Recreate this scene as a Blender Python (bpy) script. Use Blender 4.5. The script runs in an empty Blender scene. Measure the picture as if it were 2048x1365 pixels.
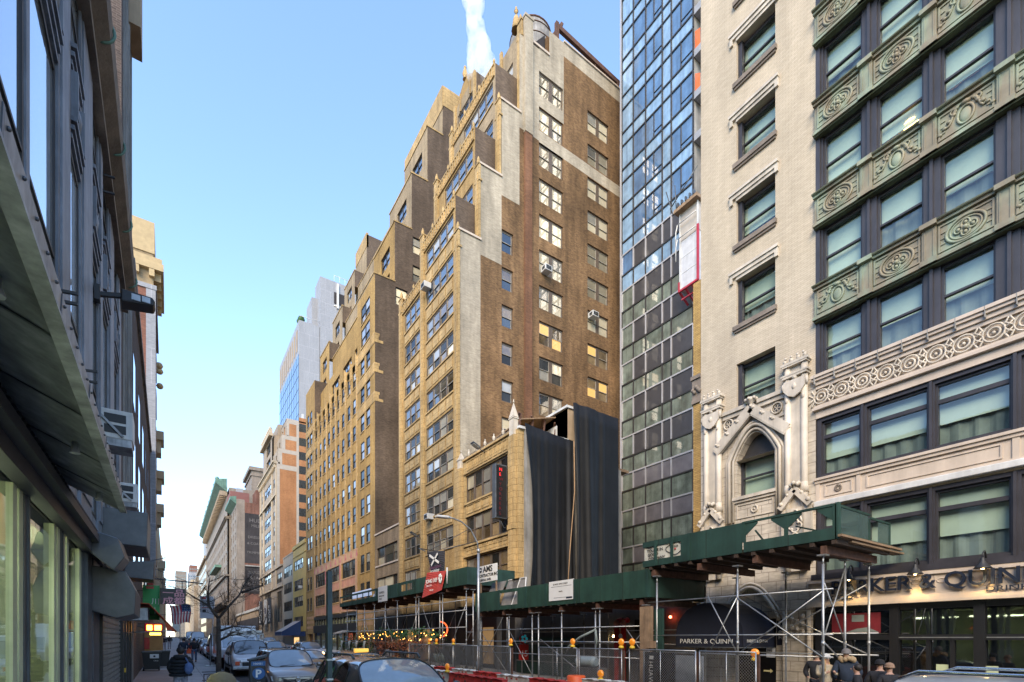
import bpy, bmesh, math, random
from mathutils import Vector, Matrix
R = random.Random(39)
C = bpy.context.scene.collection
PI = math.pi
V = Vector

# ---------------------------------------------------------------- helpers
class MB:
    """collects faces, builds ONE mesh object"""
    def __init__(s): s.v=[]; s.f=[]; s.m=[]; s.sm=[]
    def quad(s,a,b,c,d,m=0,sm=False):
        n=len(s.v); s.v+= [tuple(a),tuple(b),tuple(c),tuple(d)]; s.f.append((n,n+1,n+2,n+3)); s.m.append(m); s.sm.append(sm)
    def poly(s,pts,m=0):
        n=len(s.v); s.v+=[tuple(p) for p in pts]; s.f.append(tuple(range(n,n+len(pts)))); s.m.append(m); s.sm.append(False)
    def box(s,x0,x1,y0,y1,z0,z1,m=0):
        if x0>x1:x0,x1=x1,x0
        if y0>y1:y0,y1=y1,y0
        if z0>z1:z0,z1=z1,z0
        n=len(s.v)
        s.v+=[(x0,y0,z0),(x1,y0,z0),(x1,y1,z0),(x0,y1,z0),(x0,y0,z1),(x1,y0,z1),(x1,y1,z1),(x0,y1,z1)]
        for q in ((0,3,2,1),(4,5,6,7),(0,1,5,4),(1,2,6,5),(2,3,7,6),(3,0,4,7)):
            s.f.append(tuple(n+i for i in q)); s.m.append(m); s.sm.append(False)
        return s
    def bar(s,p,q,w,h=None,m=0,up=(0,0,1)):
        """rectangular bar from p to q"""
        h=h or w; p=V(p);q=V(q); d=(q-p)
        if d.length<1e-6:return s
        d.normalize(); u=V(up)
        if abs(d.dot(u))>.95:u=V((1,0,0))
        a=d.cross(u).normalized()*(w/2); b=a.cross(d).normalized()*(h/2)
        n=len(s.v)
        for e in (p,q):
            s.v+=[tuple(e-a-b),tuple(e+a-b),tuple(e+a+b),tuple(e-a+b)]
        for k in range(4):
            s.f.append((n+k,n+(k+1)%4,n+4+(k+1)%4,n+4+k)); s.m.append(m); s.sm.append(False)
        s.f.append((n+3,n+2,n+1,n)); s.f.append((n+4,n+5,n+6,n+7)); s.m+=[m,m]; s.sm+=[False,False]
        return s
    def tube(s,pts,r,n=8,m=0,cap=True,r2=None):
        pts=[V(p) for p in pts]; k0=len(s.v); L=len(pts); a=None
        for i,p in enumerate(pts):
            d=(pts[min(i+1,L-1)]-pts[max(i-1,0)]).normalized()
            if a is None:
                u=V((0,0,1)) if abs(d.z)<.9 else V((1,0,0))
                a=d.cross(u).normalized()
            else:
                a=(a-d*a.dot(d)).normalized()
            b=d.cross(a)
            rr=r if r2 is None else r+(r2-r)*i/(L-1)
            if isinstance(r,(list,tuple)): rr=r[i]
            for k in range(n):
                t=2*PI*k/n; s.v.append(tuple(p+(a*math.cos(t)+b*math.sin(t))*rr))
        for i in range(L-1):
            for k in range(n):
                s.f.append((k0+i*n+k,k0+i*n+(k+1)%n,k0+(i+1)*n+(k+1)%n,k0+(i+1)*n+k)); s.m.append(m); s.sm.append(True)
        if cap:
            s.f.append(tuple(k0+k for k in reversed(range(n)))); s.f.append(tuple(k0+(L-1)*n+k for k in range(n))); s.m+=[m,m]; s.sm+=[False,False]
        return s
    def lathe(s,c,prof,n=16,m=0,axis='z',sm=True):
        """prof list of (r,h)"""
        k0=len(s.v); c=V(c); L=len(prof)
        for r,h in prof:
            for k in range(n):
                t=2*PI*k/n; p=(r*math.cos(t),r*math.sin(t),h)
                if axis=='x': p=(p[2],p[0],p[1])
                if axis=='y': p=(p[0],p[2],p[1])
                s.v.append(tuple(c+V(p)))
        for i in range(L-1):
            for k in range(n):
                q=(k0+i*n+k,k0+i*n+(k+1)%n,k0+(i+1)*n+(k+1)%n,k0+(i+1)*n+k)
                if axis=='y': q=q[::-1]
                s.f.append(q); s.m.append(m); s.sm.append(sm)
        e0=tuple(k0+k for k in range(n)); e1=tuple(k0+(L-1)*n+k for k in range(n))
        if axis=='y': e0,e1=e0[::-1],e1[::-1]
        if prof[0][0]>1e-4: s.f.append(e0[::-1]); s.m.append(m); s.sm.append(False)
        if prof[-1][0]>1e-4: s.f.append(e1); s.m.append(m); s.sm.append(False)
        return s
    def prism(s,pts,d,m=0):
        """closed outline pts (3D) extruded by vector d"""
        d=V(d); n=len(pts); k=len(s.v)
        s.v+=[tuple(p) for p in pts]+[tuple(V(p)+d) for p in pts]
        s.f.append(tuple(k+i for i in range(n))); s.f.append(tuple(k+n+i for i in reversed(range(n))))
        s.m+=[m,m]; s.sm+=[False,False]
        for i in range(n):
            j=(i+1)%n; s.f.append((k+i,k+n+i,k+n+j,k+j)); s.m.append(m); s.sm.append(False)
        return s
    def ball(s,c,r,n=10,m=0,sc=(1,1,1)):
        k0=len(s.v); h=max(4,n//2)
        for i in range(h+1):
            a=PI*i/h
            for k in range(n):
                t=2*PI*k/n
                s.v.append((c[0]+r*sc[0]*math.sin(a)*math.cos(t),c[1]+r*sc[1]*math.sin(a)*math.sin(t),c[2]-r*sc[2]*math.cos(a)))
        for i in range(h):
            for k in range(n):
                s.f.append((k0+i*n+k,k0+i*n+(k+1)%n,k0+(i+1)*n+(k+1)%n,k0+(i+1)*n+k)); s.m.append(m); s.sm.append(True)
        return s
    def ring(s,c,R0,r,axis='x',n=20,k=6,m=0,a0=0,a1=2*PI,ex=(1,1)):
        """torus arc whose axis is given"""
        pts=[]
        for i in range(n+1):
            t=a0+(a1-a0)*i/n; a=R0*math.cos(t)*ex[0]; b=R0*math.sin(t)*ex[1]
            pts.append({'x':(c[0],c[1]+a,c[2]+b),'y':(c[0]+a,c[1],c[2]+b),'z':(c[0]+a,c[1]+b,c[2])}[axis])
        return s.tube(pts,r,k,m,cap=(abs(a1-a0)<6.2))
    # walls with openings ------------------------------------------------
    def _grid(s,P,a0,a1,z0,z1,holes,inw,m,mr,flip):
        us=sorted({a0,a1}|{min(max(h[i],a0),a1) for h in holes for i in (0,1)})
        zs=sorted({z0,z1}|{min(max(h[i],z0),z1) for h in holes for i in (2,3)})
        for i in range(len(us)-1):
            j=0
            while j<len(zs)-1:
                uc=(us[i]+us[i+1])/2
                inh=lambda k: any(h[0]<uc<h[1] and h[2]<(zs[k]+zs[k+1])/2<h[3] for h in holes)
                if inh(j): j+=1; continue
                k=j
                while k<len(zs)-1 and not inh(k): k+=1
                q=[P(us[i],zs[j],0),P(us[i+1],zs[j],0),P(us[i+1],zs[k],0),P(us[i],zs[k],0)]
                s.quad(*(q[::-1] if flip else q),m=m); j=k
        for h in holes:
            b0,b1,w0,w1=h[:4]
            c=[(b0,w0),(b1,w0),(b1,w1),(b0,w1)]
            for e in range(4):
                p,q=c[e],c[(e+1)%4]
                r=[P(p[0],p[1],0),P(q[0],q[1],0),P(q[0],q[1],inw),P(p[0],p[1],inw)]
                s.quad(*(r if flip else r[::-1]),m=mr)
    def wall_x(s,x,nx,y0,y1,z0,z1,holes=(),depth=.25,m=0,mr=None):
        """wall plane at x facing nx (-1 or +1), openings recessed"""
        s._grid(lambda u,z,d:(x-nx*d,u,z),y0,y1,z0,z1,list(holes),depth,m,m if mr is None else mr,nx<0); return s
    def wall_y(s,y,ny,x0,x1,z0,z1,holes=(),depth=.25,m=0,mr=None):
        s._grid(lambda u,z,d:(u,y-ny*d,z),x0,x1,z0,z1,list(holes),depth,m,m if mr is None else mr,ny>0); return s
    def mesh(s,name,mats):
        me=bpy.data.meshes.new(name); me.from_pydata(s.v,[],s.f)
        for mt in (mats if isinstance(mats,(list,tuple)) else [mats]): me.materials.append(mt)
        me.polygons.foreach_set('material_index',s.m); me.polygons.foreach_set('use_smooth',s.sm); me.update()
        return me
    def build(s,name,mats,parent=None,bevel=0,fix=False):
        me=s.mesh(name,mats)
        if fix:
            bm=bmesh.new(); bm.from_mesh(me); bmesh.ops.remove_doubles(bm,verts=bm.verts,dist=1e-4)
            bmesh.ops.recalc_face_normals(bm,faces=bm.faces); bm.to_mesh(me); bm.free()
        return link(name,me,parent,bevel)
    def pieces(s,name,mats,parent,gap=.06):
        """build every separate piece as an object of its own"""
        n=len(s.v); par=list(range(n))
        def fd(a):
            while par[a]!=a: par[a]=par[par[a]]; a=par[a]
            return a
        for f in s.f:
            for q in f[1:]: par[fd(f[0])]=fd(q)
        isl={}
        for i,f in enumerate(s.f): isl.setdefault(fd(f[0]),[]).append(i)
        G=[]
        for fs in isl.values():
            P=[s.v[k] for i in fs for k in s.f[i]]; lo=[min(q[a] for q in P)-gap for a in range(3)]; hi=[max(q[a] for q in P)+gap for a in range(3)]; G.append([fs,lo,hi])
        ch=True
        while ch:
            ch=False
            for a in range(len(G)):
                b_=a+1
                while b_<len(G):
                    A,B=G[a],G[b_]
                    if all(A[1][k]<=B[2][k] and B[1][k]<=A[2][k] for k in range(3)):
                        G[a]=[A[0]+B[0],[min(A[1][k],B[1][k]) for k in range(3)],[max(A[2][k],B[2][k]) for k in range(3)]]; G.pop(b_); ch=True
                    else: b_+=1
        for fs,_,_ in G:
            m=MB(); mp={}
            for i in fs:
                q=[]
                for k in s.f[i]:
                    if k not in mp: mp[k]=len(m.v); m.v.append(s.v[k])
                    q.append(mp[k])
                m.f.append(tuple(q)); m.m.append(s.m[i]); m.sm.append(s.sm[i])
            m.build(name,mats,parent)
def link(name,data,parent=None,bevel=0):
    o=bpy.data.objects.new(name,data); C.objects.link(o)
    if parent is not None: attach(o,parent)
    if bevel:
        b=o.modifiers.new('bev','BEVEL'); b.width=bevel; b.segments=2; b.limit_method='ANGLE'
    return o
def basis(o): return Matrix.LocRotScale(o.location,o.rotation_euler,o.scale)
def world(o):
    m=basis(o)
    return m if o.parent is None else world(o.parent) @ o.matrix_parent_inverse @ m
def attach(o,parent):
    """parent without moving: everything is modelled in place"""
    o.parent=parent; o.matrix_parent_inverse=world(parent).inverted()
def thing(name,label,cat,loc=(0,0,0),group=None):
    o=bpy.data.objects.new(name,None); C.objects.link(o); o.location=loc; o.empty_display_size=.2
    o['label']=label; o['category']=cat
    if group:o['group']=group
    return o
def tag(o,label,cat,group=None):
    o['label']=label; o['category']=cat
    if group:o['group']=group
    return o
def struct(name,mb,m,kind='structure'):
    o=mb.build(name,m); o['kind']=kind; return o
def dup(root,loc,rotz=None,label=None,group=None):
    r=root.copy(); C.objects.link(r); r.location=loc
    if rotz is not None: r.rotation_euler=(0,0,rotz)
    if label:r['label']=label
    if group:r['group']=group
    def rec(a,b):
        for ch in list(a.children):
            c=ch.copy(); C.objects.link(c); c.parent=b; c.matrix_parent_inverse=ch.matrix_parent_inverse.copy(); rec(ch,c)
    rec(root,r); return r
def text(name,s,size,mat,loc,rot,parent=None,ext=.01,align='LEFT',sx=1.0,font=None,bold=0.0):
    cu=bpy.data.curves.new(name,'FONT'); cu.body=s; cu.size=size; cu.extrude=ext; cu.align_x=align; cu.offset=bold
    cu.resolution_u=3
    cu.materials.append(mat); to=bpy.data.objects.new(name,cu); C.objects.link(to)
    me=bpy.data.meshes.new_from_object(to); bpy.data.objects.remove(to); me.name=name
    o=bpy.data.objects.new(name,me); C.objects.link(o)
    o.location=loc; o.rotation_euler=rot; o.scale=(sx,1,1)
    if parent is not None: attach(o,parent)
    return o
# text rotations: facing -x (right side of the street), facing -y (towards camera)
FX=(PI/2,0,-PI/2); FY=(PI/2,0,0); FXP=(PI/2,0,PI/2)
def gz(y):
    """gentle rise of the street away from the camera"""
    return .012*(min(max(y,25),250)-25)

# ---------------------------------------------------------------- materials
def nt(name):
    m=bpy.data.materials.new(name); m.use_nodes=True; t=m.node_tree
    b=t.nodes['Principled BSDF']; return m,t,b
def N(t,ty,**k):
    n=t.nodes.new(ty)
    for a,v in k.items():
        if a[0]=='i': n.inputs[a[1:].replace('_',' ')].default_value=v
        else: setattr(n,a,v)
    return n
def rgba(c): return (c[0],c[1],c[2],1)
def pos(t,world=True):
    if world: return N(t,'ShaderNodeNewGeometry').outputs['Position']
    return N(t,'ShaderNodeTexCoord').outputs['Object']
def vary(t,b,col,vec,scale,amt,detail=5,stretch=None,c2=None):
    """multiply a base colour (socket or tuple) by noise of amount amt"""
    nz=N(t,'ShaderNodeTexNoise'); nz.inputs['Scale'].default_value=scale; nz.inputs['Detail'].default_value=detail
    nz.inputs['Roughness'].default_value=.65
    if stretch:
        mp=N(t,'ShaderNodeMapping'); mp.inputs['Scale'].default_value=stretch; t.links.new(vec,mp.inputs[0]); vec=mp.outputs[0]
    t.links.new(vec,nz.inputs['Vector'])
    rp=N(t,'ShaderNodeValToRGB'); rp.color_ramp.elements[0].position=.3; rp.color_ramp.elements[1].position=.7
    rp.color_ramp.elements[0].color=(1-amt,1-amt,1-amt,1) if c2 is None else rgba(c2); rp.color_ramp.elements[1].color=(1+amt*.35,1+amt*.35,1+amt*.35,1)
    t.links.new(nz.outputs['Fac'],rp.inputs[0])
    mx=N(t,'ShaderNodeMix',data_type='RGBA',blend_type='MULTIPLY'); mx.inputs['Factor'].default_value=1
    if isinstance(col,(tuple,list)): mx.inputs[6].default_value=rgba(col)
    else: t.links.new(col,mx.inputs[6])
    t.links.new(rp.outputs[0],mx.inputs[7]); return mx.outputs[2]
def bumpit(t,b,sock,dist=.01,st=.5):
    bp=N(t,'ShaderNodeBump'); bp.inputs['Distance'].default_value=dist; bp.inputs['Strength'].default_value=st
    t.links.new(sock,bp.inputs['Height']); t.links.new(bp.outputs[0],b.inputs['Normal'])
def mat(name,col,rough=.7,metal=0,amt=.25,scale=2.0,streak=None,world=True,spec=None,coat=0,bump=0,emit=None,es=1,fine=0):
    m,t,b=nt(name); b.inputs['Roughness'].default_value=rough; b.inputs['Metallic'].default_value=metal
    if spec is not None: b.inputs['Specular IOR Level'].default_value=spec
    if coat: b.inputs['Coat Weight'].default_value=coat; b.inputs['Coat Roughness'].default_value=.04
    c=tuple(col); v=pos(t,world)
    if amt>0: c=vary(t,b,c,v,scale,amt)
    if streak: c=vary(t,b,c,v,streak[0],streak[1],stretch=(1,1,.08))
    if fine: c=vary(t,b,c,v,scale*14,fine,detail=3)
    if isinstance(c,tuple): b.inputs['Base Color'].default_value=rgba(c)
    else: t.links.new(c,b.inputs['Base Color'])
    if bump:
        nz=N(t,'ShaderNodeTexNoise'); nz.inputs['Scale'].default_value=scale*10; t.links.new(v,nz.inputs['Vector']); bumpit(t,b,nz.outputs['Fac'],bump)
    if emit: b.inputs['Emission Color'].default_value=rgba(emit); b.inputs['Emission Strength'].default_value=es
    return m
def facevec(t):
    g=N(t,'ShaderNodeNewGeometry'); sp=N(t,'ShaderNodeSeparateXYZ'); t.links.new(g.outputs['Position'],sp.inputs[0])
    sn=N(t,'ShaderNodeSeparateXYZ'); t.links.new(g.outputs['True Normal'],sn.inputs[0])
    ab=N(t,'ShaderNodeMath',operation='ABSOLUTE'); t.links.new(sn.outputs[0],ab.inputs[0])
    gt=N(t,'ShaderNodeMath',operation='GREATER_THAN'); gt.inputs[1].default_value=.5; t.links.new(ab.outputs[0],gt.inputs[0])
    mx=N(t,'ShaderNodeMix',data_type='FLOAT'); t.links.new(gt.outputs[0],mx.inputs[0]); t.links.new(sp.outputs[0],mx.inputs[2]); t.links.new(sp.outputs[1],mx.inputs[3])
    cb=N(t,'ShaderNodeCombineXYZ'); t.links.new(mx.outputs[0],cb.inputs[0]); t.links.new(sp.outputs[2],cb.inputs[1])
    return cb.outputs[0],g.outputs['Position']
def brick(name,c1,c2,mortar,w=.21,h=.07,dirt=.3,dscale=.35,streak=.25,ms=.009,bump=.006,rough=.85,offset=.5,fine=.22):
    m,t,b=nt(name); v,p=facevec(t); b.inputs['Roughness'].default_value=rough; b.inputs['Specular IOR Level'].default_value=.2
    br=N(t,'ShaderNodeTexBrick'); br.inputs['Scale'].default_value=1; br.inputs['Brick Width'].default_value=w; br.inputs['Row Height'].default_value=h
    br.inputs['Mortar Size'].default_value=ms; br.inputs['Color1'].default_value=rgba(c1); br.inputs['Color2'].default_value=rgba(c2); br.inputs['Mortar'].default_value=rgba(mortar)
    br.offset=offset; br.inputs['Bias'].default_value=-.1
    t.links.new(v,br.inputs['Vector'])
    c=vary(t,b,br.outputs['Color'],p,dscale,dirt)
    c=vary(t,b,c,p,1.3,streak,stretch=(1,1,.12))
    c=vary(t,b,c,p,9,fine,detail=2,stretch=(.35,.35,1.6))
    t.links.new(c,b.inputs['Base Color'])
    if bump: bumpit(t,b,br.outputs['Fac'],bump,-.6)
    return m
def blocks(name,c,w=.6,h=.35,joint=None,dirt=.25,streak=.25,rough=.65,ms=.012):
    j=joint or tuple(x*.45 for x in c)
    return brick(name,c,tuple(x*.93 for x in c),j,w,h,dirt,.5,streak,ms,.008,rough)
def glass_dark(name,col=(.015,.02,.025),rough=.04,amt=.3,spec=.9,tint=None):
    """pane of an unlit room: dark behind, mirror-like in front, slightly wavy"""
    m,t,b=nt(name); b.inputs['Roughness'].default_value=rough; b.inputs['Specular IOR Level'].default_value=spec
    b.inputs['Coat Weight'].default_value=1; b.inputs['Coat Roughness'].default_value=.02; b.inputs['Coat IOR'].default_value=1.6
    oi=N(t,'ShaderNodeObjectInfo'); v=pos(t)
    c=vary(t,b,col,v,.8,amt)
    hs=N(t,'ShaderNodeHueSaturation'); mp=N(t,'ShaderNodeMapRange'); mp.inputs[3].default_value=.4; mp.inputs[4].default_value=2.2
    t.links.new(oi.outputs['Random'],mp.inputs[0]); t.links.new(mp.outputs[0],hs.inputs['Value']); t.links.new(c,hs.inputs['Color'])
    t.links.new(hs.outputs[0],b.inputs['Base Color'])
    nz=N(t,'ShaderNodeTexNoise'); nz.inputs['Scale'].default_value=1.1; t.links.new(v,nz.inputs['Vector']); bumpit(t,b,nz.outputs['Fac'],.02,.12)
    return m
def glass_clear(name,tint=(.86,.93,.9),rough=.0,ior=1.5):
    m=bpy.data.materials.new(name); m.use_nodes=True; t=m.node_tree; t.nodes.clear()
    o=N(t,'ShaderNodeOutputMaterial'); tr=N(t,'ShaderNodeBsdfTransparent'); gl=N(t,'ShaderNodeBsdfGlossy'); mx=N(t,'ShaderNodeMixShader')
    tr.inputs[0].default_value=rgba(tint); gl.inputs['Roughness'].default_value=.02
    fr=N(t,'ShaderNodeFresnel'); gg=N(t,'ShaderNodeNewGeometry'); im=N(t,'ShaderNodeMix',data_type='FLOAT'); im.inputs[2].default_value=ior; im.inputs[3].default_value=1/ior; t.links.new(gg.outputs['Backfacing'],im.inputs[0]); t.links.new(im.outputs[0],fr.inputs[0])
    ma=N(t,'ShaderNodeMath',operation='MULTIPLY_ADD'); ma.inputs[1].default_value=1.3; ma.inputs[2].default_value=.04; t.links.new(fr.outputs[0],ma.inputs[0])
    g=N(t,'ShaderNodeNewGeometry'); nz=N(t,'ShaderNodeTexNoise'); nz.inputs['Scale'].default_value=.9; t.links.new(g.outputs['Position'],nz.inputs['Vector'])
    bp=N(t,'ShaderNodeBump'); bp.inputs['Distance'].default_value=.02; bp.inputs['Strength'].default_value=.12; t.links.new(nz.outputs['Fac'],bp.inputs['Height']); t.links.new(bp.outputs[0],gl.inputs['Normal'])
    t.links.new(ma.outputs[0],mx.inputs[0]); t.links.new(tr.outputs[0],mx.inputs[1]); t.links.new(gl.outputs[0],mx.inputs[2]); t.links.new(mx.outputs[0],o.inputs[0])
    return m
def seethrough(name,col,alpha,rough=.8,scale=None):
    """netting / chain-link fabric: partly open cloth"""
    m=bpy.data.materials.new(name); m.use_nodes=True; t=m.node_tree; b=t.nodes['Principled BSDF']; o=t.nodes['Material Output']
    b.inputs['Base Color'].default_value=rgba(col); b.inputs['Roughness'].default_value=rough
    tr=N(t,'ShaderNodeBsdfTransparent'); mx=N(t,'ShaderNodeMixShader'); v=pos(t)
    nz=N(t,'ShaderNodeTexNoise'); nz.inputs['Scale'].default_value=1.5; t.links.new(v,nz.inputs['Vector'])
    mp=N(t,'ShaderNodeMapRange'); mp.inputs[1].default_value=.3; mp.inputs[2].default_value=.7; mp.inputs[3].default_value=max(0,alpha-.12); mp.inputs[4].default_value=min(1,alpha+.12)
    t.links.new(nz.outputs['Fac'],mp.inputs[0]); t.links.new(mp.outputs[0],mx.inputs[0]); t.links.new(tr.outputs[0],mx.inputs[1]); t.links.new(b.outputs[0],mx.inputs[2]); t.links.new(mx.outputs[0],o.inputs[0])
    return m

M={}
M['cream_brick']=brick('cream_brick',(.55,.465,.35),(.50,.42,.31),(.39,.325,.245),.21,.072,.12,.3,.16,.006,.002,fine=.10)
M['terra']=blocks('terra_cotta_blocks',(.60,.53,.43),.55,.36,(.3,.25,.2),.2,.28)
M['terra_plain']=mat('terra_cotta',(.60,.53,.43),.6,amt=.28,scale=1.2,streak=(2.5,.3))
M['lime']=mat('limestone_band',(.56,.47,.38),.7,amt=.16,scale=1.0,streak=(3,.15))
M['patina']=None
M['iron']=mat('black_painted_iron',(.040,.037,.044),.5,amt=.35,scale=1.5,streak=(3,.3))
M['black']=mat('black_shopfront_paint',(.012,.012,.014),.4,amt=.2,scale=2)
M['gold_brick']=brick('buff_facade_brick',(.53,.36,.155),(.43,.275,.11),(.28,.185,.085),.2,.07,.28,.25,.35,.009)
M['gold_terra']=blocks('buff_terra_cotta',(.56,.39,.18),.62,.4,(.2,.13,.06),.28,.35)
M['cream_paint']=brick('cream_painted_brick',(.50,.44,.34),(.45,.39,.295),(.37,.32,.25),.21,.072,.26,.35,.34,.007,.003)
M['brown_brick']=brick('brown_side_brick',(.31,.185,.088),(.165,.095,.05),(.21,.135,.075),.21,.072,.5,.22,.45,.009)
M['rust_brick']=brick('rust_brick',(.25,.12,.065),(.17,.085,.05),(.17,.1,.065),.21,.072,.3,.3,.3,.009)
M['umber_brick']=brick('umber_brick',(.52,.34,.12),(.41,.26,.092),(.27,.175,.08),.21,.075,.3,.18,.3,.009)
M['drab_brick']=brick('drab_upper_brick',(.43,.335,.215),(.34,.26,.165),(.25,.195,.13),.2,.075,.32,.2,.35,.008)
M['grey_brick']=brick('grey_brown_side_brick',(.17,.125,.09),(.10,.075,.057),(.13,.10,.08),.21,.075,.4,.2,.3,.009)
M['orange_brick']=brick('orange_brick',(.50,.235,.10),(.40,.17,.075),(.36,.2,.11),.22,.075,.22,.2,.2,.009)
M['red_brick']=brick('red_brick',(.27,.10,.065),(.19,.07,.05),(.25,.17,.13),.21,.075,.25,.3,.2,.01)
M['dark_brick']=brick('dark_street_brick',(.115,.085,.072),(.07,.052,.047),(.16,.13,.115),.22,.085,.25,.3,.2,.012)
M['cream_stucco']=mat('cream_stucco',(.46,.38,.27),.8,amt=.12,scale=.6,streak=(2,.15))
M['yellow_paint']=mat('yellow_facade_paint',(.62,.42,.10),.7,amt=.12,scale=.6,streak=(2,.15))
M['tan_stucco']=mat('tan_stucco',(.42,.31,.2),.8,amt=.25,scale=.6,streak=(2,.3))
M['grey_stone']=blocks('grey_stone',(.27,.225,.185),1.4,.7,(.28,.23,.19),.22,.25)
M['pale_stone']=blocks('pale_stone',(.37,.295,.215),1.2,.6,(.36,.29,.22),.2,.2)
M['ad_black']=mat('weathered_black_wall_paint',(.035,.030,.032),.85,amt=.45,scale=.5,streak=(1.5,.35))
M['white_panel']=blocks('white_cladding',(.32,.33,.355),2.6,3.2,(.42,.42,.46),.06,.08,.5,.03)
M['copper_green']=mat('green_copper',(.12,.24,.18),.6,amt=.45,scale=.8,streak=(2,.4))
M['concrete']=mat('weathered_concrete',(.30,.29,.27),.85,amt=.35,scale=.9,streak=(2,.4),bump=.01)
M['tarp']=mat('black_tarpaulin',(.0105,.011,.012),.6,amt=.5,scale=.8,streak=(1.8,.55),spec=.3)
M['plywood']=mat('green_painted_plywood',(.021,.062,.042),.6,amt=.4,scale=1.2,streak=(3,.35))
M['plywood2']=mat('dark_green_plywood',(.018,.055,.042),.6,amt=.4,scale=1.2,streak=(3,.35))
M['deck']=mat('dark_deck_timber',(.05,.032,.022),.85,amt=.5,scale=2)
M['rawwood']=mat('raw_timber',(.30,.20,.12),.8,amt=.35,scale=3,streak=(6,.3))
M['steel']=mat('galvanised_steel',(.42,.43,.43),.42,metal=.75,amt=.35,scale=4)
M['dsteel']=mat('dark_steel',(.10,.11,.12),.5,metal=.4,amt=.4,scale=2)
M['rusty']=mat('rusty_steel',(.12,.06,.04),.8,amt=.6,scale=6)
M['white_metal']=mat('white_painted_metal',(.62,.62,.60),.45,amt=.2,scale=2,streak=(3,.2))
M['asphalt']=mat('asphalt',(.052,.052,.055),.85,amt=.45,scale=.5,fine=.35,bump=.004)
M['paving']=None
M['kerb']=mat('steel_faced_kerb',(.22,.21,.2),.75,amt=.3,scale=1.5)
M['winframe']=mat('brown_window_frame',(.115,.085,.06),.5,amt=.3,scale=2)
M['darkframe']=mat('dark_window_frame',(.03,.027,.025),.5,amt=.3,scale=2)
M['lightframe']=mat('grey_window_sash',(.33,.30,.25),.5,amt=.25,scale=2)
M['pane']=glass_dark('dark_pane',(.030,.033,.034))
M['pane_flat']=glass_dark('flat_dark_pane',(.022,.022,.02),.12,.4,.25)
for _n in M['pane_flat'].node_tree.nodes:
    if _n.type=='BSDF_PRINCIPLED': _n.inputs['Coat Weight'].default_value=.12
M['pane_warm']=glass_dark('warm_pane',(.16,.115,.06),amt=.6)
M['blind']=glass_dark('blind_behind_pane',(.42,.37,.26),amt=.25)
M['blind2']=glass_dark('grey_blind_behind_pane',(.20,.19,.16),amt=.3)
M['lit']=mat('lit_office_pane',(.1,.07,.03),.1,amt=.5,scale=1.2,coat=1,emit=(1,.58,.18),es=.28)
M['sky_pane']=glass_dark('sky_reflecting_pane',(.05,.07,.10))
M['clear']=glass_clear('clear_glass')
M['hotelblind']=mat('pale_green_roller_blind',(.46,.53,.44),.8,amt=.12,scale=1.2)
M['curtain']=mat('grey_curtain',(.20,.235,.22),.85,amt=.3,scale=1.5)
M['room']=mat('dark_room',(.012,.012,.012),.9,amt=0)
M['rubber']=mat('tyre_rubber',(.014,.014,.015),.8,amt=.3,scale=6)
M['rim']=mat('alloy_rim',(.45,.46,.47),.3,metal=.8,amt=.15)
M['chrome']=mat('chrome_trim',(.6,.6,.6),.15,metal=1,amt=0)
M['plastic_black']=mat('black_plastic',(.018,.018,.019),.5,amt=.2)
M['red']=mat('red_paint',(.45,.025,.02),.45,amt=.3,scale=2)
M['amber']=mat('amber_lens',(.85,.28,.02),.25,amt=.1,coat=.6,emit=(1,.3,.02),es=.06)
M['yellow']=mat('yellow_plastic',(.75,.48,.03),.45,amt=.2)
M['bar_red']=mat('red_barrier_plastic',(.62,.05,.04),.5,amt=.35,scale=2.5,streak=(4,.3))
M['bar_white']=mat('white_barrier_plastic',(.76,.73,.66),.5,amt=.3,scale=2.5,streak=(4,.3))
M['orange']=mat('orange_plastic',(.75,.11,.02),.5,amt=.2)
M['white']=mat('white_board',(.72,.72,.70),.6,amt=.08)
M['ink']=mat('black_lettering',(.01,.01,.012),.6,amt=0)
M['wletter']=mat('white_lettering',(.75,.75,.72),.6,amt=0)
M['navy']=mat('navy_lettering',(.012,.018,.035),.4,amt=0)
M['navycloth']=mat('navy_awning_canvas',(.010,.013,.028),.8,amt=.3,scale=2)
M['bark']=mat('tree_bark',(.085,.066,.052),.9,amt=.5,scale=6,bump=.01)
M['leaf']=mat('green_leaves',(.03,.10,.02),.6,amt=.5,scale=6)
M['leaf_rust']=mat('rust_leaves',(.26,.075,.02),.6,amt=.5,scale=6)
M['netting']=seethrough('fence_netting',(.075,.08,.085),.72)
M['mesh']=seethrough('chain_link_mesh',(.30,.31,.32),.34)
M['orange_net']=seethrough('orange_safety_netting',(.75,.13,.02),.85)
M['greypaint']=mat('grey_plaster',(.13,.125,.12),.85,amt=.3,scale=.8,streak=(2,.3))
M['brownstone']=mat('brownstone_cornice',(.21,.17,.135),.8,amt=.45,scale=1.5,bump=.02)
M['ironblue']=mat('blue_grey_cast_iron',(.22,.245,.29),.5,amt=.4,scale=2,streak=(4,.4))
M['sheet']=mat('galvanised_sheet',(.42,.43,.44),.45,metal=.3,amt=.6,scale=2.5,streak=(5,.5))
M['sheet_dark']=mat('dark_bent_sheet',(.095,.10,.108),.4,metal=.35,amt=.4,scale=2)

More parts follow.
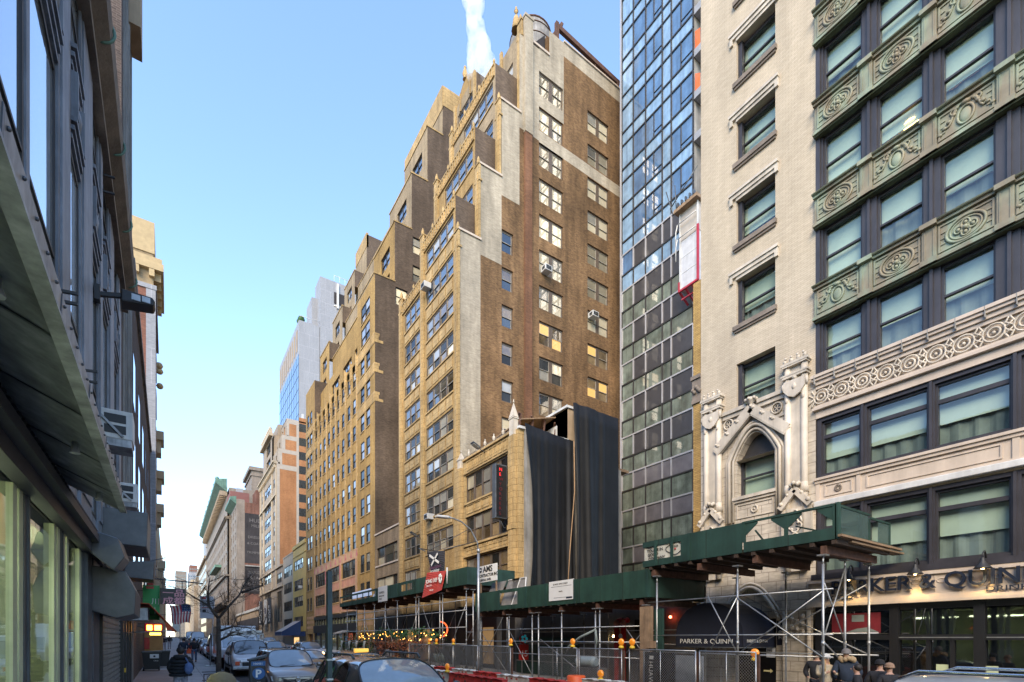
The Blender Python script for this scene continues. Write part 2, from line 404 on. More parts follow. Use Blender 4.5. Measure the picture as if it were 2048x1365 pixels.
def mk_patina():
    m,t,b=nt('patinated_copper'); b.inputs['Roughness'].default_value=.6; v=pos(t)
    c=vary(t,b,(.30,.30,.24),v,1.6,.35); 
    nz=N(t,'ShaderNodeTexNoise'); nz.inputs['Scale'].default_value=2.2; nz.inputs['Detail'].default_value=6
    mp=N(t,'ShaderNodeMapping'); mp.inputs['Scale'].default_value=(1,1,.35); t.links.new(v,mp.inputs[0]); t.links.new(mp.outputs[0],nz.inputs['Vector'])
    rp=N(t,'ShaderNodeValToRGB'); rp.color_ramp.elements[0].position=.42; rp.color_ramp.elements[0].color=(.78,.66,.55,1); rp.color_ramp.elements[1].position=.62; rp.color_ramp.elements[1].color=(.84,1.0,.88,1)
    t.links.new(nz.outputs['Fac'],rp.inputs[0])
    mx=N(t,'ShaderNodeMix',data_type='RGBA',blend_type='MULTIPLY'); mx.inputs[0].default_value=1; t.links.new(c,mx.inputs[6]); t.links.new(rp.outputs[0],mx.inputs[7])
    t.links.new(mx.outputs[2],b.inputs['Base Color']); return m
M['patina']=mk_patina()
M['patina_dark']=mat('dark_weathered_copper',(.10,.11,.055),.65,amt=.5,scale=2,streak=(4,.4))
def mk_paving():
    m,t,b=nt('concrete_paving'); b.inputs['Roughness'].default_value=.85
    g=N(t,'ShaderNodeNewGeometry'); br=N(t,'ShaderNodeTexBrick'); br.inputs['Scale'].default_value=1; br.inputs['Brick Width'].default_value=1.5; br.inputs['Row Height'].default_value=1.5; br.inputs['Mortar Size'].default_value=.012; br.offset=0
    br.inputs['Color1'].default_value=(.46,.45,.44,1); br.inputs['Color2'].default_value=(.40,.39,.385,1); br.inputs['Mortar'].default_value=(.12,.12,.12,1)
    t.links.new(g.outputs['Position'],br.inputs['Vector'])
    c=vary(t,b,br.outputs['Color'],g.outputs['Position'],.7,.25); c=vary(t,b,c,g.outputs['Position'],8,.2)
    t.links.new(c,b.inputs['Base Color']); return m
M['paving']=mk_paving()
M['brown_paving']=mat('reddish_paving_slab',(.30,.22,.18),.85,amt=.25,scale=2)

# ---------------------------------------------------------------- windows
_wc={}
def window(parent,wall,pl,nrm,c,z,w,h,cols=1,fr='winframe',sash='winframe',kind='mix',depth=.2,rail=True,name='window',rnd=None,mul=.09,out=.07,open_=False,lights=None):
    """wall 'x'/'y'; pl = wall plane; c = centre along the wall; local frame: x along wall, -y outward, z up from sill"""
    rnd=rnd or R
    ks=[]
    for k in range(cols):
        for half in (0,1):
            q=rnd.random()
            ks.append({'mix':('pane_flat' if q<.35 else 'pane' if q<.55 else 'blind2' if q<.72 else 'blind' if q<.84 else 'pane_warm'),
              'dark':('pane_flat' if q<.88 else 'blind2'),'blind':('blind' if q<.86 else 'blind2'),'lit':('lit' if q<.6 else 'pane_warm'),
              'sky':('sky_pane' if q<.85 else 'blind2'),'gold':('pane_warm' if q<.45 else 'pane_flat' if q<.8 else 'blind2' if q<.93 else 'blind')}[kind])
    key=(round(w,2),round(h,2),cols,fr,sash,depth,rail,mul,out,open_)
    if key not in _wc:
        a=MB(); hw=w/2; y0=depth-.07; y1=depth+.06; o=out
        a.box(-hw,-hw+o,y0,y1,0,h,0); a.box(hw-o,hw,y0,y1,0,h,0); a.box(-hw+o,hw-o,y0,y1,h-o,h,0); a.box(-hw+o,hw-o,y0-.02,y1,0,o*.9,0)
        n=cols; inner=w-2*o; cw=(inner-mul*(n-1))/n; cells=[]
        for k in range(n):
            x0=-hw+o+k*(cw+mul); x1=x0+cw; cells.append((x0,x1))
            if k<n-1: a.box(x1,x1+mul,y0,y1,o*.9,h-o,0)
            t=.035; zm=h*.5
            if rail:
                a.box(x0,x1,y0+.02,y0+.06,zm-.02,zm+.025,1)
                a.box(x0,x0+t,y0+.02,y0+.06,zm+.025,h-o,1); a.box(x1-t,x1,y0+.02,y0+.06,zm+.025,h-o,1); a.box(x0+t,x1-t,y0+.02,y0+.06,h-o-t,h-o,1)
                a.box(x0,x0+t,y0+.065,y0+.1,o*.9,zm-.02,1); a.box(x1-t,x1,y0+.065,y0+.1,o*.9,zm-.02,1); a.box(x0+t,x1-t,y0+.065,y0+.1,o*.9,o*.9+t,1)
        _wc[key]=(a.mesh(name,[M[fr],M[sash]]),cells)
    me,cells=_wc[key]
    pk=(key,tuple(ks))
    if pk not in _wc:
        p=MB(); o=out; mats=[]; 
        for i,(x0,x1) in enumerate(cells):
            for half in (0,1):
                mn=ks[2*i+half]
                if mn not in mats: mats.append(mn)
                za,zb=((h*.5,h-o) if half else (o*.9,h*.5)); yy=depth-.02 if half else depth+.02
                p.quad((x0,yy,za),(x1,yy,za),(x1,yy,zb),(x0,yy,zb),mats.index(mn))
        _wc[pk]=p.mesh('pane',[M[q] for q in mats])
    wo=bpy.data.objects.new(name,me); po=bpy.data.objects.new('pane',_wc[pk]); C.objects.link(wo); C.objects.link(po)
    if wall=='x':
        wo.location=(pl,c,z); wo.rotation_euler=(0,0,-PI/2 if nrm<0 else PI/2)
    else:
        wo.location=(c,pl,z); wo.rotation_euler=(0,0,0 if nrm<0 else PI)
    attach(wo,parent); po.parent=wo
    return wo
def sill(mb,wall,pl,nrm,c,z,w,h=.12,proj=.09,m=0,over=.06):
    if wall=='x': mb.box(pl+nrm*proj,pl-nrm*.02,c-w/2-over,c+w/2+over,z-h,z,m)
    else: mb.box(c-w/2-over,c+w/2+over,pl+nrm*proj,pl-nrm*.02,z-h,z,m)
# ================================================================ HOTEL (right foreground)
W=18.3
hotel=thing('hotel_building','cream brick hotel with green copper spandrels and gothic stone window, restaurant sign at its foot','building',(W+6,0,0))
def hb(name,mb,m,p=None,bev=0): return mb.build(name,m,p or hotel,bev)
HT=31
rowsL=[(11.15,12.9),(14.36,16.15),(17.5,19.22),(20.68,22.3),(23.82,25.45),(27,28.7)]
# brick wall of the left bay
b=MB()
b.wall_x(W,-1,8.53,13.05,11.2,HT,[(9.93,11.46,a,c) for a,c in rowsL],.42)
b.quad((W,13.05,HT),(W+22,13.05,HT),(W+22,13.05,0),(W,13.05,0))          # party wall to the open lot
b.quad((W,8.53,11.2),(W+.45,8.53,11.2),(W+.45,8.53,HT),(W,8.53,HT))
b.box(W+1.2,W+22,-9,13.0,0.1,HT)
hb('brick_wall',b,M['cream_brick'])
def hwin(y0,y1,z0,z1,bf,cur=True,tr=None,rail=True,dx=.34,depth=None,fr=.075,blindm='hotelblind'):
    """hotel window: frame > pane, blind, curtain in a shallow dark room"""
    x=W+(dx if depth is None else depth); f=MB()
    f.box(x-.06,x+.1,y0,y0+fr,z0,z1); f.box(x-.06,x+.1,y1-fr,y1,z0,z1); f.box(x-.06,x+.1,y0+fr,y1-fr,z1-fr*1.4,z1); f.box(x-.06,x+.1,y0+fr,y1-fr,z0,z0+fr)
    zt=None
    if tr: zt=tr; f.box(x-.05,x+.1,y0+fr,y1-fr,zt-.06,zt+.06)
    elif rail: zt=z0+(z1-z0)*.5; f.box(x-.045,x+.06,y0+fr,y1-fr,zt-.03,zt+.03)
    o=hb('window',f,M['iron'])
    g=MB()
    if zt and not tr:
        g.quad((x-.01,y1-fr,zt),(x-.01,y0+fr,zt),(x-.01,y0+fr,z1-fr),(x-.01,y1-fr,z1-fr)); g.quad((x+.03,y1-fr,z0+fr),(x+.03,y0+fr,z0+fr),(x+.03,y0+fr,zt),(x+.03,y1-fr,zt))
    else: g.quad((x,y1-fr,z0+fr),(x,y0+fr,z0+fr),(x,y0+fr,z1-fr),(x,y1-fr,z1-fr))
    g.build('pane',M['clear'],o)
    zb=z1-(z1-z0)*bf
    bl=MB(); bl.quad((x+.16,y1,zb),(x+.16,y0,zb),(x+.16,y0,z1),(x+.16,y1,z1)); bl.box(x+.15,x+.17,y0+.05,y1-.05,zb-.02,zb); bl.build('blind',M[blindm],o)
    if cur and bf<.97:
        c=MB(); n=max(10,int((y1-y0)/.07)); P=[]
        for i in range(n+1):
            t=i/n; yy=y0+(y1-y0)*t; P.append((x+.26+.03*math.sin(t*n*1.05+R.random()*.8),yy))
        for (xa,ya),(xb,yb) in zip(P,P[1:]): c.quad((xb,yb,z0),(xa,ya,z0),(xa,ya,zb+.02),(xb,yb,zb+.02),0,True)
        c.build('curtain',M['curtain'],o)
    return o
for (a,c),bf in zip(rowsL,[.62,.6,.65,.97,.97,.6]): hwin(9.93,11.46,a,c,bf,fr=.09)
# dark timber reveal at the left of every window, sills, label moulds
b=MB()
for a,c in rowsL: b.box(W+.12,W+.27,11.30,11.459,a+.002,c-.002)
b.pieces('window_lining',M['iron'],hotel)
b=MB()
for a,c in rowsL[1:]:
    b.box(W-.12,W+.1,9.86,11.56,a-.17,a-.003); b.box(W-.07,W+.05,9.9,11.52,a-.25,a-.17)
b.pieces('window_sill',M['brownstone'],hotel)
b=MB()
for a,c in rowsL[1:]:
    b.box(W-.14,W+.02,9.78,11.72,c+.26,c+.36); b.box(W-.09,W+.02,9.80,11.7,c+.12,c+.26); b.box(W-.04,W+.02,9.93,11.46,c+.003,c+.12)
    for y in (9.80,11.58): b.box(W-.09,W+.02,y,y+.12,c-.06,c+.12)
b.pieces('label_mould',M['terra_plain'],hotel)
b=MB(); b.box(W-.03,W+.02,9.3,9.9,14.2,20.5)
# ---- terra cotta gothic zone of the left bay (z 4.3 .. 11.2)
b=MB()
yc,hw,zs,zp=10.71,.75,9.12,10.02          # arched window centre, half width, springing, apex
def arch(hw,zs,zp,n=10,yc=yc):
    """pointed arch outline from left (high y) spring over apex to right spring"""
    P=[]
    for i in range(n+1):
        t=i/n; y=hw*(1-t); z=(zp-zs)*(1-(1-t)**2.2)
        P.append((yc+hw*(1-t),zs+(zp-zs)*math.sin(t*PI/2)**.92))
    Q=[(2*yc-y,z) for y,z in P[:-1]][::-1]
    return P+Q
A=arch(hw,zs,zp)
b.wall_x(W,-1,8.53,13.05,4.35,zs,[(yc-hw,yc+hw,7.7,zs+.001)],.45)
b.wall_x(W,-1,8.53,yc-hw,zs,11.2); b.wall_x(W,-1,yc+hw,13.05,zs,11.2)
for (ya,za),(yb,zb) in zip(A,A[1:]):
    b.quad((W,ya,za),(W,yb,zb),(W,yb,11.2),(W,ya,11.2)); b.quad((W,yb,zb),(W,ya,za),(W+.45,ya,za),(W+.45,yb,zb))
hb('terra_cotta_front',b,M['terra'])
# arch mouldings: three receding ribs
b=MB()
for k,(dh,pr) in enumerate(((.10,.05),(.24,.10),(.36,.06))):
    P=[(W-pr,y,z) for y,z in arch(hw+dh,zs,zp+dh*1.05)]
    P=[(W-pr,yc+hw+dh,6.75)]+P+[(W-pr,yc-hw-dh,6.75)]
    b.tube(P,.055 if k!=1 else .07,6)
hb('arch_moulding',b,M['terra_plain'])
# hood gable with crockets
b=MB()
L0,PK,R0=(12.22,9.62),(10.76,10.82),(9.40,9.58)
for p,q in ((L0,PK),(PK,R0)):
    b.bar((W-.16,p[0],p[1]),(W-.16,q[0],q[1]),.30,.15,up=(1,0,0)); b.bar((W-.22,p[0],p[1]+.08),(W-.22,q[0],q[1]+.08),.34,.05,up=(1,0,0))
    for t in (.08,.36,.64):
        c=(W-.22,p[0]+(q[0]-p[0])*t,p[1]+(q[1]-p[1])*t+.16); b.ball(c,.075,7,sc=(1,1.3,.9)); b.ball((c[0]-.05,c[1]+.07,c[2]+.06),.045,6)
b.lathe((W-.18,PK[0],PK[1]+.08),[(.06,0),(.08,.1),(.05,.16),(.16,.24),(.20,.32),(.12,.38),(.05,.42)],9)
for k in range(6): b.ball((W-.18+.15*math.cos(k*PI/3),PK[0]+.19*math.sin(k*PI/3),PK[1]+.40),.07,6)
hb('hood_gable',b,M['terra_plain'])
# cornice band between the buttresses, roundels
b=MB(); 
for y0,y1 in ((9.5,10.55),(10.98,12.0)):
    b.box(W-.16,W+.02,y0,y1,11.02,11.16); b.box(W-.09,W+.02,y0,y1,10.86,11.02)
b.box(W-.05,W+.02,9.5,9.92,10.25,10.34); b.box(W-.05,W+.02,11.6,12.0,10.25,10.34)
b.pieces('string_course',M['terra_plain'],hotel)
for y,z in ((11.77,10.66),(9.86,10.60)):
    b=MB(); b.ring((W-.04,y,z),.19,.035,'x',18,6)
    for k in range(5): b.ring((W-.01,y+.085*math.cos(k*1.2566),z+.085*math.sin(k*1.2566)),.06,.016,'x',8,5)
    o=hb('roundel',b,M['terra_plain']); b=MB(); b.lathe((W-.012,y,z),[(.18,0),(.18,.01)],18,0,'x'); b.build('backing',M['darkframe'],o)
# buttresses with shields and crowned pinnacles
for yb in (12.42,9.13):
    b=MB()
    for d in (-.28,.28):
        b.tube([(W-.12,yb+d,4.6),(W-.12,yb+d,11.9)],.115,8); b.tube([(W-.12,yb+d,7.3),(W-.12,yb+d,7.65)],.15,8,r2=.115)
    b.box(W-.14,W+.02,yb-.30,yb+.30,4.6,11.85)
    for z0,z1,h in ((11.38,11.46,.2),(11.46,11.52,.26),(11.78,11.84,.2),(11.84,11.93,.27)): b.box(W-.24-h*.2,W+.02,yb-.28-h*.7,yb+.28+h*.7,z0,z1)
    for d in (-.34,-.12,.12,.34):
        b.ball((W-.2,yb+d,12.0),.085,6,sc=(1,.9,1.1)); b.ball((W-.24,yb+d*.9,12.1),.05,5)
    o=hb('buttress',b,M['terra_plain'])
    b=MB(); P=[(W-.20,yb+.36,11.28),(W-.20,yb-.36,11.28),(W-.22,yb-.36,10.95),(W-.22,yb-.2,10.75),(W-.22,yb,10.66),(W-.22,yb+.2,10.75),(W-.22,yb+.36,10.95)]
    b.prism(P[::-1],(-.07,0,0)); b.ball((W-.27,yb,11.03),.09,8,sc=(.5,1,1.4)); b.ball((W-.2,yb,11.36),.1,8)
    for s in (-1,1): b.ball((W-.22,yb+s*.40,11.12),.09,6,sc=(.7,.8,1.6)); b.ball((W-.2,yb+s*.28,10.62),.085,6,sc=(.8,.8,1.5))
    b.build('shield',M['terra_plain'],o)
# gablets with quatrefoil panels at the foot of the buttresses
for yb in (12.42,9.10):
    b=MB(); 
    for s in (-1,1):
        b.bar((W-.27,yb+s*.52,6.82),(W-.27,yb,7.42),.20,.13,up=(1,0,0)); b.ball((W-.3,yb+s*.46,6.98),.09,6); b.ball((W-.3,yb+s*.24,7.27),.07,6)
    b.box(W-.22,W+.02,yb-.5,yb+.5,4.9,6.8)
    for k in range(6): b.ball((W-.27+.1*math.cos(k),yb+.13*math.sin(k*1.05),7.58+.05*(k%2)),.08,6)
    b.lathe((W-.27,yb,7.38),[(.07,0),(.05,.12),(.09,.2)],7)
    o=hb('gablet',b,M['terra_plain'])
    b=MB(); b.box(W-.235,W-.22,yb-.24,yb+.24,4.95,6.62); b.build('niche',M['concrete'],o)
    b=MB()
    for z in (5.2,5.68,6.16):
        for k in range(4):
            b.ring((W-.26,yb+.11*math.cos(k*PI/2),z+.11*math.sin(k*PI/2)),.115,.032,'x',10,5,a0=k*PI/2-2.0,a1=k*PI/2+2.0)
    P=arch(.24,6.25,6.72,6,yb); b.tube([(W-.26,y,z) for y,z in P],.035,5)
    b.build('quatrefoil',M['terra_plain'],o)
# sill panel of the arched window
b=MB(); b.box(W-.13,W+.05,yc-.86,yc+.86,7.58,7.70); b.box(W-.07,W+.02,yc-.82,yc+.82,7.48,7.58)
for z in (6.86,7.36): b.box(W-.035,W,yc-.72,yc+.72,z,z+.04)
for y in (-.72,.68): b.box(W-.035,W,yc+y,yc+y+.04,6.9,7.36)
hb('sill_panel',b,M['terra_plain'])
b=MB(); b.ring((W-.03,yc,7.13),.12,.03,'x',14,5); b.ball((W-.02,yc,7.13),.05,7)
for k in range(8): b.ball((W-.02,yc+.08*math.cos(k*PI/4),7.13+.08*math.sin(k*PI/4)),.028,5)
hb('rosette',b,M['terra_plain'])
# arched window itself
o=hwin(yc-hw,yc+hw,7.72,zs+.12,.99,fr=.09,depth=.38)
b=MB(); P=[(W+.36,y,z) for y,z in A]; P=[q for q in P if q[2]>zs+.12]; 
b.prism([(W+.36,yc+hw*.985,zs+.12)]+P+[(W+.36,yc-hw*.985,zs+.12)],(.06,0,0)); b.box(W+.30,W+.42,yc-hw,yc+hw,zs+.02,zs+.2)
hb('tympanum',b,M['darkframe'])

# ---- right bay: iron frame, windows, copper spandrels
cols=[(7.17,8.33),(5.57,6.76),(4.0,5.17),(2.33,3.52),(.75,1.9)]
rows=[(11.18,12.95),(14.17,16.12),(17.28,19.22),(20.4,22.3),(23.5,25.4)]
b=MB(); b.wall_x(W+.06,-1,-6,8.53,11.16,HT,[(y0,y1,a,c) for y0,y1 in cols for a,c in rows],.25)
for y0,y1 in cols: b.box(W-.02,W+.055,y1+.16 if y1<8 else 8.40,y1+.24 if y1<8 else 8.528,11.18,HT)
hb('iron_frame',b,M['iron'])
bfs=R.sample([.5,.55,.62,.7,.97,.45,.6,.97,.58,.66]*3,25)
k=0
for (y0,y1) in cols[:4]:
    for a,c in rows: hwin(y0,y1,a,c,bfs[k],fr=.06,dx=.2); k+=1
# chandelier glimpsed behind one window
lm=MB(); lm.ball((W+.52,6.0,18.02),.09,10); lm.lathe((W+.52,6.0,17.98),[(.22,0),(.2,.03)],12)
hb('chandelier',lm,mat('lit_lamp_glass',(.9,.5,.15),.4,amt=0,emit=(1,.55,.15),es=5))
def quatre(b,x,y,z,s):
    b.ring((x,y,z),.46*s,.045*s,'x',26,6,ex=(1,.78)); b.ring((x+.01,y,z),.37*s,.03*s,'x',24,5,ex=(1,.76))
    for k in range(4):
        a=k*PI/2+PI/4*0; cy,cz=y+.17*s*math.cos(a),z+.14*s*math.sin(a)
        b.ring((x-.005,cy,cz),.10*s,.028*s,'x',12,5); b.ball((x,cy,cz),.06*s,6)
        cy,cz=y+.15*s*math.cos(a+PI/4),z+.12*s*math.sin(a+PI/4); b.ball((x,cy,cz),.05*s,6)
    b.ball((x-.01,y,z),.075*s,8)
def cartouche(b,x,y,z,s):
    b.ring((x,y,z-.02),.2*s,.04*s,'x',20,6,ex=(1,1.35)); b.ball((x+.02,y,z-.02),.17*s,10,sc=(.3,1,1.35))
    for sg in (-1,1):
        P=[(x,y+sg*(.16+.46*t)*s,z+(.30-.55*t+.10*math.sin(t*9))*s) for t in [i/9 for i in range(10)]]
        b.tube(P,.05*s,6,r2=.02*s)
        for t in (.2,.45,.7,.95): b.ball((x-.01,y+sg*(.2+.46*t)*s,z+(.26-.5*t)*s),.065*s,6,sc=(.7,1.2,.8))
        b.ring((x,y+sg*.30*s,z+.27*s),.075*s,.03*s,'x',12,5)
    b.ball((x-.02,y,z+.33*s),.09*s,7,sc=(1,1.5,.8))
sp=[(12.95,14.17),(16.12,17.28),(19.22,20.4),(22.3,23.5)]
edges=[8.53,6.97,5.37,3.76,2.12,.4]
pk=0
for j,(z0,z1) in enumerate(sp):
    b=MB(); 
    b.box(W-.10,W+.05,-6,8.53,z0+.2,z1-.14)                        # field
    b.box(W-.20,W+.05,-6,8.545,z1-.14,z1-.06); b.box(W-.27,W+.05,-6,8.555,z1-.06,z1-.003)
    b.box(W-.16,W+.05,-6,8.54,z0+.12,z0+.2); b.box(W-.22,W+.05,-6,8.55,z0+.05,z0+.12)
    hb('spandrel_band',b,M['patina'])
    b=MB(); b.box(W-.15,W+.05,-6,8.535,z0+.003,z0+.05); b.box(W-.285,W-.27,-6,8.55,z1-.05,z1-.01); hb('drip_edge',b,M['patina_dark'])
    for i in range(4):
        y1,y0=edges[i],edges[i+1]
        p=MB(); yA,yB=y0+.22,y1-.10-(.1 if i else 0); zc=(z0+z1)/2+.03
        # raised panel frame
        for z in (z0+.26,z1-.24): p.box(W-.135,W-.10,yA,yB,z,z+.045)
        for y in (yA,yB-.045): p.box(W-.135,W-.10,y,y+.045,z0+.305,z1-.24)
        # strip over the mullion
        p.box(W-.17,W-.10,y0-.17,y0+.17,z0+.2,z1-.14); p.box(W-.19,W-.17,y0-.12,y0-.09,z0+.24,z1-.2); p.box(W-.19,W-.17,y0+.09,y0+.12,z0+.24,z1-.2)
        p.box(W-.30,W-.20,y0-.2,y0+.2,z1-.13,z1+.002); p.box(W-.25,W-.16,y0-.2,y0+.2,z0+.05,z0+.2)
        o=hb('spandrel_panel',p,M['patina'])
        q=MB(); yc2=(yA+yB)/2
        if (i+j+(1 if j in (0,) else 0))%3!=1 if j%2==0 else i<1: quatre(q,W-.115,yc2,zc,.92)
        else: cartouche(q,W-.115,yc2,zc,.88)
        for sg in (-1,1):
            for dz in (-.16,0,.16): q.box(W-.125,W-.10,yc2+sg*.52-.08,yc2+sg*.52+.08,zc+dz-.02,zc+dz+.02)
        q.build('ornament',M['patina'],o)
# ---- lattice cornice
b=MB(); b.box(W-.20,W+.05,-6,8.62,11.06,11.155); b.box(W-.15,W+.05,-6,8.6,10.97,11.06); b.box(W-.08,W+.05,-6,8.57,10.84,10.97)
b.box(W-.02,W+.05,-6,8.53,10.72,10.84); b.box(W-.02,W+.05,-6,8.53,9.72,9.98); b.box(W-.14,W+.05,-6,8.6,9.98,10.06); b.box(W-.08,W+.05,-6,8.56,10.06,10.14); b.box(W+.06,W+.1,-6,8.53,10.1,10.8)
hb('cornice',b,M['lime'])
b=MB(); y=8.36
while y>1.2:
    z=10.43
    b.ring((W-.02,y,z),.13,.03,'x',14,5); b.ring((W-.02,y,z),.23,.028,'x',14,5,ex=(1,1))
    for s in (-1,1):
        for u in (-1,1):
            P=[(W-.02,y+s*(.2+.10*t),z+u*(.10+.18*t)) for t in (0,.35,.7,1)]; b.tube(P,.026,5)
            b.tube([(W-.02,y+s*.225,z+u*.02),(W-.02,y+s*.40,z+u*.16)],.024,5)
    b.ball((W-.01,y,z),.05,6)
    y-=.62
hb('lattice_frieze',b,M['terra_plain'])
b=MB(); y=8.5
while y>1: b.box(W-.206,W-.09,y-.008,y+.008,10.86,11.157); y-=.62
hb('cornice_joint',b,M['concrete'])
# ---- two storeys of wide windows between stone bands
wc=[(7.22,8.38),(5.47,7.03),(3.70,5.30),(1.9,3.5),(.2,1.7)]
for z0,z1,tr in ((7.70,9.70,9.08),(4.42,6.62,5.98)):
    b=MB(); b.wall_x(W+.05,-1,-6,8.53,z0-.02,z1+.02,[(y0,y1,z0+.08,z1-.1) for y0,y1 in wc],.22)
    for y0,y1 in wc[:4]: b.box(W-.01,W+.045,y0-.12,y0-.05,z0,z1)
    hb('iron_frame',b,M['iron'])
    for i,(y0,y1) in enumerate(wc[:4]): hwin(y0,y1,z0+.08,z1-.1,[.68,.66,.62,.6][i] if z0>7 else [.7,.66,.64,.62][i],tr=tr,fr=.05,dx=.2)
b=MB(); b.box(W+.02,W+.06,-6,8.53,6.9,7.6); b.box(W-.1,W+.05,-6,8.56,7.60,7.68); b.box(W-.05,W+.05,-6,8.55,7.5,7.6)
b.box(W-.03,W+.03,-6,8.53,6.90,6.95); b.box(W-.02,W+.03,7.18,7.3,6.95,7.5); b.box(W-.02,W+.03,3.52,3.66,6.95,7.5); b.box(W-.02,W+.03,8.4,8.53,6.95,7.5)
for y0,y1 in ((7.42,8.26),(3.85,7.02),(.4,3.35)):
    for z in (7.02,7.38): b.box(W-.01,W+.03,y0,y1,z,z+.045)
    for y in (y0,y1-.045): b.box(W-.01,W+.03,y,y+.045,7.065,7.38)
hb('panel_band',b,M['lime'])
b=MB(); b.ring((W+.005,7.84,7.22),.10,.025,'x',14,5)
for k in range(7): b.ball((W+.01,7.84+.06*math.cos(k*.9),7.22+.06*math.sin(k*.9)),.028,5)
hb('rosette',b,M['brownstone'])
b=MB(); b.box(W-.13,W+.05,-6,8.56,6.70,6.885); hb('white_moulding',b,M['white_metal'],None,.02)
# ---- sign band
b=MB(); b.box(W-.16,W+.1,-6,8.62,4.22,4.40); hb('gutter',b,M['iron'])
b=MB(); b.box(W-.10,W+.1,-6,8.70,3.55,4.10); b.box(W-.17,W+.1,-6,8.72,4.10,4.16); b.box(W-.14,W+.1,-6,8.71,4.16,4.22)
for z,p in ((3.30,.24),(3.38,.20),(3.46,.15)): b.box(W-p,W+.1,-6,8.74,z,z+.085)
hb('sign_band',b,M['lime'])
b=MB(); y=8.4
while y>2:
    b.ring((W-.10,y,3.78),.10,.02,'x',12,5,ex=(1.3,1),a0=PI,a1=2*PI); b.ring((W-.10,y-.3,3.9),.08,.02,'x',10,5,ex=(1.4,.8)); b.box(W-.12,W-.10,y-.16,y-.14,3.6,4.06); y-=.6
hb('frieze_relief',b,M['lime'])
text('sign_lettering','PARKER & QUINN',.60,M['navy'],(W-.20,7.98,3.70),FX,hotel,.03,sx=1.04,bold=.006)
text('sign_lettering','FOOD',.21,M['navy'],(W-.20,8.12,3.50),FX,hotel,.015,sx=1.35)
text('sign_lettering','DRINK',.21,M['navy'],(W-.20,4.15,3.50),FX,hotel,.015,sx=1.35)
# gooseneck lamps (lit)
lampm=mat('lit_bulb',(1,.8,.4),.4,amt=0,emit=(1,.66,.25),es=9)
for y in (7.35,5.62,4.15,2.9):
    b=MB(); b.tube([(W-.10,y,4.33),(W-.14,y,4.5),(W-.26,y,4.58),(W-.38,y,4.52),(W-.42,y,4.38)],.022,7)
    b.lathe((W-.42,y,4.10),[(.20,0),(.17,.04),(.055,.2),(.045,.28),(.03,.3)],14); b.ball((W-.10,y,4.33),.05,7)
    o=hb('gooseneck_lamp',b,M['plastic_black']); b=MB(); b.ball((W-.42,y,4.12),.045,8); b.build('bulb',lampm,o)
    L=bpy.data.lights.new('sign_lamp','SPOT'); L.energy=20; L.color=(1,.68,.28); L.spot_size=2.3; L.spot_blend=.6; L.shadow_soft_size=.04
    lo=link('sign_lamp_light',L,hotel); lo.location=(W-.40,y,4.08); lo.rotation_euler=(0,.30,0)
# ---- restaurant front
b=MB()
for y in (8.42,6.28,4.32,2.2): b.box(W-.04,W+.3,y-.13,y+.11,0,3.3)
b.box(W-.02,W+.25,-6,8.3,2.2,2.36); b.box(W,W+.25,-6,8.3,3.12,3.29); b.box(W,W+.25,-6,8.3,0,.35)
for y in (7.5,5.45,4.9,3.3): b.box(W+.02,W+.2,y-.05,y+.05,.35,2.2)
for y0,y1 in ((6.42,8.28),(4.46,6.12),(2.34,4.16)): b.box(W-.012,W,y0,y1,2.25,2.29)
hb('shopfront_frame',b,M['black'])
b=MB(); b.box(W-.03,W-.02,4.4,6.18,2.262,2.288); b.box(W-.03,W-.02,2.3,4.16,2.262,2.288); hb('transom_trim',b,M['steel'])
b=MB()
for y0,y1 in ((6.4,8.3),(4.43,6.15),(2.3,4.2),(.2,2.1)):
    b.quad((W+.1,y1,.35),(W+.1,y0,.35),(W+.1,y0,2.2),(W+.1,y1,2.2)); b.quad((W+.08,y1,2.36),(W+.08,y0,2.36),(W+.08,y0,3.12),(W+.08,y1,3.12))
hb('shop_window',b,glass_dark('shop_glass',(.010,.013,.016),.02,.6))
b=MB(); b.box(W+.085,W+.095,5.0,5.28,1.15,1.5); b.box(W+.085,W+.095,3.95,4.2,1.15,1.5); hb('menu_card',b,mat('pale_green_paper',(.45,.52,.33),.8,amt=.05))
# red poster seen in the upper shop window
b=MB(); b.box(W+.05,W+.06,6.65,8.05,2.42,3.06); o=hb('red_banner',b,mat('deep_red_cloth',(.17,.012,.02),.6,amt=.35,scale=3))
b=MB(); b.box(W+.042,W+.05,7.1,7.45,2.78,3.0,0); b.prism([(W+.042,7.6,2.45),(W+.042,6.7,2.45),(W+.042,7.0,2.6),(W+.042,7.3,2.56)],(.004,0,0)); b.build('pale_mark',M['curtain'],o)
# ---- ground floor of the left bay: stone piers, arch, entrance
b=MB()
b.wall_x(W,-1,8.62,13.05,0,4.35,[(9.9,11.9,0,3.0)],.8); 
for y0,y1 in ((8.62,9.66),(12.1,13.05)): b.box(W-.1,W,y0,y1,0,1.15); b.box(W-.06,W,y0+.1,y1-.1,1.15,3.3)
b.box(W-.14,W,8.6,9.7,3.2,3.32); b.box(W-.1,W,8.66,9.64,3.32,4.2)
b.tube([(W-.1,8.72,.2),(W-.1,8.72,3.2)],.07,8); b.tube([(W-.1,9.55,.2),(W-.1,9.55,3.2)],.07,8)
for k in range(9): b.ball((W-.12,9.1+.22*math.sin(k*2.1),2.3+.09*k),.09,6,sc=(.6,1,1))
hb('stone_pier',b,M['terra'])
b=MB(); b.tube([(W-.05,y,z-6.2) for y,z in arch(1.15,zs,zp+.35,10,10.9)],.08,6); b.tube([(W-.03,y,z-6.2) for y,z in arch(1.3,zs,zp+.5,10,10.9)],.05,6); hb('entrance_arch',b,M['terra_plain'])
b=MB(); b.box(W+.78,W+.85,9.9,11.9,0,3.0); hb('entrance_door',b,M['black'])
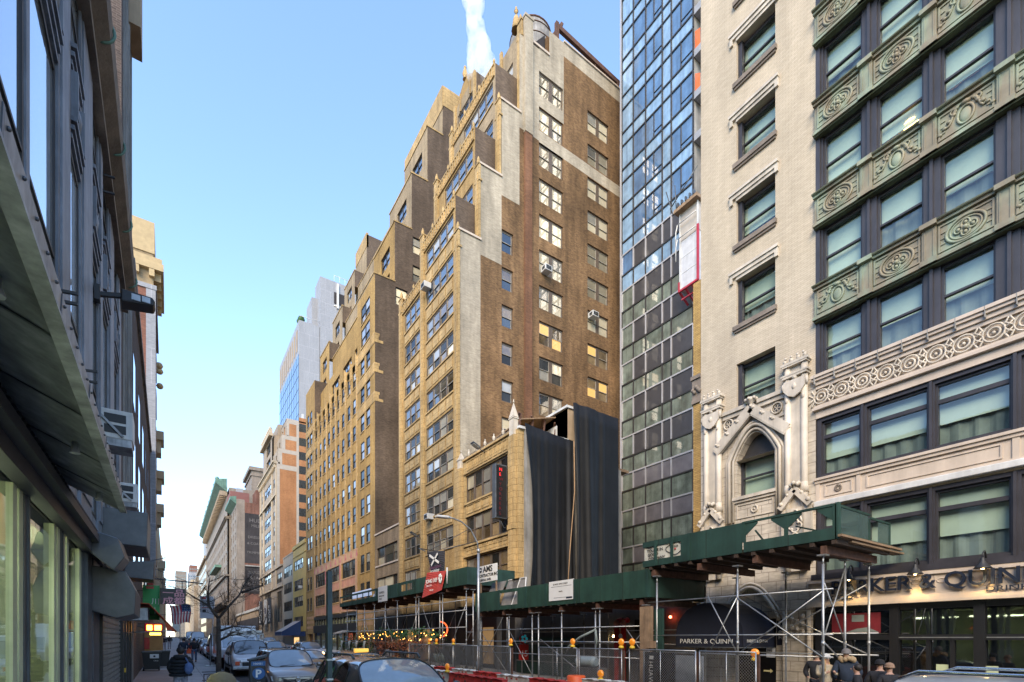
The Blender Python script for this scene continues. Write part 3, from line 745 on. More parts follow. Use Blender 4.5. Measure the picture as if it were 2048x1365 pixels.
b=MB(); b.box(W-.03,W-.01,9.92,10.25,1.55,1.9); o=hb('fire_sign',b,M['white']); text('sign_lettering','FIRE',.11,M['ink'],(W-.035,10.21,1.76),FX,o,.004); 
b=MB(); b.box(W-.02,W,9.62,9.86,2.0,3.05); o=hb('blade_sign',b,M['navycloth'])
for k,ch in enumerate('ROOM'): text('sign_lettering',ch,.16,M['wletter'],(W-.03,9.80,2.82-.2*k),FX,o,.004)
b=MB(); b.prism([(W-.02,10.35,1.02),(W-.02,10.10,1.02),(W-.02,10.10,.97),(W-.02,10.0,1.05),(W-.02,10.10,1.13),(W-.02,10.10,1.08),(W-.02,10.35,1.08)],(-.01,0,0)); hb('arrow_mark',b,mat('pale_yellow_paint',(.7,.62,.3),.6,amt=0))
# ---- domed entrance awning
aw=thing('entrance_awning','rounded navy canvas awning over the hotel entrance, white lettering on its valance','awning',(16.9,11,2.3))
def awning_dome(y0,y1,x0,x1,z0,h,name,par):
    b=MB(); n=10
    for i in range(n):
        t0,t1=i/n,(i+1)/n; 
        P=lambda t,y:(x1-(x1-x0)*math.sin(t*PI/2),y,z0+h*math.cos(t*PI/2))
        b.quad(P(t1,y1),P(t1,y0),P(t0,y0),P(t0,y1),0,True)
        for y in (y0,y1): b.poly([(x1,y,z0),P(t0,y),P(t1,y)][::(1 if y==y0 else -1)])
    b.quad((x0,y1,z0-.3),(x0,y0,z0-.3),(x0,y0,z0),(x0,y1,z0)); b.quad((x0,y0,z0-.3),(x1,y0,z0-.3),(x1,y0,z0),(x0,y0,z0)); b.quad((x1,y1,z0-.3),(x0,y1,z0-.3),(x0,y1,z0),(x1,y1,z0))
    return b.build(name,M['navycloth'],par)
# two lobes: over the door, seen end-on
b=MB(); n=14; yA,yB,xa,xb,z0,h=9.95,12.75,16.3,W,2.20,1.35
def ap(t,x): return (x,(yA+yB)/2+(yB-yA)/2*math.cos(t*PI),z0+h*math.sin(t*PI)**.8)
for i in range(n):
    t0,t1=i/n,(i+1)/n
    b.quad(ap(t0,xa),ap(t0,xb),ap(t1,xb),ap(t1,xa),0,True); b.poly([((xa),(yA+yB)/2,z0),ap(t0,xa),ap(t1,xa)])
b.quad((xa,yB,z0-.28),(xa,yA,z0-.28),(xa,yA,z0),(xa,yB,z0)); b.quad((xa,yA,z0-.28),(xb,yA,z0-.28),(xb,yA,z0),(xa,yA,z0)); b.quad((xb,yB,z0-.28),(xa,yB,z0-.28),(xa,yB,z0),(xb,yB,z0))
b.build('canopy',M['navycloth'],aw)
text('valance_lettering','PARKER & QUINN',.24,M['wletter'],(xa-.01,12.55,z0-.14),FX,aw,.003,sx=1.15)
text('valance_lettering','PARKER & QUINN',.16,M['wletter'],(xa+.2,yA-.01,z0-.1),FY,aw,.003)
b=MB(); b.tube([(xa,yA,z0-.28),(xa,yB,z0-.28)],.02,6); b.tube([(xa,yA,z0-.28),(xb,yA,z0-.28)],.02,6); b.build('frame',M['dsteel'],aw)
# ---- brown brick pier between hotel and the open lot
nb=thing('brick_pier','narrow brown brick pier with carved capital between the hotel and the glass tower','wall',(W,13.3,0))
b=MB(); b.box(W+.05,W+.6,13.06,13.46,0,17.2); b.build('shaft',M['umber_brick'],nb)
b=MB(); b.box(W-.02,W+.65,13.055,13.5,12.1,12.25); b.box(W,W+.65,13.06,13.48,12.25,13.1); b.box(W-.06,W+.65,13.05,13.52,13.1,13.25)
for k in range(5): b.ball((W-.02,13.1+.08*k,12.55+.1*(k%3)),.09,6)
b.build('capital',M['brownstone'],nb)
# ================================================================ GLASS TOWER (set back in the lot)
XT=33.5
tw=thing('glass_tower','slim blue glass tower standing back between the brown brick side wall and the cream hotel','building',(XT+6,28,0))
yg=[31.95,30.62,29.25,27.5,26.6,24.55]       # mullion lines
zfl=[]                                        # (z0,z1) alternating vision glass / panel rows, from photo measurements
z=7.0
glassA=mat('tower_glass_sky',(.10,.19,.33),.04,amt=.35,scale=1.1,coat=1,streak=(2.2,.4))  # sky reflection put into the blue base colour
glassB=mat('tower_glass_sky_pale',(.26,.40,.55),.05,amt=.3,scale=1.4,coat=1,streak=(2.5,.35))  # paler copy, again with the reflected sky in its base
glassG=mat('tower_glass_green_reflection',(.19,.225,.185),.04,amt=.55,scale=.9,coat=1,streak=(1.8,.45))  # same glass lower down, greenish reflection put into the base
panelD=mat('dark_grey_spandrel_panel',(.045,.043,.047),.4,amt=.3,scale=2,coat=.3)
panelM=mat('mid_grey_spandrel_panel',(.14,.13,.14),.45,amt=.3,scale=1.5,coat=.3)
mullL=mat('pale_aluminium_mullion',(.45,.44,.45),.4,amt=.1,metal=.3)
fr=MB(); frl=MB()
def band(z0,z1,mats,name,light=False,sub=()):
    g=MB(); used=[]
    for i in range(5):
        mm=mats[i]
        if mm not in used: used.append(mm)
        g.quad((XT,yg[i],z0),(XT,yg[i+1],z0),(XT,yg[i+1],z1),(XT,yg[i],z1),used.index(mm))
    g.build(name,used,tw)
    f=frl if light else fr; w=.06
    f.box(XT-.08,XT+.02,yg[5],yg[0],z1-w,z1+w)
    for i in range(6): f.box(XT-.08,XT+.02,yg[i]-.05,yg[i]+.05,z0+w,z1-w)
    for i,t in sub: 
        yy=yg[i]+(yg[i+1]-yg[i])*t; f.box(XT-.06,XT+.02,yy-.035,yy+.035,z0+w,z1-w); f.box(XT-.06,XT+.02,yy,yg[i+1],z0+(z1-z0)*.22,z0+(z1-z0)*.22+.05)
P=3.25
k=0; z=7.0
while z<15.5:                                 # lowest floors: pale panels and green-tinted glass
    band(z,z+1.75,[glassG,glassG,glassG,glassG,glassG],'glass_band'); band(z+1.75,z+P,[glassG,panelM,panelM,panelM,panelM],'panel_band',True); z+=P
while z<36.0:                                 # middle floors: dark panels
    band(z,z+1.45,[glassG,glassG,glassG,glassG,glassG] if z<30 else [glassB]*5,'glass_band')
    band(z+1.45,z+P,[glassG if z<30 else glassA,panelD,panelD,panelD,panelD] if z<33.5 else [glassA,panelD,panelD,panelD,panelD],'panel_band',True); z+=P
while z<82:
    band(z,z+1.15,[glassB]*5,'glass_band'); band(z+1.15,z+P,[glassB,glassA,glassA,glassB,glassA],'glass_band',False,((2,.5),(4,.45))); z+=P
fr.build('dark_mullion',M['darkframe'],tw); frl.build('pale_mullion',mullL,tw)
b=MB(); b.box(XT+.05,XT+14,24.55,32.05,0,83); b.box(XT-.1,XT+.05,31.95,32.12,5,83); b.build('body',M['concrete'],tw)
b=MB(); b.box(XT-.12,XT+.04,31.951,32.13,5,84); b.build('edge_trim',mullL,tw)
# unfinished corner: slab edges, columns, orange netting
b=MB(); z=40.5
while z<83: b.box(XT+.0,XT+2,23.72,24.5,z,z+.55); z+=P
b.pieces('slab_edge',M['white_panel'],tw); 
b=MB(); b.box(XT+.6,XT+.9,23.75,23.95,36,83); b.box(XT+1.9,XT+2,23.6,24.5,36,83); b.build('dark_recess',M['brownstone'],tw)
for i in range(9):
    b=MB(); z=41.05+P*i; 
    if i in (1,2,4,5,7,8): b.quad((XT+.05,24.45,z+.05),(XT+.05,23.98,z+.05),(XT+.05,23.98,z+1.25-.2*(i%2)),(XT+.05,24.45,z+1.4)); b.build('safety_net',M['orange_net'],tw)
# ---- builders' hoist on the tower corner
ho=thing('construction_hoist','grey builders hoist cage with red underframe hanging on the glass tower corner','hoist',(32.7,24.3,32.5))
hy0,hy1,hx0,hx1=23.3,24.95,32.4,33.4
b=MB(); b.box(hx0,hx1,hy0+.05,hy1,28.80,32.50); b.build('cage_panel',mat('grey_sheet_panel',(.55,.55,.56),.5,amt=.2,scale=2,streak=(3,.2)),ho)
b=MB(); b.box(hx0-.03,hx1,hy0+.02,hy1-.02,32.50,34.60,0); b.build('back_panel',mat('beige_board',(.42,.38,.33),.7,amt=.2),ho)
b=MB()
for z in (30.00,31.20): b.box(hx0-.02,hx0,hy0+.1,hy1-.1,z,z+.07)
for y in (hy0+.05,hy1-.05): b.bar((hx0-.05,y,28.80),(hx0-.05,y,34.90),.09)
for z in (32.60,33.70): 
    b.tube([(hx0-.3,hy0,z),(hx0-.3,hy1,z)],.04,6); b.tube([(hx0-.3,hy1,z),(hx0-.3,hy1+.15,z-.5),(hx0-.3,hy1+.15,z-1.6)],.04,6)
b.build('guard_rail',M['white_metal'],ho)
b=MB()
for y in (hy0,hy1): b.bar((hx0-.08,y,28.70),(hx0-.08,y,32.80 if y==hy0 else 29.40),.14)
for t in range(4):
    y=hy0+(hy1-hy0)*t/3; b.bar((hx0-.1,y,28.70),(hx1,y,28.10),.12)
b.bar((hx0-.1,hy0,28.70),(hx0-.1,hy1,28.70),.14); b.bar((hx0+.2,hy0,28.20),(hx0+.6,hy1,28.50),.1); b.bar((hx0+.2,hy1,28.20),(hx0+.6,hy0,28.50),.1)
b.build('red_underframe',mat('red_steel',(.42,.025,.045),.5,amt=.3),ho)
b=MB(); b.box(hx0-.5,hx1,hy0-.2,hy1+.2,34.60,34.85); b.build('timber_deck',M['rawwood'],ho)
b=MB(); b.tube([(hx0-.4,hy0-.2,36.80),(hx0-.4,hy1+.6,35.30)],.04,6); b.tube([(hx0-.4,hy1+.3,34.60),(hx0-.5,hy1+.9,36.80)],.04,6); b.tube([(hx0-.4,hy1,34.60),(hx0-.6,hy1,36.60)],.04,6)
for k in range(5): b.box(hx0-.55,hx0-.35,hy0+.35*k,hy0+.35*k+.12,34.85,35.15)
b.build('scaffold_tube',M['dsteel'],ho)

# ================================================================ LOW BUILDING with tarps (R3)
Y3=26.3
lo=thing('low_terracotta_building','low three storey buff terra cotta building with pinnacled parapet, its side hung with black tarps','building',(W+4,30,0))
b=MB(); holes=[(27.55,33.25,12.25,14.3),(27.55,33.25,9.2,11.2),(27.55,33.25,6.2,8.15)]
b.wall_x(W,-1,26.3,33.62,4.6,15.55,holes,.3); b.box(W+.35,W+8.4,26.32,33.6,0,15.5); b.quad((W,26.3,4.6),(W+.4,26.3,4.6),(W+.4,26.3,15.55),(W,26.3,15.55)); b.build('front_wall',M['gold_terra'],lo)
for h in holes:
    for k in range(5):
        w_=(h[1]-h[0])/5; window(lo,'x',W,-1,h[0]+w_*(k+.5),h[2],w_,h[3]-h[2],1,kind='gold',depth=.2,out=.09)
b=MB()
for z0,z1 in ((14.6,15.3),(11.4,12.05)):
    n=9 if z0>14 else 5
    for k in range(n):
        y0=27.6+5.5*k/n; y1=y0+5.5/n-.12
        b.box(W-.05,W,y0,y1,z1-.05,z1); b.box(W-.05,W,y0,y1,z0,z0+.05)
        b.box(W-.05,W,y0,y0+.05,z0+.05,z1-.05); b.box(W-.05,W,y1-.05,y1,z0+.05,z1-.05)
        if z0>14: b.box(W-.03,W,(y0+y1)/2-.02,(y0+y1)/2+.02,z0+.05,z1-.05)
b.box(W-.14,W,26.9,33.5,15.42,15.56); b.box(W-.1,W,27.4,33.4,14.38,14.48); b.box(W-.1,W,27.4,33.4,12.1,12.22); b.box(W-.12,W,27.4,33.4,9.0,9.14); b.box(W-.14,W,27.4,33.4,8.22,8.36)
for k in range(9):
    for j in range(2): b.box(W-.04,W,27.55+.62*k,27.55+.62*k+.5,8.42+.27*j,8.63+.27*j)
for yb in (26.85,33.9):
    b.box(W-.22,W+.3,yb-.32,yb+.32,4.6,15.2 if yb<30 else 15.0); b.box(W-.25,W-.22,yb-.12,yb+.12,5,15)
    b.box(W-.28,W+.32,yb-.36,yb+.36,9.2,9.5); b.box(W-.24,W-.22,yb-.2,yb-.12,6,9)
b.build('terra_cotta_trim',M['gold_terra'],lo)
b=MB()
for yb,zt,s in ((26.85,15.2,1.5),(33.9,15.0,.9)):
    b.box(W-.2,W+.2,yb-.22,yb+.22,zt,zt+.7*s)
    b.prism([(W-.24,yb-.26,zt+.7*s),(W+.24,yb-.26,zt+.7*s),(W+.24,yb+.26,zt+.7*s),(W-.24,yb+.26,zt+.7*s)],(0,0,.08))
    n0=len(b.v); b.v+=[(W-.22,yb-.24,zt+.78*s),(W+.22,yb-.24,zt+.78*s),(W+.22,yb+.24,zt+.78*s),(W-.22,yb+.24,zt+.78*s),(W,yb,zt+1.45*s)]
    for q in ((0,1,4),(1,2,4),(2,3,4),(3,0,4)): b.f.append(tuple(n0+i for i in q)); b.m.append(0); b.sm.append(False)
    b.lathe((W,yb,zt+1.42*s),[(.03,0),(.07,.05),(.02,.12),(.05,.17),(.01,.22)],7)
for k in range(5):
    y=28.0+1.15*k; b.lathe((W-.05,y,15.55),[(.09,0),(.05,.1),(.12,.2),(.1,.34),(.03,.44),(.06,.5),(.02,.56)],8)
b.pieces('finial',M['terra_plain'],lo)
b=MB(); b.prism([(W-.1,27.3,15.57),(W-.1,33.4,15.57),(W+.9,33.4,16.15),(W+.9,27.3,16.15)],(0,0,.05)); 
for k in range(21): b.bar((W-.1,27.4+.29*k,15.63),(W+.9,27.4+.29*k,16.22),.09,.07)
b.build('tiled_coping',M['brownstone'],lo)
# side wall, concrete edges, upper rear storey
b=MB(); b.box(W+.41,W+8.4,26.0,26.3,0,15.5); b.build('side_wall',M['concrete'],lo)
b=MB(); b.wall_x(22.34,-1,26.3,33.0,15.6,17.9); b.box(22.34,26.7,26.3,33,15.5,17.8); b.build('rear_storey',M['tan_stucco'],lo)
b=MB(); b.box(22.2,26.8,26.2,33.1,17.82,17.98); b.box(W-.05,22.3,26.15,26.4,15.5,15.66); b.build('metal_coping',M['white_metal'],lo)
b=MB(); b.box(22.30,22.34,27.4,29.3,15.7,17.0); b.build('grey_door',M['white_metal'],lo)
def tarp(name,label,x0,x1,zt0,zt1,zb,y,seed):
    r=random.Random(seed); b=MB(); nx,nz=80,16; G=[]
    ph=[r.random()*6 for _ in range(6)]
    for j in range(nz+1):
        v=j/nz; row=[]
        for i in range(nx+1):
            u=i/nx; x=x0+(x1-x0)*u; zt=zt0+(zt1-zt0)*u; z=zt+(zb-zt)*v
            yy=y-.06-(.07+.16*v)*max(.12,.35+math.sin(u*13+ph[0]+2.2*math.sin(u*5))*.6+math.sin(u*23+ph[1]+v*1.5+1.5*math.sin(u*9))*.35+math.sin(u*47+ph[3]+2*math.sin(u*6))*.22+math.sin(u*5+ph[2])*.9+.6)-.25*math.exp(-((u-.02)/.05)**2)*math.sin(PI*min(1,v*1.1))
            x+=(.42*math.sin(v*PI)*math.exp(-u*9) if name=='front' else 0)
            row.append((x,yy,z))
        G.append(row)
    for j in range(nz):
        for i in range(nx): b.quad(G[j+1][i],G[j+1][i+1],G[j][i+1],G[j][i],0,True)
    o=b.build('black_tarp',M['tarp'],None,0,True); s=o.modifiers.new('thick','SOLIDIFY'); s.thickness=.02
    return tag(o,label,'tarp','tarps hung on the side wall')
tarp('front','wide lower black tarp hanging from the low building parapet',W+.12,22.45,15.72,15.45,3.2,26.0,3)
tarp('rear','taller black tarp hung from the rear storey of the low building',22.36,26.72,17.98,18.0,3.2,25.95,8)
b=MB(); b.tube([(22.4,25.72,15.4),(22.35,25.6,12),(21.9,25.55,8),(21.6,25.5,4.6)],.035,6); tag(b.build('rope',mat('tan_rope',(.35,.22,.12),.9,amt=.2)),'tan rope hanging down the seam of the black tarps','rope')
# rear plywood/steel clutter on the roof
rc=thing('roof_framework','rusty steel and plywood framework on the roof behind the black tarps','framework',(23,30,16))
b=MB(); 
for k in range(5): b.bar((19.2+k,27.6,15.6),(19.4+k,27.6,17.2),.1); b.bar((19.2+k,27.5,17.2),(20.2+k,29.5,16.2),.1)
b.build('steel_post',M['rusty'],rc); b=MB(); b.prism([(19.3,27.4,16.7),(22.2,27.4,17.5),(22.2,30.5,17.3),(19.3,30.5,16.5)],(0,0,.08)); b.box(26.9,29,27,30,14.8,15); b.pieces('plywood_sheet',M['rawwood'],rc)
# strip of old concrete wall right of the tarps
b=MB(); b.box(26.75,27.55,26.4,27.0,0,14.6); b.box(26.9,27.2,26.3,26.4,6,6.3); tag(b.build('concrete_wall',M['concrete']),'bare weathered concrete wall between the black tarps and the glass tower','wall')
# LED blade sign
bs=thing('blade_sign','tall black blade sign with red letters on the terra cotta front','sign',(17.9,27.4,11))
b=MB(); b.box(17.15,18.02,27.2,27.62,9.9,13.35); b.build('box',M['dsteel'],bs,.02)
b=MB(); b.box(17.22,17.95,27.17,27.199,10.0,13.25); b.build('face',M['black'],bs)
ledm=mat('red_led',(.5,.02,.02),.5,amt=0,emit=(1,.03,.03),es=.35)
dimred=mat('dim_red_letter',(.13,.01,.012),.5,amt=0)
for k,ch in enumerate('NEWYORKERS'): text('sign_lettering',ch,.30,ledm if k<2 else dimred,(17.4,27.165,12.9-.31*k),FY,bs,.004)
b=MB(); b.tube([(17.6,27.4,9.9),(17.9,27.4,9.4),(18.3,27.3,9.3)],.025,6); b.tube([(17.9,27.4,13.3),(18.35,27.4,13.3)],.03,6); b.build('bracket',M['dsteel'],bs)
# flood lights on arms
def floodlight(x,y,z,label,right=True):
    o=thing('floodlight',label,'lamp',(x,y,z)); b=MB(); b.tube([(x,y,z-.15),(x-.35,y+.05,z-.05),(x-.5,y+.1,z+.1)],.025,6); b.build('arm',M['dsteel'],o)
    b=MB(); b.prism([(x-1.05,y-.16,z+.28),(x-.5,y-.16,z+.02),(x-.5,y+.32,z+.02),(x-1.05,y+.32,z+.28)],(-.02,0,.09)); b.build('head',M['dsteel'],o,.02)
    b=MB(); b.prism([(x-1.0,y-.12,z+.245),(x-.58,y-.12,z+.045),(x-.58,y+.28,z+.045),(x-1.0,y+.28,z+.245)],(0,0,-.02)); b.build('lens',M['white_metal'],o)
floodlight(W,30.3,15.35,'floodlight on an arm above the top windows of the low terra cotta front')
floodlight(W-.1,40.7,11.0,'floodlight on an arm in front of the tall buff brick facade')

# ================================================================ R4 buff setback building
Y4a,Y4b=34.07,46.1
r4=thing('buff_setback_building','tall buff brick loft building stepping back in gothic tiers, brown painted brick side','building',(W+10,40,0))
XP=[18.3,20.1,22.0,24.2]
# A-tier tops, main-bay tops
zA=[33.2,39.13,45.3,52.9]; zB=[36.4,42.75,49.0,53.0]
front=MB(); fup=MB(); trim=MB(); gside=MB(); cream=MB(); brown=MB(); sills=MB()
tops=[35.3-.02-3.02*k for k in range(0,9)]
def bayrow(x,ya,yb,zt,n,h,kind,holes,todo):
    holes.append((ya,yb,zt-h,zt)); todo.append((x,(ya+yb)/2,zt-h,yb-ya,h,n,kind))
# tier 0 front
holes=[];todo=[]
for k,zt in enumerate(tops): bayrow(18.3,35.16,40.16,zt,4,1.72,'sky' if k<2 else 'gold' if k in (2,3) else 'mix',holes,todo)
for k in range(9):
    zt=32.44-3.0*k
    if zt>6: bayrow(18.3,41.46,44.95,zt,3,1.78,'gold' if k else 'sky',holes,todo)
front.wall_x(18.3,-1,34.07,40.85,0,33.2,[h for h in holes if h[1]<41 and h[3]<33.2],.3)
front.wall_x(18.3,-1,34.8,40.85,33.2,36.4,[h for h in holes if h[1]<41 and h[3]>33.2],.3)
front.wall_x(18.3,-1,40.85,46.1,0,33.6,[h for h in holes if h[1]>41],.3)
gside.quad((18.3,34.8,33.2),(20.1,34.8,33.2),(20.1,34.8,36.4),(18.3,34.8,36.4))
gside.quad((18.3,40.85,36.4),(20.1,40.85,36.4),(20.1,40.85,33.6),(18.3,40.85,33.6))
front.quad((18.3,34.07,33.2),(18.3,46.1,33.2),(20.1,46.1,33.2),(20.1,34.07,33.2)) 
front.quad((18.3,34.8,36.4),(18.3,40.85,36.4),(20.1,40.85,36.4),(20.1,34.8,36.4))
# tier 1..3 fronts
for i,(x,zlo,ztop,yL) in enumerate(((20.1,33.2,zB[1],41.9),(22.0,39.1,zB[2],42.6),(24.2,45.3,53.0,46.1))):
    xb=XP[i+2] if i<2 else 30; hs=[];td=[]
    for k in range(3):
        zt=ztop-1.15-3.02*k
        if zt-1.72>zlo+.2 and i<2: bayrow(x,35.3,40.2,zt,4,1.72,'sky',hs,td)
        elif i==2 and zt-1.7>46: bayrow(x,35.6,37.0,zt-.7,1,1.72,'blind',hs,td)
    zAi=zA[i+1]
    if i<2:
        (front if i<1 else fup).wall_x(x,-1,34.07,yL,zlo,zAi,[h for h in hs if h[3]<zAi],.3)
        (front if i<1 else fup).wall_x(x,-1,34.9,yL,zAi,ztop,[h for h in hs if h[3]>=zAi],.3)
        # windows crossing the A/B line are kept wholly above or below by construction
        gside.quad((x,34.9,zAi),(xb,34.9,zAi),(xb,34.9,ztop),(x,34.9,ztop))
        front.quad((x,34.07,zAi),(x,yL,zAi),(xb,yL,zAi),(xb,34.07,zAi)); front.quad((x,34.9,ztop),(x,yL,ztop),(xb,yL,ztop),(xb,34.9,ztop))
        (front if i<1 else fup).wall_x(x,-1,yL,46.1,zlo,zlo+2.2)
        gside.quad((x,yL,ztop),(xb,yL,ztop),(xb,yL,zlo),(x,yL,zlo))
    else:
        (front if i<1 else fup).wall_x(x,-1,34.07,41.75,zlo,52.9,hs,.3)
    todo+=td
# gable block on the top tier
hs=[(42.3,45.5,52.2,54.9)]; fup.wall_x(24.2,-1,41.75,46.1,45.3,56.0,hs,.3)
todo.append((24.2,43.9,52.2,3.2,2.7,3,'dark'))
front.poly([(24.2,46.1,56.0),(24.2,41.75,56.0),(24.2,43.4,57.3),(24.2,44.4,57.3)]); gside.quad((24.2,41.75,52.9),(27.5,41.75,52.9),(27.5,41.75,56),(24.2,41.75,56)); gside.box(24.6,28,41.8,46.0,53,55.9)
for (x,yc_,z0,w,h,n,kd) in todo: window(r4,'x',x,-1,yc_,z0,w,h,n,kind=kd,depth=.13,out=.1,mul=.16,sash='lightframe'); sill(sills,'x',x,-1,yc_,z0,w,.12,.08)
front.pieces('facade_wall',M['gold_brick'],r4); fup.build('upper_facade_wall',M['drab_brick'],r4)
# ornamental terra cotta: piers, parapet ribs, spandrels
for (x,ya,yb,zt) in ((18.3,34.9,40.8,36.4),(18.3,41.2,46.0,33.6),(20.1,35.0,41.8,42.75),(22.0,35.0,42.5,49.0)):
    trim.box(x-.12,x,ya,yb,zt-.95,zt-.86); trim.box(x-.07,x,ya,yb,zt-.86,zt-.1); trim.box(x-.14,x+.25,ya,yb,zt-.1,zt+.03)
    k=ya+.2
    while k<yb-.1: trim.box(x-.14,x-.07,k,k+.13,zt-.82,zt-.14); k+=.36
    for yy in (ya+.1,(2*ya+yb)/3,(ya+2*yb)/3,yb-.1):
        trim.lathe((x-.02,yy,zt+.03),[(.11,0),(.07,.1),(.12,.2),(.09,.36),(.02,.52)],7)
for (x,yp,z0,z1) in ((18.3,34.35,4.5,33.2),(18.3,40.8,4.5,37.0),(18.3,45.7,4.5,34.2),(20.1,34.35,33.2,39.13),(20.1,41.8,33.4,43.4),(22.0,34.35,39.1,45.3),(22.0,42.5,39.1,49.4),(24.2,34.45,45.3,53.2)):
    trim.box(x-.16,x,yp-.32,yp+.32,z0,z1); trim.box(x-.22,x-.16,yp-.14,yp+.14,z0,z1-.6); trim.box(x-.2,x+.1,yp-.38,yp+.38,z1-1.3,z1-1.15); trim.box(x-.22,x+.3,yp-.36,yp+.36,z1,z1+.1)
    trim.lathe((x-.02,yp,z1+.1),[(.16,0),(.1,.12),(.16,.28),(.12,.48),(.03,.72)],8)
for k in range(8):
    zt=tops[k]-1.72
    for j in range(4): trim.box(18.26,18.3,35.3+1.22*j,36.35+1.22*j,zt-1.1,zt-.28)
    zt=32.44-3.0*k-1.78
    for j in range(3): trim.box(18.26,18.3,41.6+1.13*j,42.55+1.13*j,zt-1.0,zt-.28)
# top pier with finial, gable trims
trim.lathe((24.15,35.05,53.2),[(.42,0),(.36,.4),(.3,.8),(.16,1.2)],8); trim.lathe((24.15,35.05,54.4),[(.05,0),(.05,.25),(.2,.42),(.06,.55),(.1,.7),(.02,.85)],8)
for y in (42.0,45.9): trim.box(24.0,24.2,y-.15,y+.15,46,56.2)
for y in (42.9,44.9): trim.box(24.08,24.2,y-.06,y+.06,54.9,56.6)
trim.lathe((24.2,44.0,57.3),[(.25,0),(.14,.2),(.28,.5),(.2,.85),(.1,1.0),(.16,1.15),(.05,1.35)],9)
trim.box(24.05,24.25,37.2,37.5,50,53.5); trim.box(24.05,24.25,38.8,39.1,50,53.2)
trim.build('terra_cotta_trim',M['gold_terra'],r4); sills.pieces('window_sill',M['gold_terra'],r4)
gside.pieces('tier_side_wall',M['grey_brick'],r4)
# side wall facing the camera
Ys=34.07
wp=[]   # (xc,z0,w,h,cols)
for k in range(11):
    zt=50.0-3.0*k
    wp.append((27.12,zt-1.95,2.62,1.95,2))
for k in range(10):
    zt=49.9-3.0*k
    if zt>23: wp.append((32.6,zt-1.8,2.62,1.8,2))
for k in range(6): wp.append((22.62,35.0-3*k-1.75,1.12,1.75,1))
hol=[(x-w/2,x+w/2,z,z+h) for x,z,w,h,n in wp]
def sidewall(mb,x0,x1,z0,z1,m=0): mb.wall_y(Ys,-1,x0,x1,z0,z1,[h for h in hol if h[0]>=x0-.01 and h[1]<=x1+.01 and h[2]>=z0-.01 and h[3]<=z1+.01],.22,m)
cr=cream; br=brown
# painted cream returns next to the street
sidewall(cr,18.3,20.1,0,33.2); sidewall(cr,20.1,22.05,32.1,39.13); sidewall(cr,22.05,23.8,37.7,45.3); sidewall(cr,23.8,25.8,44.1,51.8)
sidewall(br,20.1,22.05,0,32.1); sidewall(br,22.05,23.8,0,37.7); sidewall(br,23.8,25.8,0,44.1)
# wide part: brown with cream bands, cut round the windows
x0,x1=25.8,36.0
def strip(mb,xa,xb,za,zb): mb.wall_y(Ys,-1,xa,xb,za,zb,[(max(h[0],xa),min(h[1],xb),max(h[2],za),min(h[3],zb)) for h in hol if h[0]<xb and h[1]>xa and h[2]<zb and h[3]>za],.22)
strip(br,x0,x1,0,43.97); strip(cr,x0,x1,43.97,45.0); strip(br,x0,28.5,45.0,47.0); strip(cr,x0,28.5,47.0,51.9); strip(br,28.5,x1,45.0,52.95); 
strip(cr,26.9,28.5,51.9,54.1); strip(cr,28.5,x1,52.95,54.15)
for x,z,w,h,n in wp: window(r4,'y',Ys,-1,x,z,w,h,n,kind='lit' if (z<29.5 and x>25 and (27<z or x>30) and z>24) else 'blind' if z>27 and x>25 else 'mix',depth=.18,out=.1,mul=.34,sash='lightframe')
br.box(18.95,36.0,34.4,46.0,0,32); br.box(20.75,36,34.4,46,32,38.5); br.box(22.65,36,34.4,46,38.5,44.5); br.box(24.85,36,34.4,46,44.5,51.6); br.box(26.92,36,34.4,46,51.6,54.0)
br.build('side_wall',M['brown_brick'],r4); cr.build('painted_brick_panel',M['cream_paint'],r4)
b=MB(); b.box(24.25,24.95,33.85,34.069,0,43.9); b.build('brick_flue',M['rust_brick'],r4)
b=MB(); b.box(24.22,25.0,33.8,34.5,43.9,53.3); b.box(24.16,25.06,33.74,34.56,53.3,53.5); b.build('painted_flue',M['cream_paint'],r4)
b=MB(); b.box(25.05,26.9,33.98,34.4,51.9,52.08)
for x,xx,z in ((18.2,20.1,33.2),(20.05,22.05,39.13),(22.0,23.9,45.3)): b.box(x-.05,xx+.05,33.98,34.5,z,z+.16)
b.box(28.5,36.05,33.97,34.4,54.15,54.27); b.pieces('coping',M['lime'],r4)
# stains below windows
# rooftop tank, beams
tk=thing('rooftop_water_tank','round grey water tank half hidden behind the parapet of the buff brick tower','water tank',(27.6,38.2,54))
b=MB(); b.lathe((27.9,38.0,52.6),[(2.0,0),(2.0,4.6),(1.75,5.3),(1.3,5.8),(.6,6.1),(.02,6.2)],28); b.build('vessel',mat('weathered_grey_planks',(.30,.29,.28),.8,amt=.4,scale=3,streak=(9,.5)),tk)
b=MB()
for z in (53.4,54.4,55.3,56.3,57.2): b.ring((27.9,38.0,z),2.02,.04,'z',28,5)
b.ring((27.9,38,57.9),1.78,.09,'z',28,5); b.build('hoop',M['rusty'],tk)
t2=thing('small_water_tank','small grey rooftop tank under the steel beam on the buff tower','water tank',(32,38,54)); b=MB(); b.lathe((32.6,38.5,54),[(1.1,0),(1.1,2.6),(.6,3.1),(.02,3.2)],20); b.build('vessel',bpy.data.materials['weathered_grey_planks'],t2)
b=MB()
for z in (54.8,55.6,56.3): b.ring((32.6,38.5,z),1.12,.035,'z',20,5)
b.build('hoop',M['rusty'],t2)
rf=thing('rooftop_steel_frame','long rusty steel beam on posts along the roof edge of the buff tower','framework',(32,34.6,54))
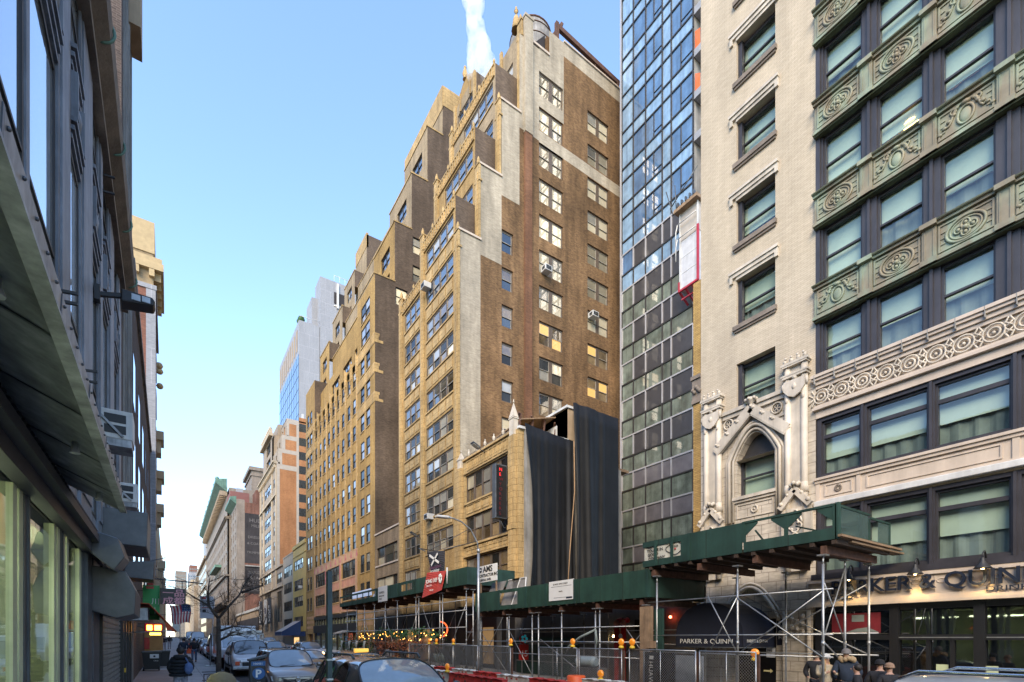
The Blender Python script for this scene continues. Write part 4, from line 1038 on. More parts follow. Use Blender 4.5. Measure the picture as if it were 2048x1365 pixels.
b=MB(); b.bar((28.3,34.9,56.3),(36.1,34.9,55.9),.28,.4); b.bar((28.4,34.9,54.2),(28.4,34.9,56.6),.3); b.bar((35.9,34.9,54.2),(35.9,34.9,56.1),.3); b.bar((33,34.9,54.2),(33.0,34.9,56),.1); b.bar((34.3,34.9,54.2),(34.3,34.9,56),.08); b.bar((28.5,35,54.5),(30.5,35.2,56),.14); b.bar((28.0,35.2,55.2),(29,34.9,56.9),.25)
b.build('beam',M['rusty'],rf)
b=MB(); b.prism([(25.15,34.6,52.1),(26.85,34.6,54.2),(26.85,34.6,52.1)],(0,.25,0)); tag(b.build('roof_fin',M['ad_black']),'dark triangular roof fin in the notch beside the brick chimney','fin')
# air conditioners (one built, others copied)
def aircon(x,y,z,label,face='y',group='window air conditioners'):
    o=thing('air_conditioner',label,'air conditioner',(x,y,z),group)
    b=MB(); b.box(x-.36,x+.36,y-.55,y+.1,z,z+.46); b.build('casing',M['white_metal'],o,.015)
    b=MB(); 
    for s in range(6): b.box(x-.28,x+.28,y-.565,y-.55,z+.07+.058*s,z+.105+.058*s)
    for s in range(4): b.box(x-.375,x-.36,y-.45,y-.1,z+.1+.07*s,z+.14+.07*s)
    b.build('grille',M['plastic_black'],o); return o
ac=aircon(26.35,Ys-.1,33.05,'white air conditioner high in the brown brick side wall, left window column')
dup(ac,(31.75,Ys-.05,31.15),0,'white air conditioner in the right window column of the brown brick side wall')
dup(ac,(W-.05,39.6,31.75),-PI/2,'white air conditioner near the top of the buff street facade')
dup(ac,(W-.05,39.0,12.15),-PI/2,'white air conditioner low on the buff street facade above the black banner')
# ================================================================ infill R4/R5
inf=thing('low_tan_infill','low tan brick infill building with two wide picture windows beside the buff tower','building',(W+4,50,0))
b=MB(); hs=[(46.76,52.7,9.85,11.73),(46.76,52.7,6.6,8.55)]; b.wall_x(W,-1,46.16,53.2,0,13.15,hs,.25); b.box(W+.3,W+16,46.2,53.15,0,12.6); b.build('front_wall',brick('tan_infill_brick',(.36,.27,.17),(.30,.22,.14),(.22,.17,.12),.2,.07,.3,.3,.35),inf)
for h in hs:
    window(inf,'x',W,-1,46.76+.7,h[2],1.4,h[3]-h[2],1,kind='mix'); window(inf,'x',W,-1,49.35,h[2],2.5,h[3]-h[2],1,rail=False,kind='mix'); window(inf,'x',W,-1,51.65,h[2],2.1,h[3]-h[2],1,kind='mix')
b=MB(); b.box(W-.1,W+.3,46.2,53.18,13.15,13.3); b.box(W-.1,W,46.6,52.9,9.7,9.85); b.box(W-.1,W,46.6,52.9,6.45,6.6); b.build('coping',M['lime'],inf)
# ================================================================ R5 umber stepped block
r5=thing('umber_stepped_building','wide golden brown brick loft block with stepped pavilions, fluted piers and pink terra cotta base','building',(W+12,70,0))
XF=[18.3,20.5,22.48,24.4,26.3]; ZT=[41.3,47.9,54.2,60.5,66.5]
f=MB(); fu=MB(); sd=MB(); tr5=MB(); si=MB(); sw=[]
Y5a,Y5b=53.2,86.1
def pw(x,yc_,z,w,h,n,kind,name='window',mul=.09): window(r5,'x',x,-1,yc_,z,w,h,n,kind=kind,name=name,depth=.09,out=.05,mul=mul,sash='darkframe',fr='darkframe'); sill(si,'x',x,-1,yc_,z,w,.12,.07)
hN=[];hF=[];hC=[]
for k in range(11):
    zt=34.17-3.205*k+3.2
    if zt-2<6.5: continue
    if zt<38.5:
        for y0,y1 in ((54.81,56.1),(56.74,58.11)): hN.append((y0,y1,zt-2.02,zt)) if zt<37 else None
        if zt>=37: hN.append((54.9,57.9,zt-2.02,zt))
    for y0,y1 in ((81.87,83.24),(83.79,85.22)): hF.append((y0,y1,zt-2.02,zt))
hN.append((54.9,57.9,38.0,39.9))
cc=[(60.04,61.17),(62.21,63.37),(64.69,65.84),(67.01,67.98),(69.22,70.4),(71.56,72.75),(73.92,75.18),(76.36,77.38),(78.81,79.96)]
for k in range(7):
    zt=33.85-3.2*k
    if zt-1.85<12: continue
    for y0,y1 in cc: hC.append((y0,y1,zt-1.85,zt))
big=[(60.1,65.5),(67.1,72.8),(74.3,79.7)]
for y0,y1 in big: hC+= [(y0,y1,9.75,11.65),(y0,y1,6.95,8.45)]
f.wall_x(W,-1,Y5a,59.3,5.4,41.3,hN,.25); f.wall_x(W,-1,79.9+.4,Y5b,5.4,41.3,hF,.25); f.wall_x(W+.02,-1,59.3,80.3,5.4,35.0,hC,.25)
for h in hN: pw(W,(h[0]+h[1])/2,h[2],h[1]-h[0],h[3]-h[2],1 if h[1]-h[0]<2 else 2,'gold' if h[2]>20 else 'dark')
for h in hF: pw(W,(h[0]+h[1])/2,h[2],h[1]-h[0],h[3]-h[2],1,'dark')
for h in hC: pw(W+.02,(h[0]+h[1])/2,h[2],h[1]-h[0],h[3]-h[2],1 if h[1]-h[0]<2 else 4,'dark')
# centre section above the crest
hh=[(60.3,63.3,36.2,38.0),(64.6,68.4,36.2,38.0),(70.0,74.0,36.2,38.0)]
f.wall_x(W+.9,-1,59.3,80.3,34.5,39.4,hh,.25)
for h in hh: window(r5,'x',W+.9,-1,(h[0]+h[1])/2,h[2],h[1]-h[0],h[3]-h[2],3,kind='sky',depth=.22,sash='darkframe',fr='darkframe')
f.quad((W,Y5a,41.3),(W,59.3,41.3),(20.5,59.3,41.3),(20.5,Y5a,41.3)); f.quad((W,80.3,41.3),(W,Y5b,41.3),(20.5,Y5b,41.3),(20.5,80.3,41.3)); f.quad((W+.02,59.3,35.0),(W+.02,80.3,35.0),(20.5,80.3,35.0),(20.5,59.3,35.0))
sd.quad((W,80.3,35.0),(21,80.3,35.0),(21,80.3,41.3),(W,80.3,41.3)); sd.quad((W,59.3,41.3),(21,59.3,41.3),(21,59.3,34),(W,59.3,34))
# upper tiers
for i in range(1,5):
    x=XF[i]; zl=ZT[i-1]-6.5 if i>1 else 34.5; zt=ZT[i]; xb=XF[i+1] if i<4 else 34
    if i<4:
        hs=[]; 
        for z0 in ((zt-3.6),(zt-6.6)): hs.append((54.7,57.5,z0,z0+1.9)); 
        (f if i<2 else fu).wall_x(x,-1,Y5a,60.0,zl,zt,[h for h in hs if h[2]>zl+.2],.22)
        hf=[(82.0,84.6,zt-3.4,zt-1.5),(82.3,84.3,zt-6.4,zt-4.6)]
        (f if i<2 else fu).wall_x(x,-1,80.4,Y5b,zl,zt,hf,.22)
        hc=[(61,63.4,zt-6.2,zt-4.4)]
        (f if i<2 else fu).wall_x(x+.5,-1,60.0,80.4,zl,zt-2.6,hc,.22)
        for h in hs[:1]+([hs[1]] if hs[1][2]>zl+.2 else [])+hf: window(r5,'x',x,-1,(h[0]+h[1])/2,h[2],h[1]-h[0],h[3]-h[2],2,kind='sky',depth=.2,sash='darkframe',fr='darkframe')
        window(r5,'x',x+.5,-1,62.2,zt-6.2,2.4,1.8,2,kind='sky',depth=.2,sash='darkframe',fr='darkframe')
        for ya,yb in ((Y5a,60.0),(80.4,Y5b)): f.quad((x,ya,zt),(x,yb,zt),(xb+.3,yb,zt),(xb+.3,ya,zt))
        f.quad((x+.5,60,zt-2.6),(x+.5,80.4,zt-2.6),(xb+.5,80.4,zt-2.6),(xb+.5,60,zt-2.6))
        sd.quad((x,80.4,zt-2.6),(xb+.5,80.4,zt-2.6),(xb+.5,80.4,zt),(x,80.4,zt)); sd.quad((x,60,zt),(xb+.5,60,zt),(xb+.5,60,zt-2.6),(x,60,zt-2.6))
        tr5.box(x-.08,x+.2,Y5a,60.0,zt-.02,zt+.12); tr5.box(x-.08,x+.2,80.4,Y5b,zt-.02,zt+.12); tr5.box(x+.42,x+.7,60,80.4,zt-2.62,zt-2.48)
    else:
        (f if i<2 else fu).wall_x(x,-1,Y5a,64.5,zl,63.6); (f if i<2 else fu).wall_x(x,-1,80.4,Y5b,zl,65.0); f.quad((x,80.4,67.2),(x,80.4,60),(x,80.41,60),(x,80.41,67.2))
        tr5.box(x-.06,x+.3,80.4,Y5b,65.0,67.3); tr5.box(x-.06,x+.1,Y5a,64.5,63.6,66.3); tr5.box(x+.1,34,Y5a-.04,Y5a+.2,64.0,66.3)
        sd.quad((x,80.4,60),(32,80.4,60),(32,80.4,67),(x,80.4,67)); f.box(x+.2,32,80.6,86,60,67); f.box(x+.2,34,53.5,64.4,60,66)
hsd=[(22.6,24.0,45.4,47.2),(22.6,24.0,42.2,44.0),(22.6,24.0,39.0,40.8),(20.6,22.0,38.9,40.8)]
def side5(x0,x1,z0,z1): sd.wall_y(Y5a,-1,x0,x1,z0,z1,[h for h in hsd if h[0]>=x0 and h[1]<=x1 and h[2]>=z0 and h[3]<=z1],.2)
side5(18.3,20.5,0,41.3); side5(20.5,22.48,0,47.9); side5(22.48,24.4,0,54.2); side5(24.4,26.3,0,60.5); side5(26.3,34,0,64.0)
for h in hsd: window(r5,'y',Y5a,-1,(h[0]+h[1])/2,h[2],h[1]-h[0],h[3]-h[2],1,kind='blind',depth=.16,fr='darkframe',sash='darkframe')
for x0,x1,z in ((18.3,20.5,41.3),(20.5,22.48,47.9),(22.48,24.4,54.2),(24.4,26.3,60.5)): tr5.box(x0-.08,x1+.06,Y5a-.06,Y5a+.2,z,z+.13)
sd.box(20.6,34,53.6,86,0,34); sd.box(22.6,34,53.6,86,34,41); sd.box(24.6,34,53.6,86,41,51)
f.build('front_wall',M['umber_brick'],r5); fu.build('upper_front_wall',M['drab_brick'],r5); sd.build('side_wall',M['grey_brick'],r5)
# fluted piers with stepped crest, balustrades, motifs
pier=MB()
ys=[59.45]+[(a[1]+b_[0])/2 for a,b_ in zip(cc,cc[1:])]+[80.2]
for k,y in enumerate(ys):
    zt=35.3
    pier.box(W-.05,W+.02,y-.22,y+.22,12.9,zt-1.6); pier.box(W-.12,W+.6,y-.3,y+.3,zt-1.9,zt); pier.box(W-.19,W-.12,y-.1,y+.1,zt-2.5,zt+.25); pier.box(W-.08,W-.05,y-.06,y+.06,13,zt-1.9)
for a in cc: pier.box(W+.02,W+.5,a[0]-.1,a[1]+.1,33.95,34.75)
tr5b=MB()
for y0,y1 in ((53.25,59.2),(80.4,86.05)):
    for z in (28.2,31.3,34.5): 
        if y0>70: z-=.0
        tr5b.box(W-.05,W,y0,y1,z-.55,z+.55); k=y0+.15
        while k<y1-.2: tr5b.box(W-.08,W-.05,k,k+.12,z-.42,z+.42); k+=.34
for z in (28.2,31.3,34.5): tr5b.box(W-.05,W+.9,Y5a-.03,Y5a-.001,z-.5,z-.2); tr5b.box(W-.05,W+.5,Y5a-.03,Y5a-.001,z+.2,z+.5); tr5b.box(W-.05,W+.4,Y5a-.028,Y5a-.001,z-.2,z+.2)
pier.build('fluted_pier',M['gold_terra'],r5); tr5b.pieces('ribbed_band',M['gold_terra'],r5,.3); tr5.build('coping',M['gold_terra'],r5); si.pieces('window_sill',M['gold_terra'],r5,.02)
pink=mat('pink_terra_cotta',(.52,.325,.20),.7,amt=.25,scale=1.2,streak=(2,.25)); magenta=mat('magenta_glazed_motif',(.42,.13,.15),.6,amt=.35,scale=3)
b=MB(); b.box(W-.03,W+.02,59.3,80.3,11.7,12.85); 
for z in (8.5,5.5): 
    b.box(W-.06,W+.12,59.3,80.3,z+.02,z+.17); b.box(W-.06,W+.12,59.3,80.3,z+1.08,z+1.22); k=59.5
    while k<80: b.box(W-.02,W+.12,k,k+.3,z+.17,z+1.08); k+=.56
for y in (59.6,66.3,73.55,80.0): b.box(W-.08,W+.12,y-.3,y+.3,5.4,11.7)
b.build('pink_band',pink,r5)
b=MB(); b.box(W-.001,W+.015,59.31,80.29,5.67,6.58); b.box(W-.001,W+.015,59.31,80.29,8.67,9.58)
for y in ys: 
    for dy,h in ((-.22,.35),(-.08,.7),(.08,.7),(.22,.35)): b.box(W-.045,W-.03,y+dy-.045,y+dy+.045,11.95,11.95+h)
for y in (66.3,73.55): b.box(W-.10,W-.08,y-.2,y+.2,9.8,11.65); b.box(W-.10,W-.08,y-.12,y+.12,5.7,6.9)
b.build('magenta_motif',magenta,r5)
for yc_ in (56.3,83.2):
    b=MB()
    for z in (3.7,4.5,5.2):
        k=yc_-2.4
        while k<yc_+2.4: b.box(W-.02,W,k,k+.22,z,z+.4); k+=.4
    b.pieces('brick_pattern',pink,r5,.45)
b=MB(); b.wall_x(W,-1,Y5a,59.3,0,5.4,[(54.2,58.4,0,2.9)],.4); b.wall_x(W,-1,80.3,Y5b,0,5.4,[(81.2,85,0,2.9)],.4); b.pieces('base_wall',M['gold_brick'],r5)
b=MB(); b.box(W-.12,W+.2,59.3,80.3,4.95,5.4); b.box(W-.2,W+.2,59.3,80.3,3.0,4.1); b.box(W+.1,W+.3,59.3,80.3,0,.4)
for k in range(16): b.box(W,W+.2,59.3+1.4*k,59.45+1.4*k,4.1,4.95)
for k in range(8): b.box(W,W+.2,59.3+2.9*k,59.6+2.9*k,0,3.0)
b.build('shopfront_frame',M['black'],r5)
b=MB(); b.quad((W+.12,80.3,4.1),(W+.12,59.3,4.1),(W+.12,59.3,4.95),(W+.12,80.3,4.95)); b.build('clerestory_glass',mat('pale_green_glazing',(.34,.36,.22),.15,amt=.5,scale=.8,coat=1),r5)
b=MB(); b.quad((W+.12,80.3,.4),(W+.12,59.3,.4),(W+.12,59.3,3.0),(W+.12,80.3,3.0)); b.build('shop_window',glass_dark('shop_glass_far',(.10,.11,.06),.03,.8),r5)
b=MB(); b.box(W-.1,W,61,63.2,2.0,2.9); b.build('red_notice',mat('orange_red_notice',(.5,.12,.06),.6,amt=.2),r5)
b=MB(); b.box(W+.38,W+.45,54.2,58.4,0,2.9); b.box(W+.38,W+.45,81.2,85,0,2.9); b.build('entrance_door',mat('warm_lobby',(.20,.11,.05),.5,amt=.4,scale=1),r5)
b=MB(); b.prism([(W,62,3.3),(W-1.3,62,2.9),(W-1.3,62,2.8),(W,62,3.1)],(0,3,0)); b.build('shop_awning',M['concrete'],r5)
b=MB(); b.prism([(W-.05,54,14.6),(W+1.7,54,15.6),(W+1.7,54,15.0),(W-.05,54,14.0)],(0,-1.0,0)); 
# ================================================================ farther right-hand buildings
def bld(name,label,loc,cat='building',group=None): return thing(name,label,cat,loc,group)
b6=bld('yellow_building','narrow four storey yellow painted building beside the umber block',(W+4,91,0))
b=MB(); rz=[(13.95,15.6),(10.37,12.2),(7.62,9.35),(4.2,5.9)]; hs=[(88.3,95.2,a,c) for a,c in rz]
b.wall_x(W,-1,86.15,96.3,3.4,17.7,hs,.25); b.box(W+.3,W+14,86.2,96.2,0,17.4); b.quad((W,86.15,0),(W+.4,86.15,0),(W+.4,86.15,17.7),(W,86.15,17.7)); b.box(W-.15,W+.3,86.2,96.25,17.7,18.3); b.box(W-.08,W,86.2,96.25,16.3,16.45)
b.build('wall',M['yellow_paint'],b6)
for h in hs: window(b6,'x',W,-1,91.75,h[2],6.9,h[3]-h[2],5,kind='mix',fr='darkframe',sash='darkframe',depth=.09,mul=.14)
b=MB(); b.box(W+.05,W+.4,86.3,96.2,0,3.4); b.build('shopfront',M['black'],b6)
b=MB(); b.box(W-.1,W+.06,87,91,2.6,3.3); b.build('shop_fascia',mat('blue_fascia',(.03,.06,.16),.5,amt=.2),b6)
b=MB(); b.box(W+.02,W+.06,91.5,95.5,.3,2.4); b.build('shop_interior',mat('warm_shop_glow',(.3,.2,.08),.5,amt=.5,scale=1,emit=(1,.6,.25),es=.3),b6)
dup(ac,(W-.05,89.2,10.5),-PI/2,'white air conditioner in a window of the yellow building')
sa=bld('shop_awning','slanted striped shop awning with blue valance below the yellow building',(W-1.5,93,3),'awning')
b=MB(); b.quad((W-.02,96,5.2),(W-.02,90,5.2),(W-3.0,90,3.3),(W-3.0,96,3.3)); b.build('canopy',mat('pink_beige_canvas',(.5,.36,.28),.7,amt=.35,scale=2),sa)
b=MB(); b.quad((W-3.02,96,2.7),(W-3.02,90,2.7),(W-3.02,90,3.35),(W-3.02,96,3.35)); b.quad((W-3,90,2.7),(W,90,2.7),(W,90,3.3),(W-3,90,3.3)); b.poly([(W,90,5.2),(W-3,90,3.3),(W,90,3.3)]); b.build('valance',mat('navy_canvas',(.03,.06,.15),.7,amt=.2),sa)
b7=bld('cream_building','narrow four storey cream building next to the yellow one',(W+4,101,0))
b=MB(); rz=[(13.58,15.6),(10.56,12.45),(7.25,9.05),(4.13,5.83)]; hs=[(97.3,104.8,a,c) for a,c in rz]
b.wall_x(W,-1,96.35,105.7,3.4,17.4,hs,.25); b.box(W+.3,W+14,96.4,105.6,0,17.2); b.box(W-.06,W+.3,96.4,105.65,17.4,17.65); b.build('wall',M['cream_stucco'],b7)
for h in hs: window(b7,'x',W,-1,101.05,h[2],7.5,h[3]-h[2],6,kind='dark',fr='darkframe',sash='darkframe',depth=.09,mul=.1,rail=False)
b=MB(); b.box(W+.05,W+.4,96.4,105.6,0,3.4); b.build('shopfront',M['black'],b7); b=MB(); b.box(W-.1,W+.06,97,105,2.6,3.4); b.build('shop_fascia',mat('brown_fascia',(.18,.06,.03),.5,amt=.3),b7)
# R8: cream tower with orange brick side
b8=bld('orange_sided_tower','stepped cream tower with an orange brick side wall ruled by white bands',(W+5,120,0))
Y8=112.9; f=MB(); 
f.wall_x(W,-1,105.8,112.9,0,16.4,[(107.2,113,13.2,15.2)][:0]+[(107.3,112.4,13.25,15.2),(107.2,112.5,5.5,11.6)],.3); f.box(W+.35,W+14,105.9,112.8,0,16.3)
rz=[(34.6-0,36.6)]+[(30.2,32.2)]+[]; hs=[]
for k in range(6): hs.append((119.8,128.3,26.9-3.15*k-0,28.9-3.15*k+.35))
hs=[(119.8,128.3,a,a+2.05) for a in (10.8,14.3,17.4,20.5,23.6,26.8,29.9,33.6)]
hn=[(115.2,116.6,a+.1,a+1.9) for a in (17.4,20.5,23.6,26.8,29.9,33.6)]+[(131.6,132.8,a+.1,a+1.9) for a in (14.3,17.4,20.5,23.6,26.8,29.9,33.6)]
f.wall_x(W,-1,112.9,135,0,38.6,hs+hn,.3)
for h in hs: window(b8,'x',W,-1,(h[0]+h[1])/2,h[2],h[1]-h[0],h[3]-h[2],4,kind='mix',fr='darkframe',sash='darkframe',depth=.1,mul=.25)
for h in hn: window(b8,'x',W,-1,(h[0]+h[1])/2,h[2],h[1]-h[0],h[3]-h[2],1,kind='dark',fr='darkframe',sash='darkframe',depth=.09)
window(b8,'x',W,-1,109.85,13.25,5.1,1.95,4,kind='mix',fr='darkframe',sash='darkframe',depth=.1,mul=.25); window(b8,'x',W,-1,109.85,5.5,5.3,6.1,3,kind='dark',fr='darkframe',sash='darkframe',depth=.25,rail=False)
for x,zl,zt in ((18.6,38,41.2),(19.25,41,44.1),(20.2,44,47.6)):
    f.wall_x(x,-1,112.9,119,zl,zt,[(114.5,115.7,zl+.5,zt-1.0),(117,118,zl+.5,zt-1.2)],.2); f.quad((x,112.9,zt),(x,119,zt),(x+2,119,zt),(x+2,112.9,zt))
    for y in (115.1,117.5): window(b8,'x',x,-1,y,zl+.5,1.2 if y<116 else 1.0,zt-zl-(1.5 if y<116 else 1.7),1,kind='dark',fr='darkframe',sash='darkframe',depth=.18)
    f.wall_x(x,-1,131,135,zl,zl+1.5)
f.quad((W,112.9,38.6),(W,135,38.6),(20,135,38.6),(20,112.9,38.6))
hp=[(121,126.5,39.6,41.8),(121,126.5,42.8,45.2)]; f.wall_x(W+.1,-1,119,131.4,38.6,46.0,hp,.3); f.box(W+.5,24,119,131.3,38,46); f.box(19.6,24,119.4,131,46,48.6)
for h in hp: window(b8,'x',W+.1,-1,123.75,h[2],5.5,h[3]-h[2],3,kind='dark',fr='darkframe',sash='darkframe',depth=.25,mul=.2)
f.build('cream_wall',M['pale_stone'],b8)
c=MB()
for z,p in ((38.0,.5),(38.25,.75),(16.3,.3),(12.3,.35),(31.5,.3)): c.box(W-p,W+.2,112.95 if z>20 else 105.9,135,z,z+.3)
for k in range(24): c.box(W-.45,W,113.2+.92*k,113.6+.92*k,37.3,38.0)
for y in (113.4,118.4,130,134.6): c.box(W-.15,W,y-.4,y+.4,12.6,37.3)
c.box(W-.6,W+.2,118.6,131.6,45.6,46.2); c.box(W-.35,W+.2,118.8,131.5,46.2,47.1)
for k in range(10): c.ball((W-.2,119.3+1.25*k,47.3),.35,6)
c.build('cornice',M['cream_stucco'],b8)
s_=MB(); wb=MB(); gl=MB()
for x0,x1,zt in ((18.9,22.1,37.0),(19.35,22.1,40.4),(19.95,22.1,43.3),(20.7,22.1,46.7)):
    zb={37.0:17.2,40.4:38.0,43.3:41.2,46.7:44.2}[zt]; s_.quad((x0,Y8,zb),(x1,Y8,zb),(x1,Y8,zt),(x0,Y8,zt))
wb.wall_y(Y8-.02,-1,18.3,18.9,16.4,38.4); wb.wall_y(Y8-.02,-1,22.1,22.6,16,47.4); wb.wall_y(Y8-.02,-1,18.9,22.1,37.0,38.0)
wb.wall_y(Y8-.02,-1,18.6,19.35,38.0,41.2); wb.wall_y(Y8-.02,-1,19.35,22.1,40.4,41.2); wb.wall_y(Y8-.02,-1,19.25,19.95,41.2,44.1); wb.wall_y(Y8-.02,-1,19.95,22.1,43.3,44.2); wb.wall_y(Y8-.02,-1,20.2,20.7,44.1,47.6); wb.wall_y(Y8-.02,-1,20.7,22.1,46.7,47.5); wb.box(20.2,26,Y8,119,47.4,47.7)
k=46.6
z=16.0
while z<46:
    gl.quad((22.6,Y8,z),(27,Y8,z),(27,Y8,z+1.7),(22.6,Y8,z+1.7)); s_.quad((22.6,Y8,z+1.7),(27,Y8,z+1.7),(27,Y8,z+2.95),(22.6,Y8,z+2.95)); z+=2.95
s_.box(18.7,27,113.2,119,16.5,38.3); s_.box(20.3,27,113.2,119,38.3,47.2)
s_.build('orange_side_wall',M['orange_brick'],b8); wb.build('white_band',mat('pale_band',(.42,.37,.31),.7,amt=.15),b8); gl.build('side_window',M['pane'],b8)
b=MB(); b.box(23.3,23.7,113.5,114,47.5,49.6); b.box(24.6,25.2,113.5,114.2,47.5,49.8); b.lathe((19.6,114,16.5),[(.2,0),(.25,.5),(.1,.7)],8); b.build('roof_vent',M['white_metal'],b8)
# banners on R8
for k,(y0,y1,mt,lab,words) in enumerate(((121.5,127,'dark_banner','black hanging banner, nearest the street corner, on the cream tower front',['BUILT','FOR','BUSINESS']),(116,119.6,'pale_banner','pale grey hanging banner between two black ones on the cream tower front',[]),(110.2,115,'dark_banner','black hanging banner at the near edge of the cream tower front',['FOR','LEASE']))):
    m_=bpy.data.materials.get(mt) or mat(mt,(.03,.028,.03) if mt[0]=='d' else (.55,.54,.52),.7,amt=.3)
    o=thing('hanging_banner',lab,'banner',(17,y0,5.4),'banners on the cream tower front'); b=MB(); b.box(16.9,16.94,y0,y1,5.2,10.4); b.build('cloth',m_,o)
    b=MB(); b.tube([(16.92,y0,10.45),(18.3,y0,10.45)],.05,6); b.tube([(16.92,y1,10.45),(18.3,y1,10.45)],.05,6); b.build('bracket',M['dsteel'],o)
    for j,wd in enumerate(words): text('banner_lettering',wd,1.3 if len(words)<3 else 1.2,M['wletter'],(16.88,y0+1.3+1.3*j,5.6),(0,-PI/2,0),o,.01)
    if not words:
        b=MB(); b.box(16.88,16.9,y0+.8,y1-.8,7.4,8.6); b.build('printed_square',mat('grey_print',(.12,.11,.15),.7,amt=.4),o)
# R11 white and blue tower behind
b11=bld('white_glass_tower','tall white clad tower with blue glass front far behind the orange sided tower',(32,140,0))
b=MB(); b.box(27.4,32.4,136.8,164,0,83); b.box(32.5,46,136.6,142,0,96); b.box(31.2,32.5,140,146,0,92); b.build('cladding',M['white_panel'],b11)
b=MB(); b.quad((27.35,163.9,0),(27.35,136.9,0),(27.35,136.9,74.5),(27.35,163.9,74.5)); b.build('blue_glass_front',mat('blue_curtain_wall',(.06,.12,.21),.12,amt=.35,scale=.3,coat=.6),b11)
b=MB()
for k in range(9): b.box(27.33,27.36,138.5+2.9*k,140+2.9*k,75.8,81.3)
b.build('louvre',M['tan_stucco'],b11)
b=MB()
for k in range(9): b.box(27.3,27.36,136.9+3*k,137+3*k,0,74.5)
for k in range(21): b.box(27.31,27.35,136.9,163.9,8+3.2*k,8.12+3.2*k)
b.build('mullion',mat('blue_grey_mullion',(.09,.14,.22),.4,amt=.1),b11)
b=MB(); b.box(36.0,39.6,136.5,136.62,90.2,93.2); b.build('louvre_opening',M['ad_black'],b11)
b=MB(); b.bar((36.9,136.4,89),(36.9,136.4,95.5),.5); b.tube([(36,136.5,89.6),(42,136.5,89.6)],.15,6); b.tube([(36,136.5,97.5),(42,136.5,97.5)],.06,6)
for k in range(5): b.bar((36+1.4*k,136.5,96),(36+1.4*k,136.5,97.5),.08)
b.tube([(27.5,136.9,84.2),(32.4,136.9,84.2)],.06,6); b.pieces('rail',M['white_metal'],b11,.1)
b=MB(); b.ball((28.2,138,84),.9,8); b.ball((28.0,139,83.8),.8,8); b.build('roof_shrub',M['leaf'],b11)
# R9 grey building with green cornice and painted side
b9=bld('green_cornice_building','long grey stone block with wide green copper cornice and faded black side adverts',(W+8,230,0))
b=MB(); hs=[]; z=43.4
for k in range(9):
    for y in (190.5,196.5,203): hs.append((y-1.2,y+1.2,42.6-4.0*k,45.2-4.0*k))
b.wall_x(W,-1,187,206,0,48,hs,.4); b.wall_y(187,-1,W,20.7,0,47.7); b.box(W+.5,30,187.3,206,0,47)
b.build('grey_stone_wall',M['grey_stone'],b9)
for h in hs: window(b9,'x',W,-1,(h[0]+h[1])/2,h[2],2.4,2.6,1,kind='dark',fr='darkframe',sash='darkframe',depth=.3)
b=MB(); hs=[]
for k in range(8):
    for j in range(16):
        y=210.5+7*j; hs.append((y-1.6,y+1.6,39.5-4.6*k,42.4-4.6*k))
hs=[h for h in hs if h[2]>5]
b.wall_x(W-1,-1,206,322,0,56,hs,.5); b.box(W-.4,34,206.2,321,0,56)
for z,p in ((45.2,.9),(44.8,.5),(24.5,.8),(14.5,2.2),(14.0,1.6)): b.box(W-1-p,W,206,322,z,z+.5)
b.build('pale_stone_wall',M['grey_stone'],b9)
g=MB()
for h in hs: g.quad((W-.55,h[1],h[2]),(W-.55,h[0],h[2]),(W-.55,h[0],h[3]),(W-.55,h[1],h[3]))
o=g.build('window',M['pane'],b9); o['kind']='stuff'
c=MB(); c.prism([(W-1,207,54.5),(W-4.6,207,57.4),(W-4.6,207,58.6),(W-1,207,59.2)],(0,114,0)); c.prism([(W,187.2,46.0),(W-1.8,187.2,47.3),(W-1.8,187.2,48.2),(W,187.2,48.6)],(0,18,0))
for k in range(12): c.ball((W-4,208+9.5*k,59),.7,6)
c.box(W-3.2,W-1,230,262,30.2,31.2); c.build('copper_cornice',M['copper_green'],b9)
c=MB()
for k in range(40): c.box(W-3.3,W-1,207.5+2.85*k,208.7+2.85*k,53.2,54.8)
c.pieces('bracket',M['pale_stone'],b9)
b=MB(); b.wall_y(187,-1,20.7,30,0,46.9); b.build('brick_side_wall',brick('dull_red_side_brick',(.23,.10,.07),(.17,.075,.055),(.2,.14,.11),.3,.1,.45,.12,.4),b9)
b=MB(); 
for z0,z1 in ((27.0,43.4),(17.0,26.0),(0,7.5)): b.quad((20.72,186.97,z0),(30,186.97,z0),(30,186.97,z1),(20.72,186.97,z1))
b.pieces('painted_advert',M['ad_black'],b9)
adm=mat('faded_white_paint',(.17,.155,.15),.9,amt=.4,scale=1)
for s_t,x,z,sz in (('HUDSON',22.0,40.6,1.7),('MILLS',22.6,39.0,1.3),('DRESSES',21.6,35.2,1.2),('& COATS',21.4,33.2,1.1),('TRIMMINGS',21.3,30.2,1.1),('BRAIDS',21.8,23.6,1.3),('& LACE',22.2,21.8,1.3),('HAUGHTON',21.6,19.9,1.5),('LACE CO',22.6,18.0,1.3)): text('advert_lettering',s_t,sz,adm,(x,186.93,z),FY,b9,.005)
b=MB(); b.box(20.7,30,186.5,186.9,25.9,26.3); b.build('ledge',M['concrete'],b9)
b=MB(); b.box(17.2,23.0,195,206,47,52.0); b.build('penthouse',mat('plum_red_render',(.20,.085,.075),.8,amt=.2,scale=.3),b9)
b=MB(); b.box(24,30,187.3,195,46,51.5); b.build('brick_stub',bpy.data.materials['dull_red_side_brick'],b9)
b=MB(); b.box(19.6,21.6,200,202,52,54.6); b.build('roof_plant',M['white_panel'],b9)
gt=bld('grey_brick_tower','plain grey brick tower with a corniced top rising behind the green cornice building',(26,215,0)); b=MB(); b.box(25.9,40,213,232,0,65.5); b.box(25.0,40.5,212.4,232.5,65.5,66.8); b.box(25.5,40.2,212.7,232,63.5,64); b.build('wall',M['grey_stone'],gt)
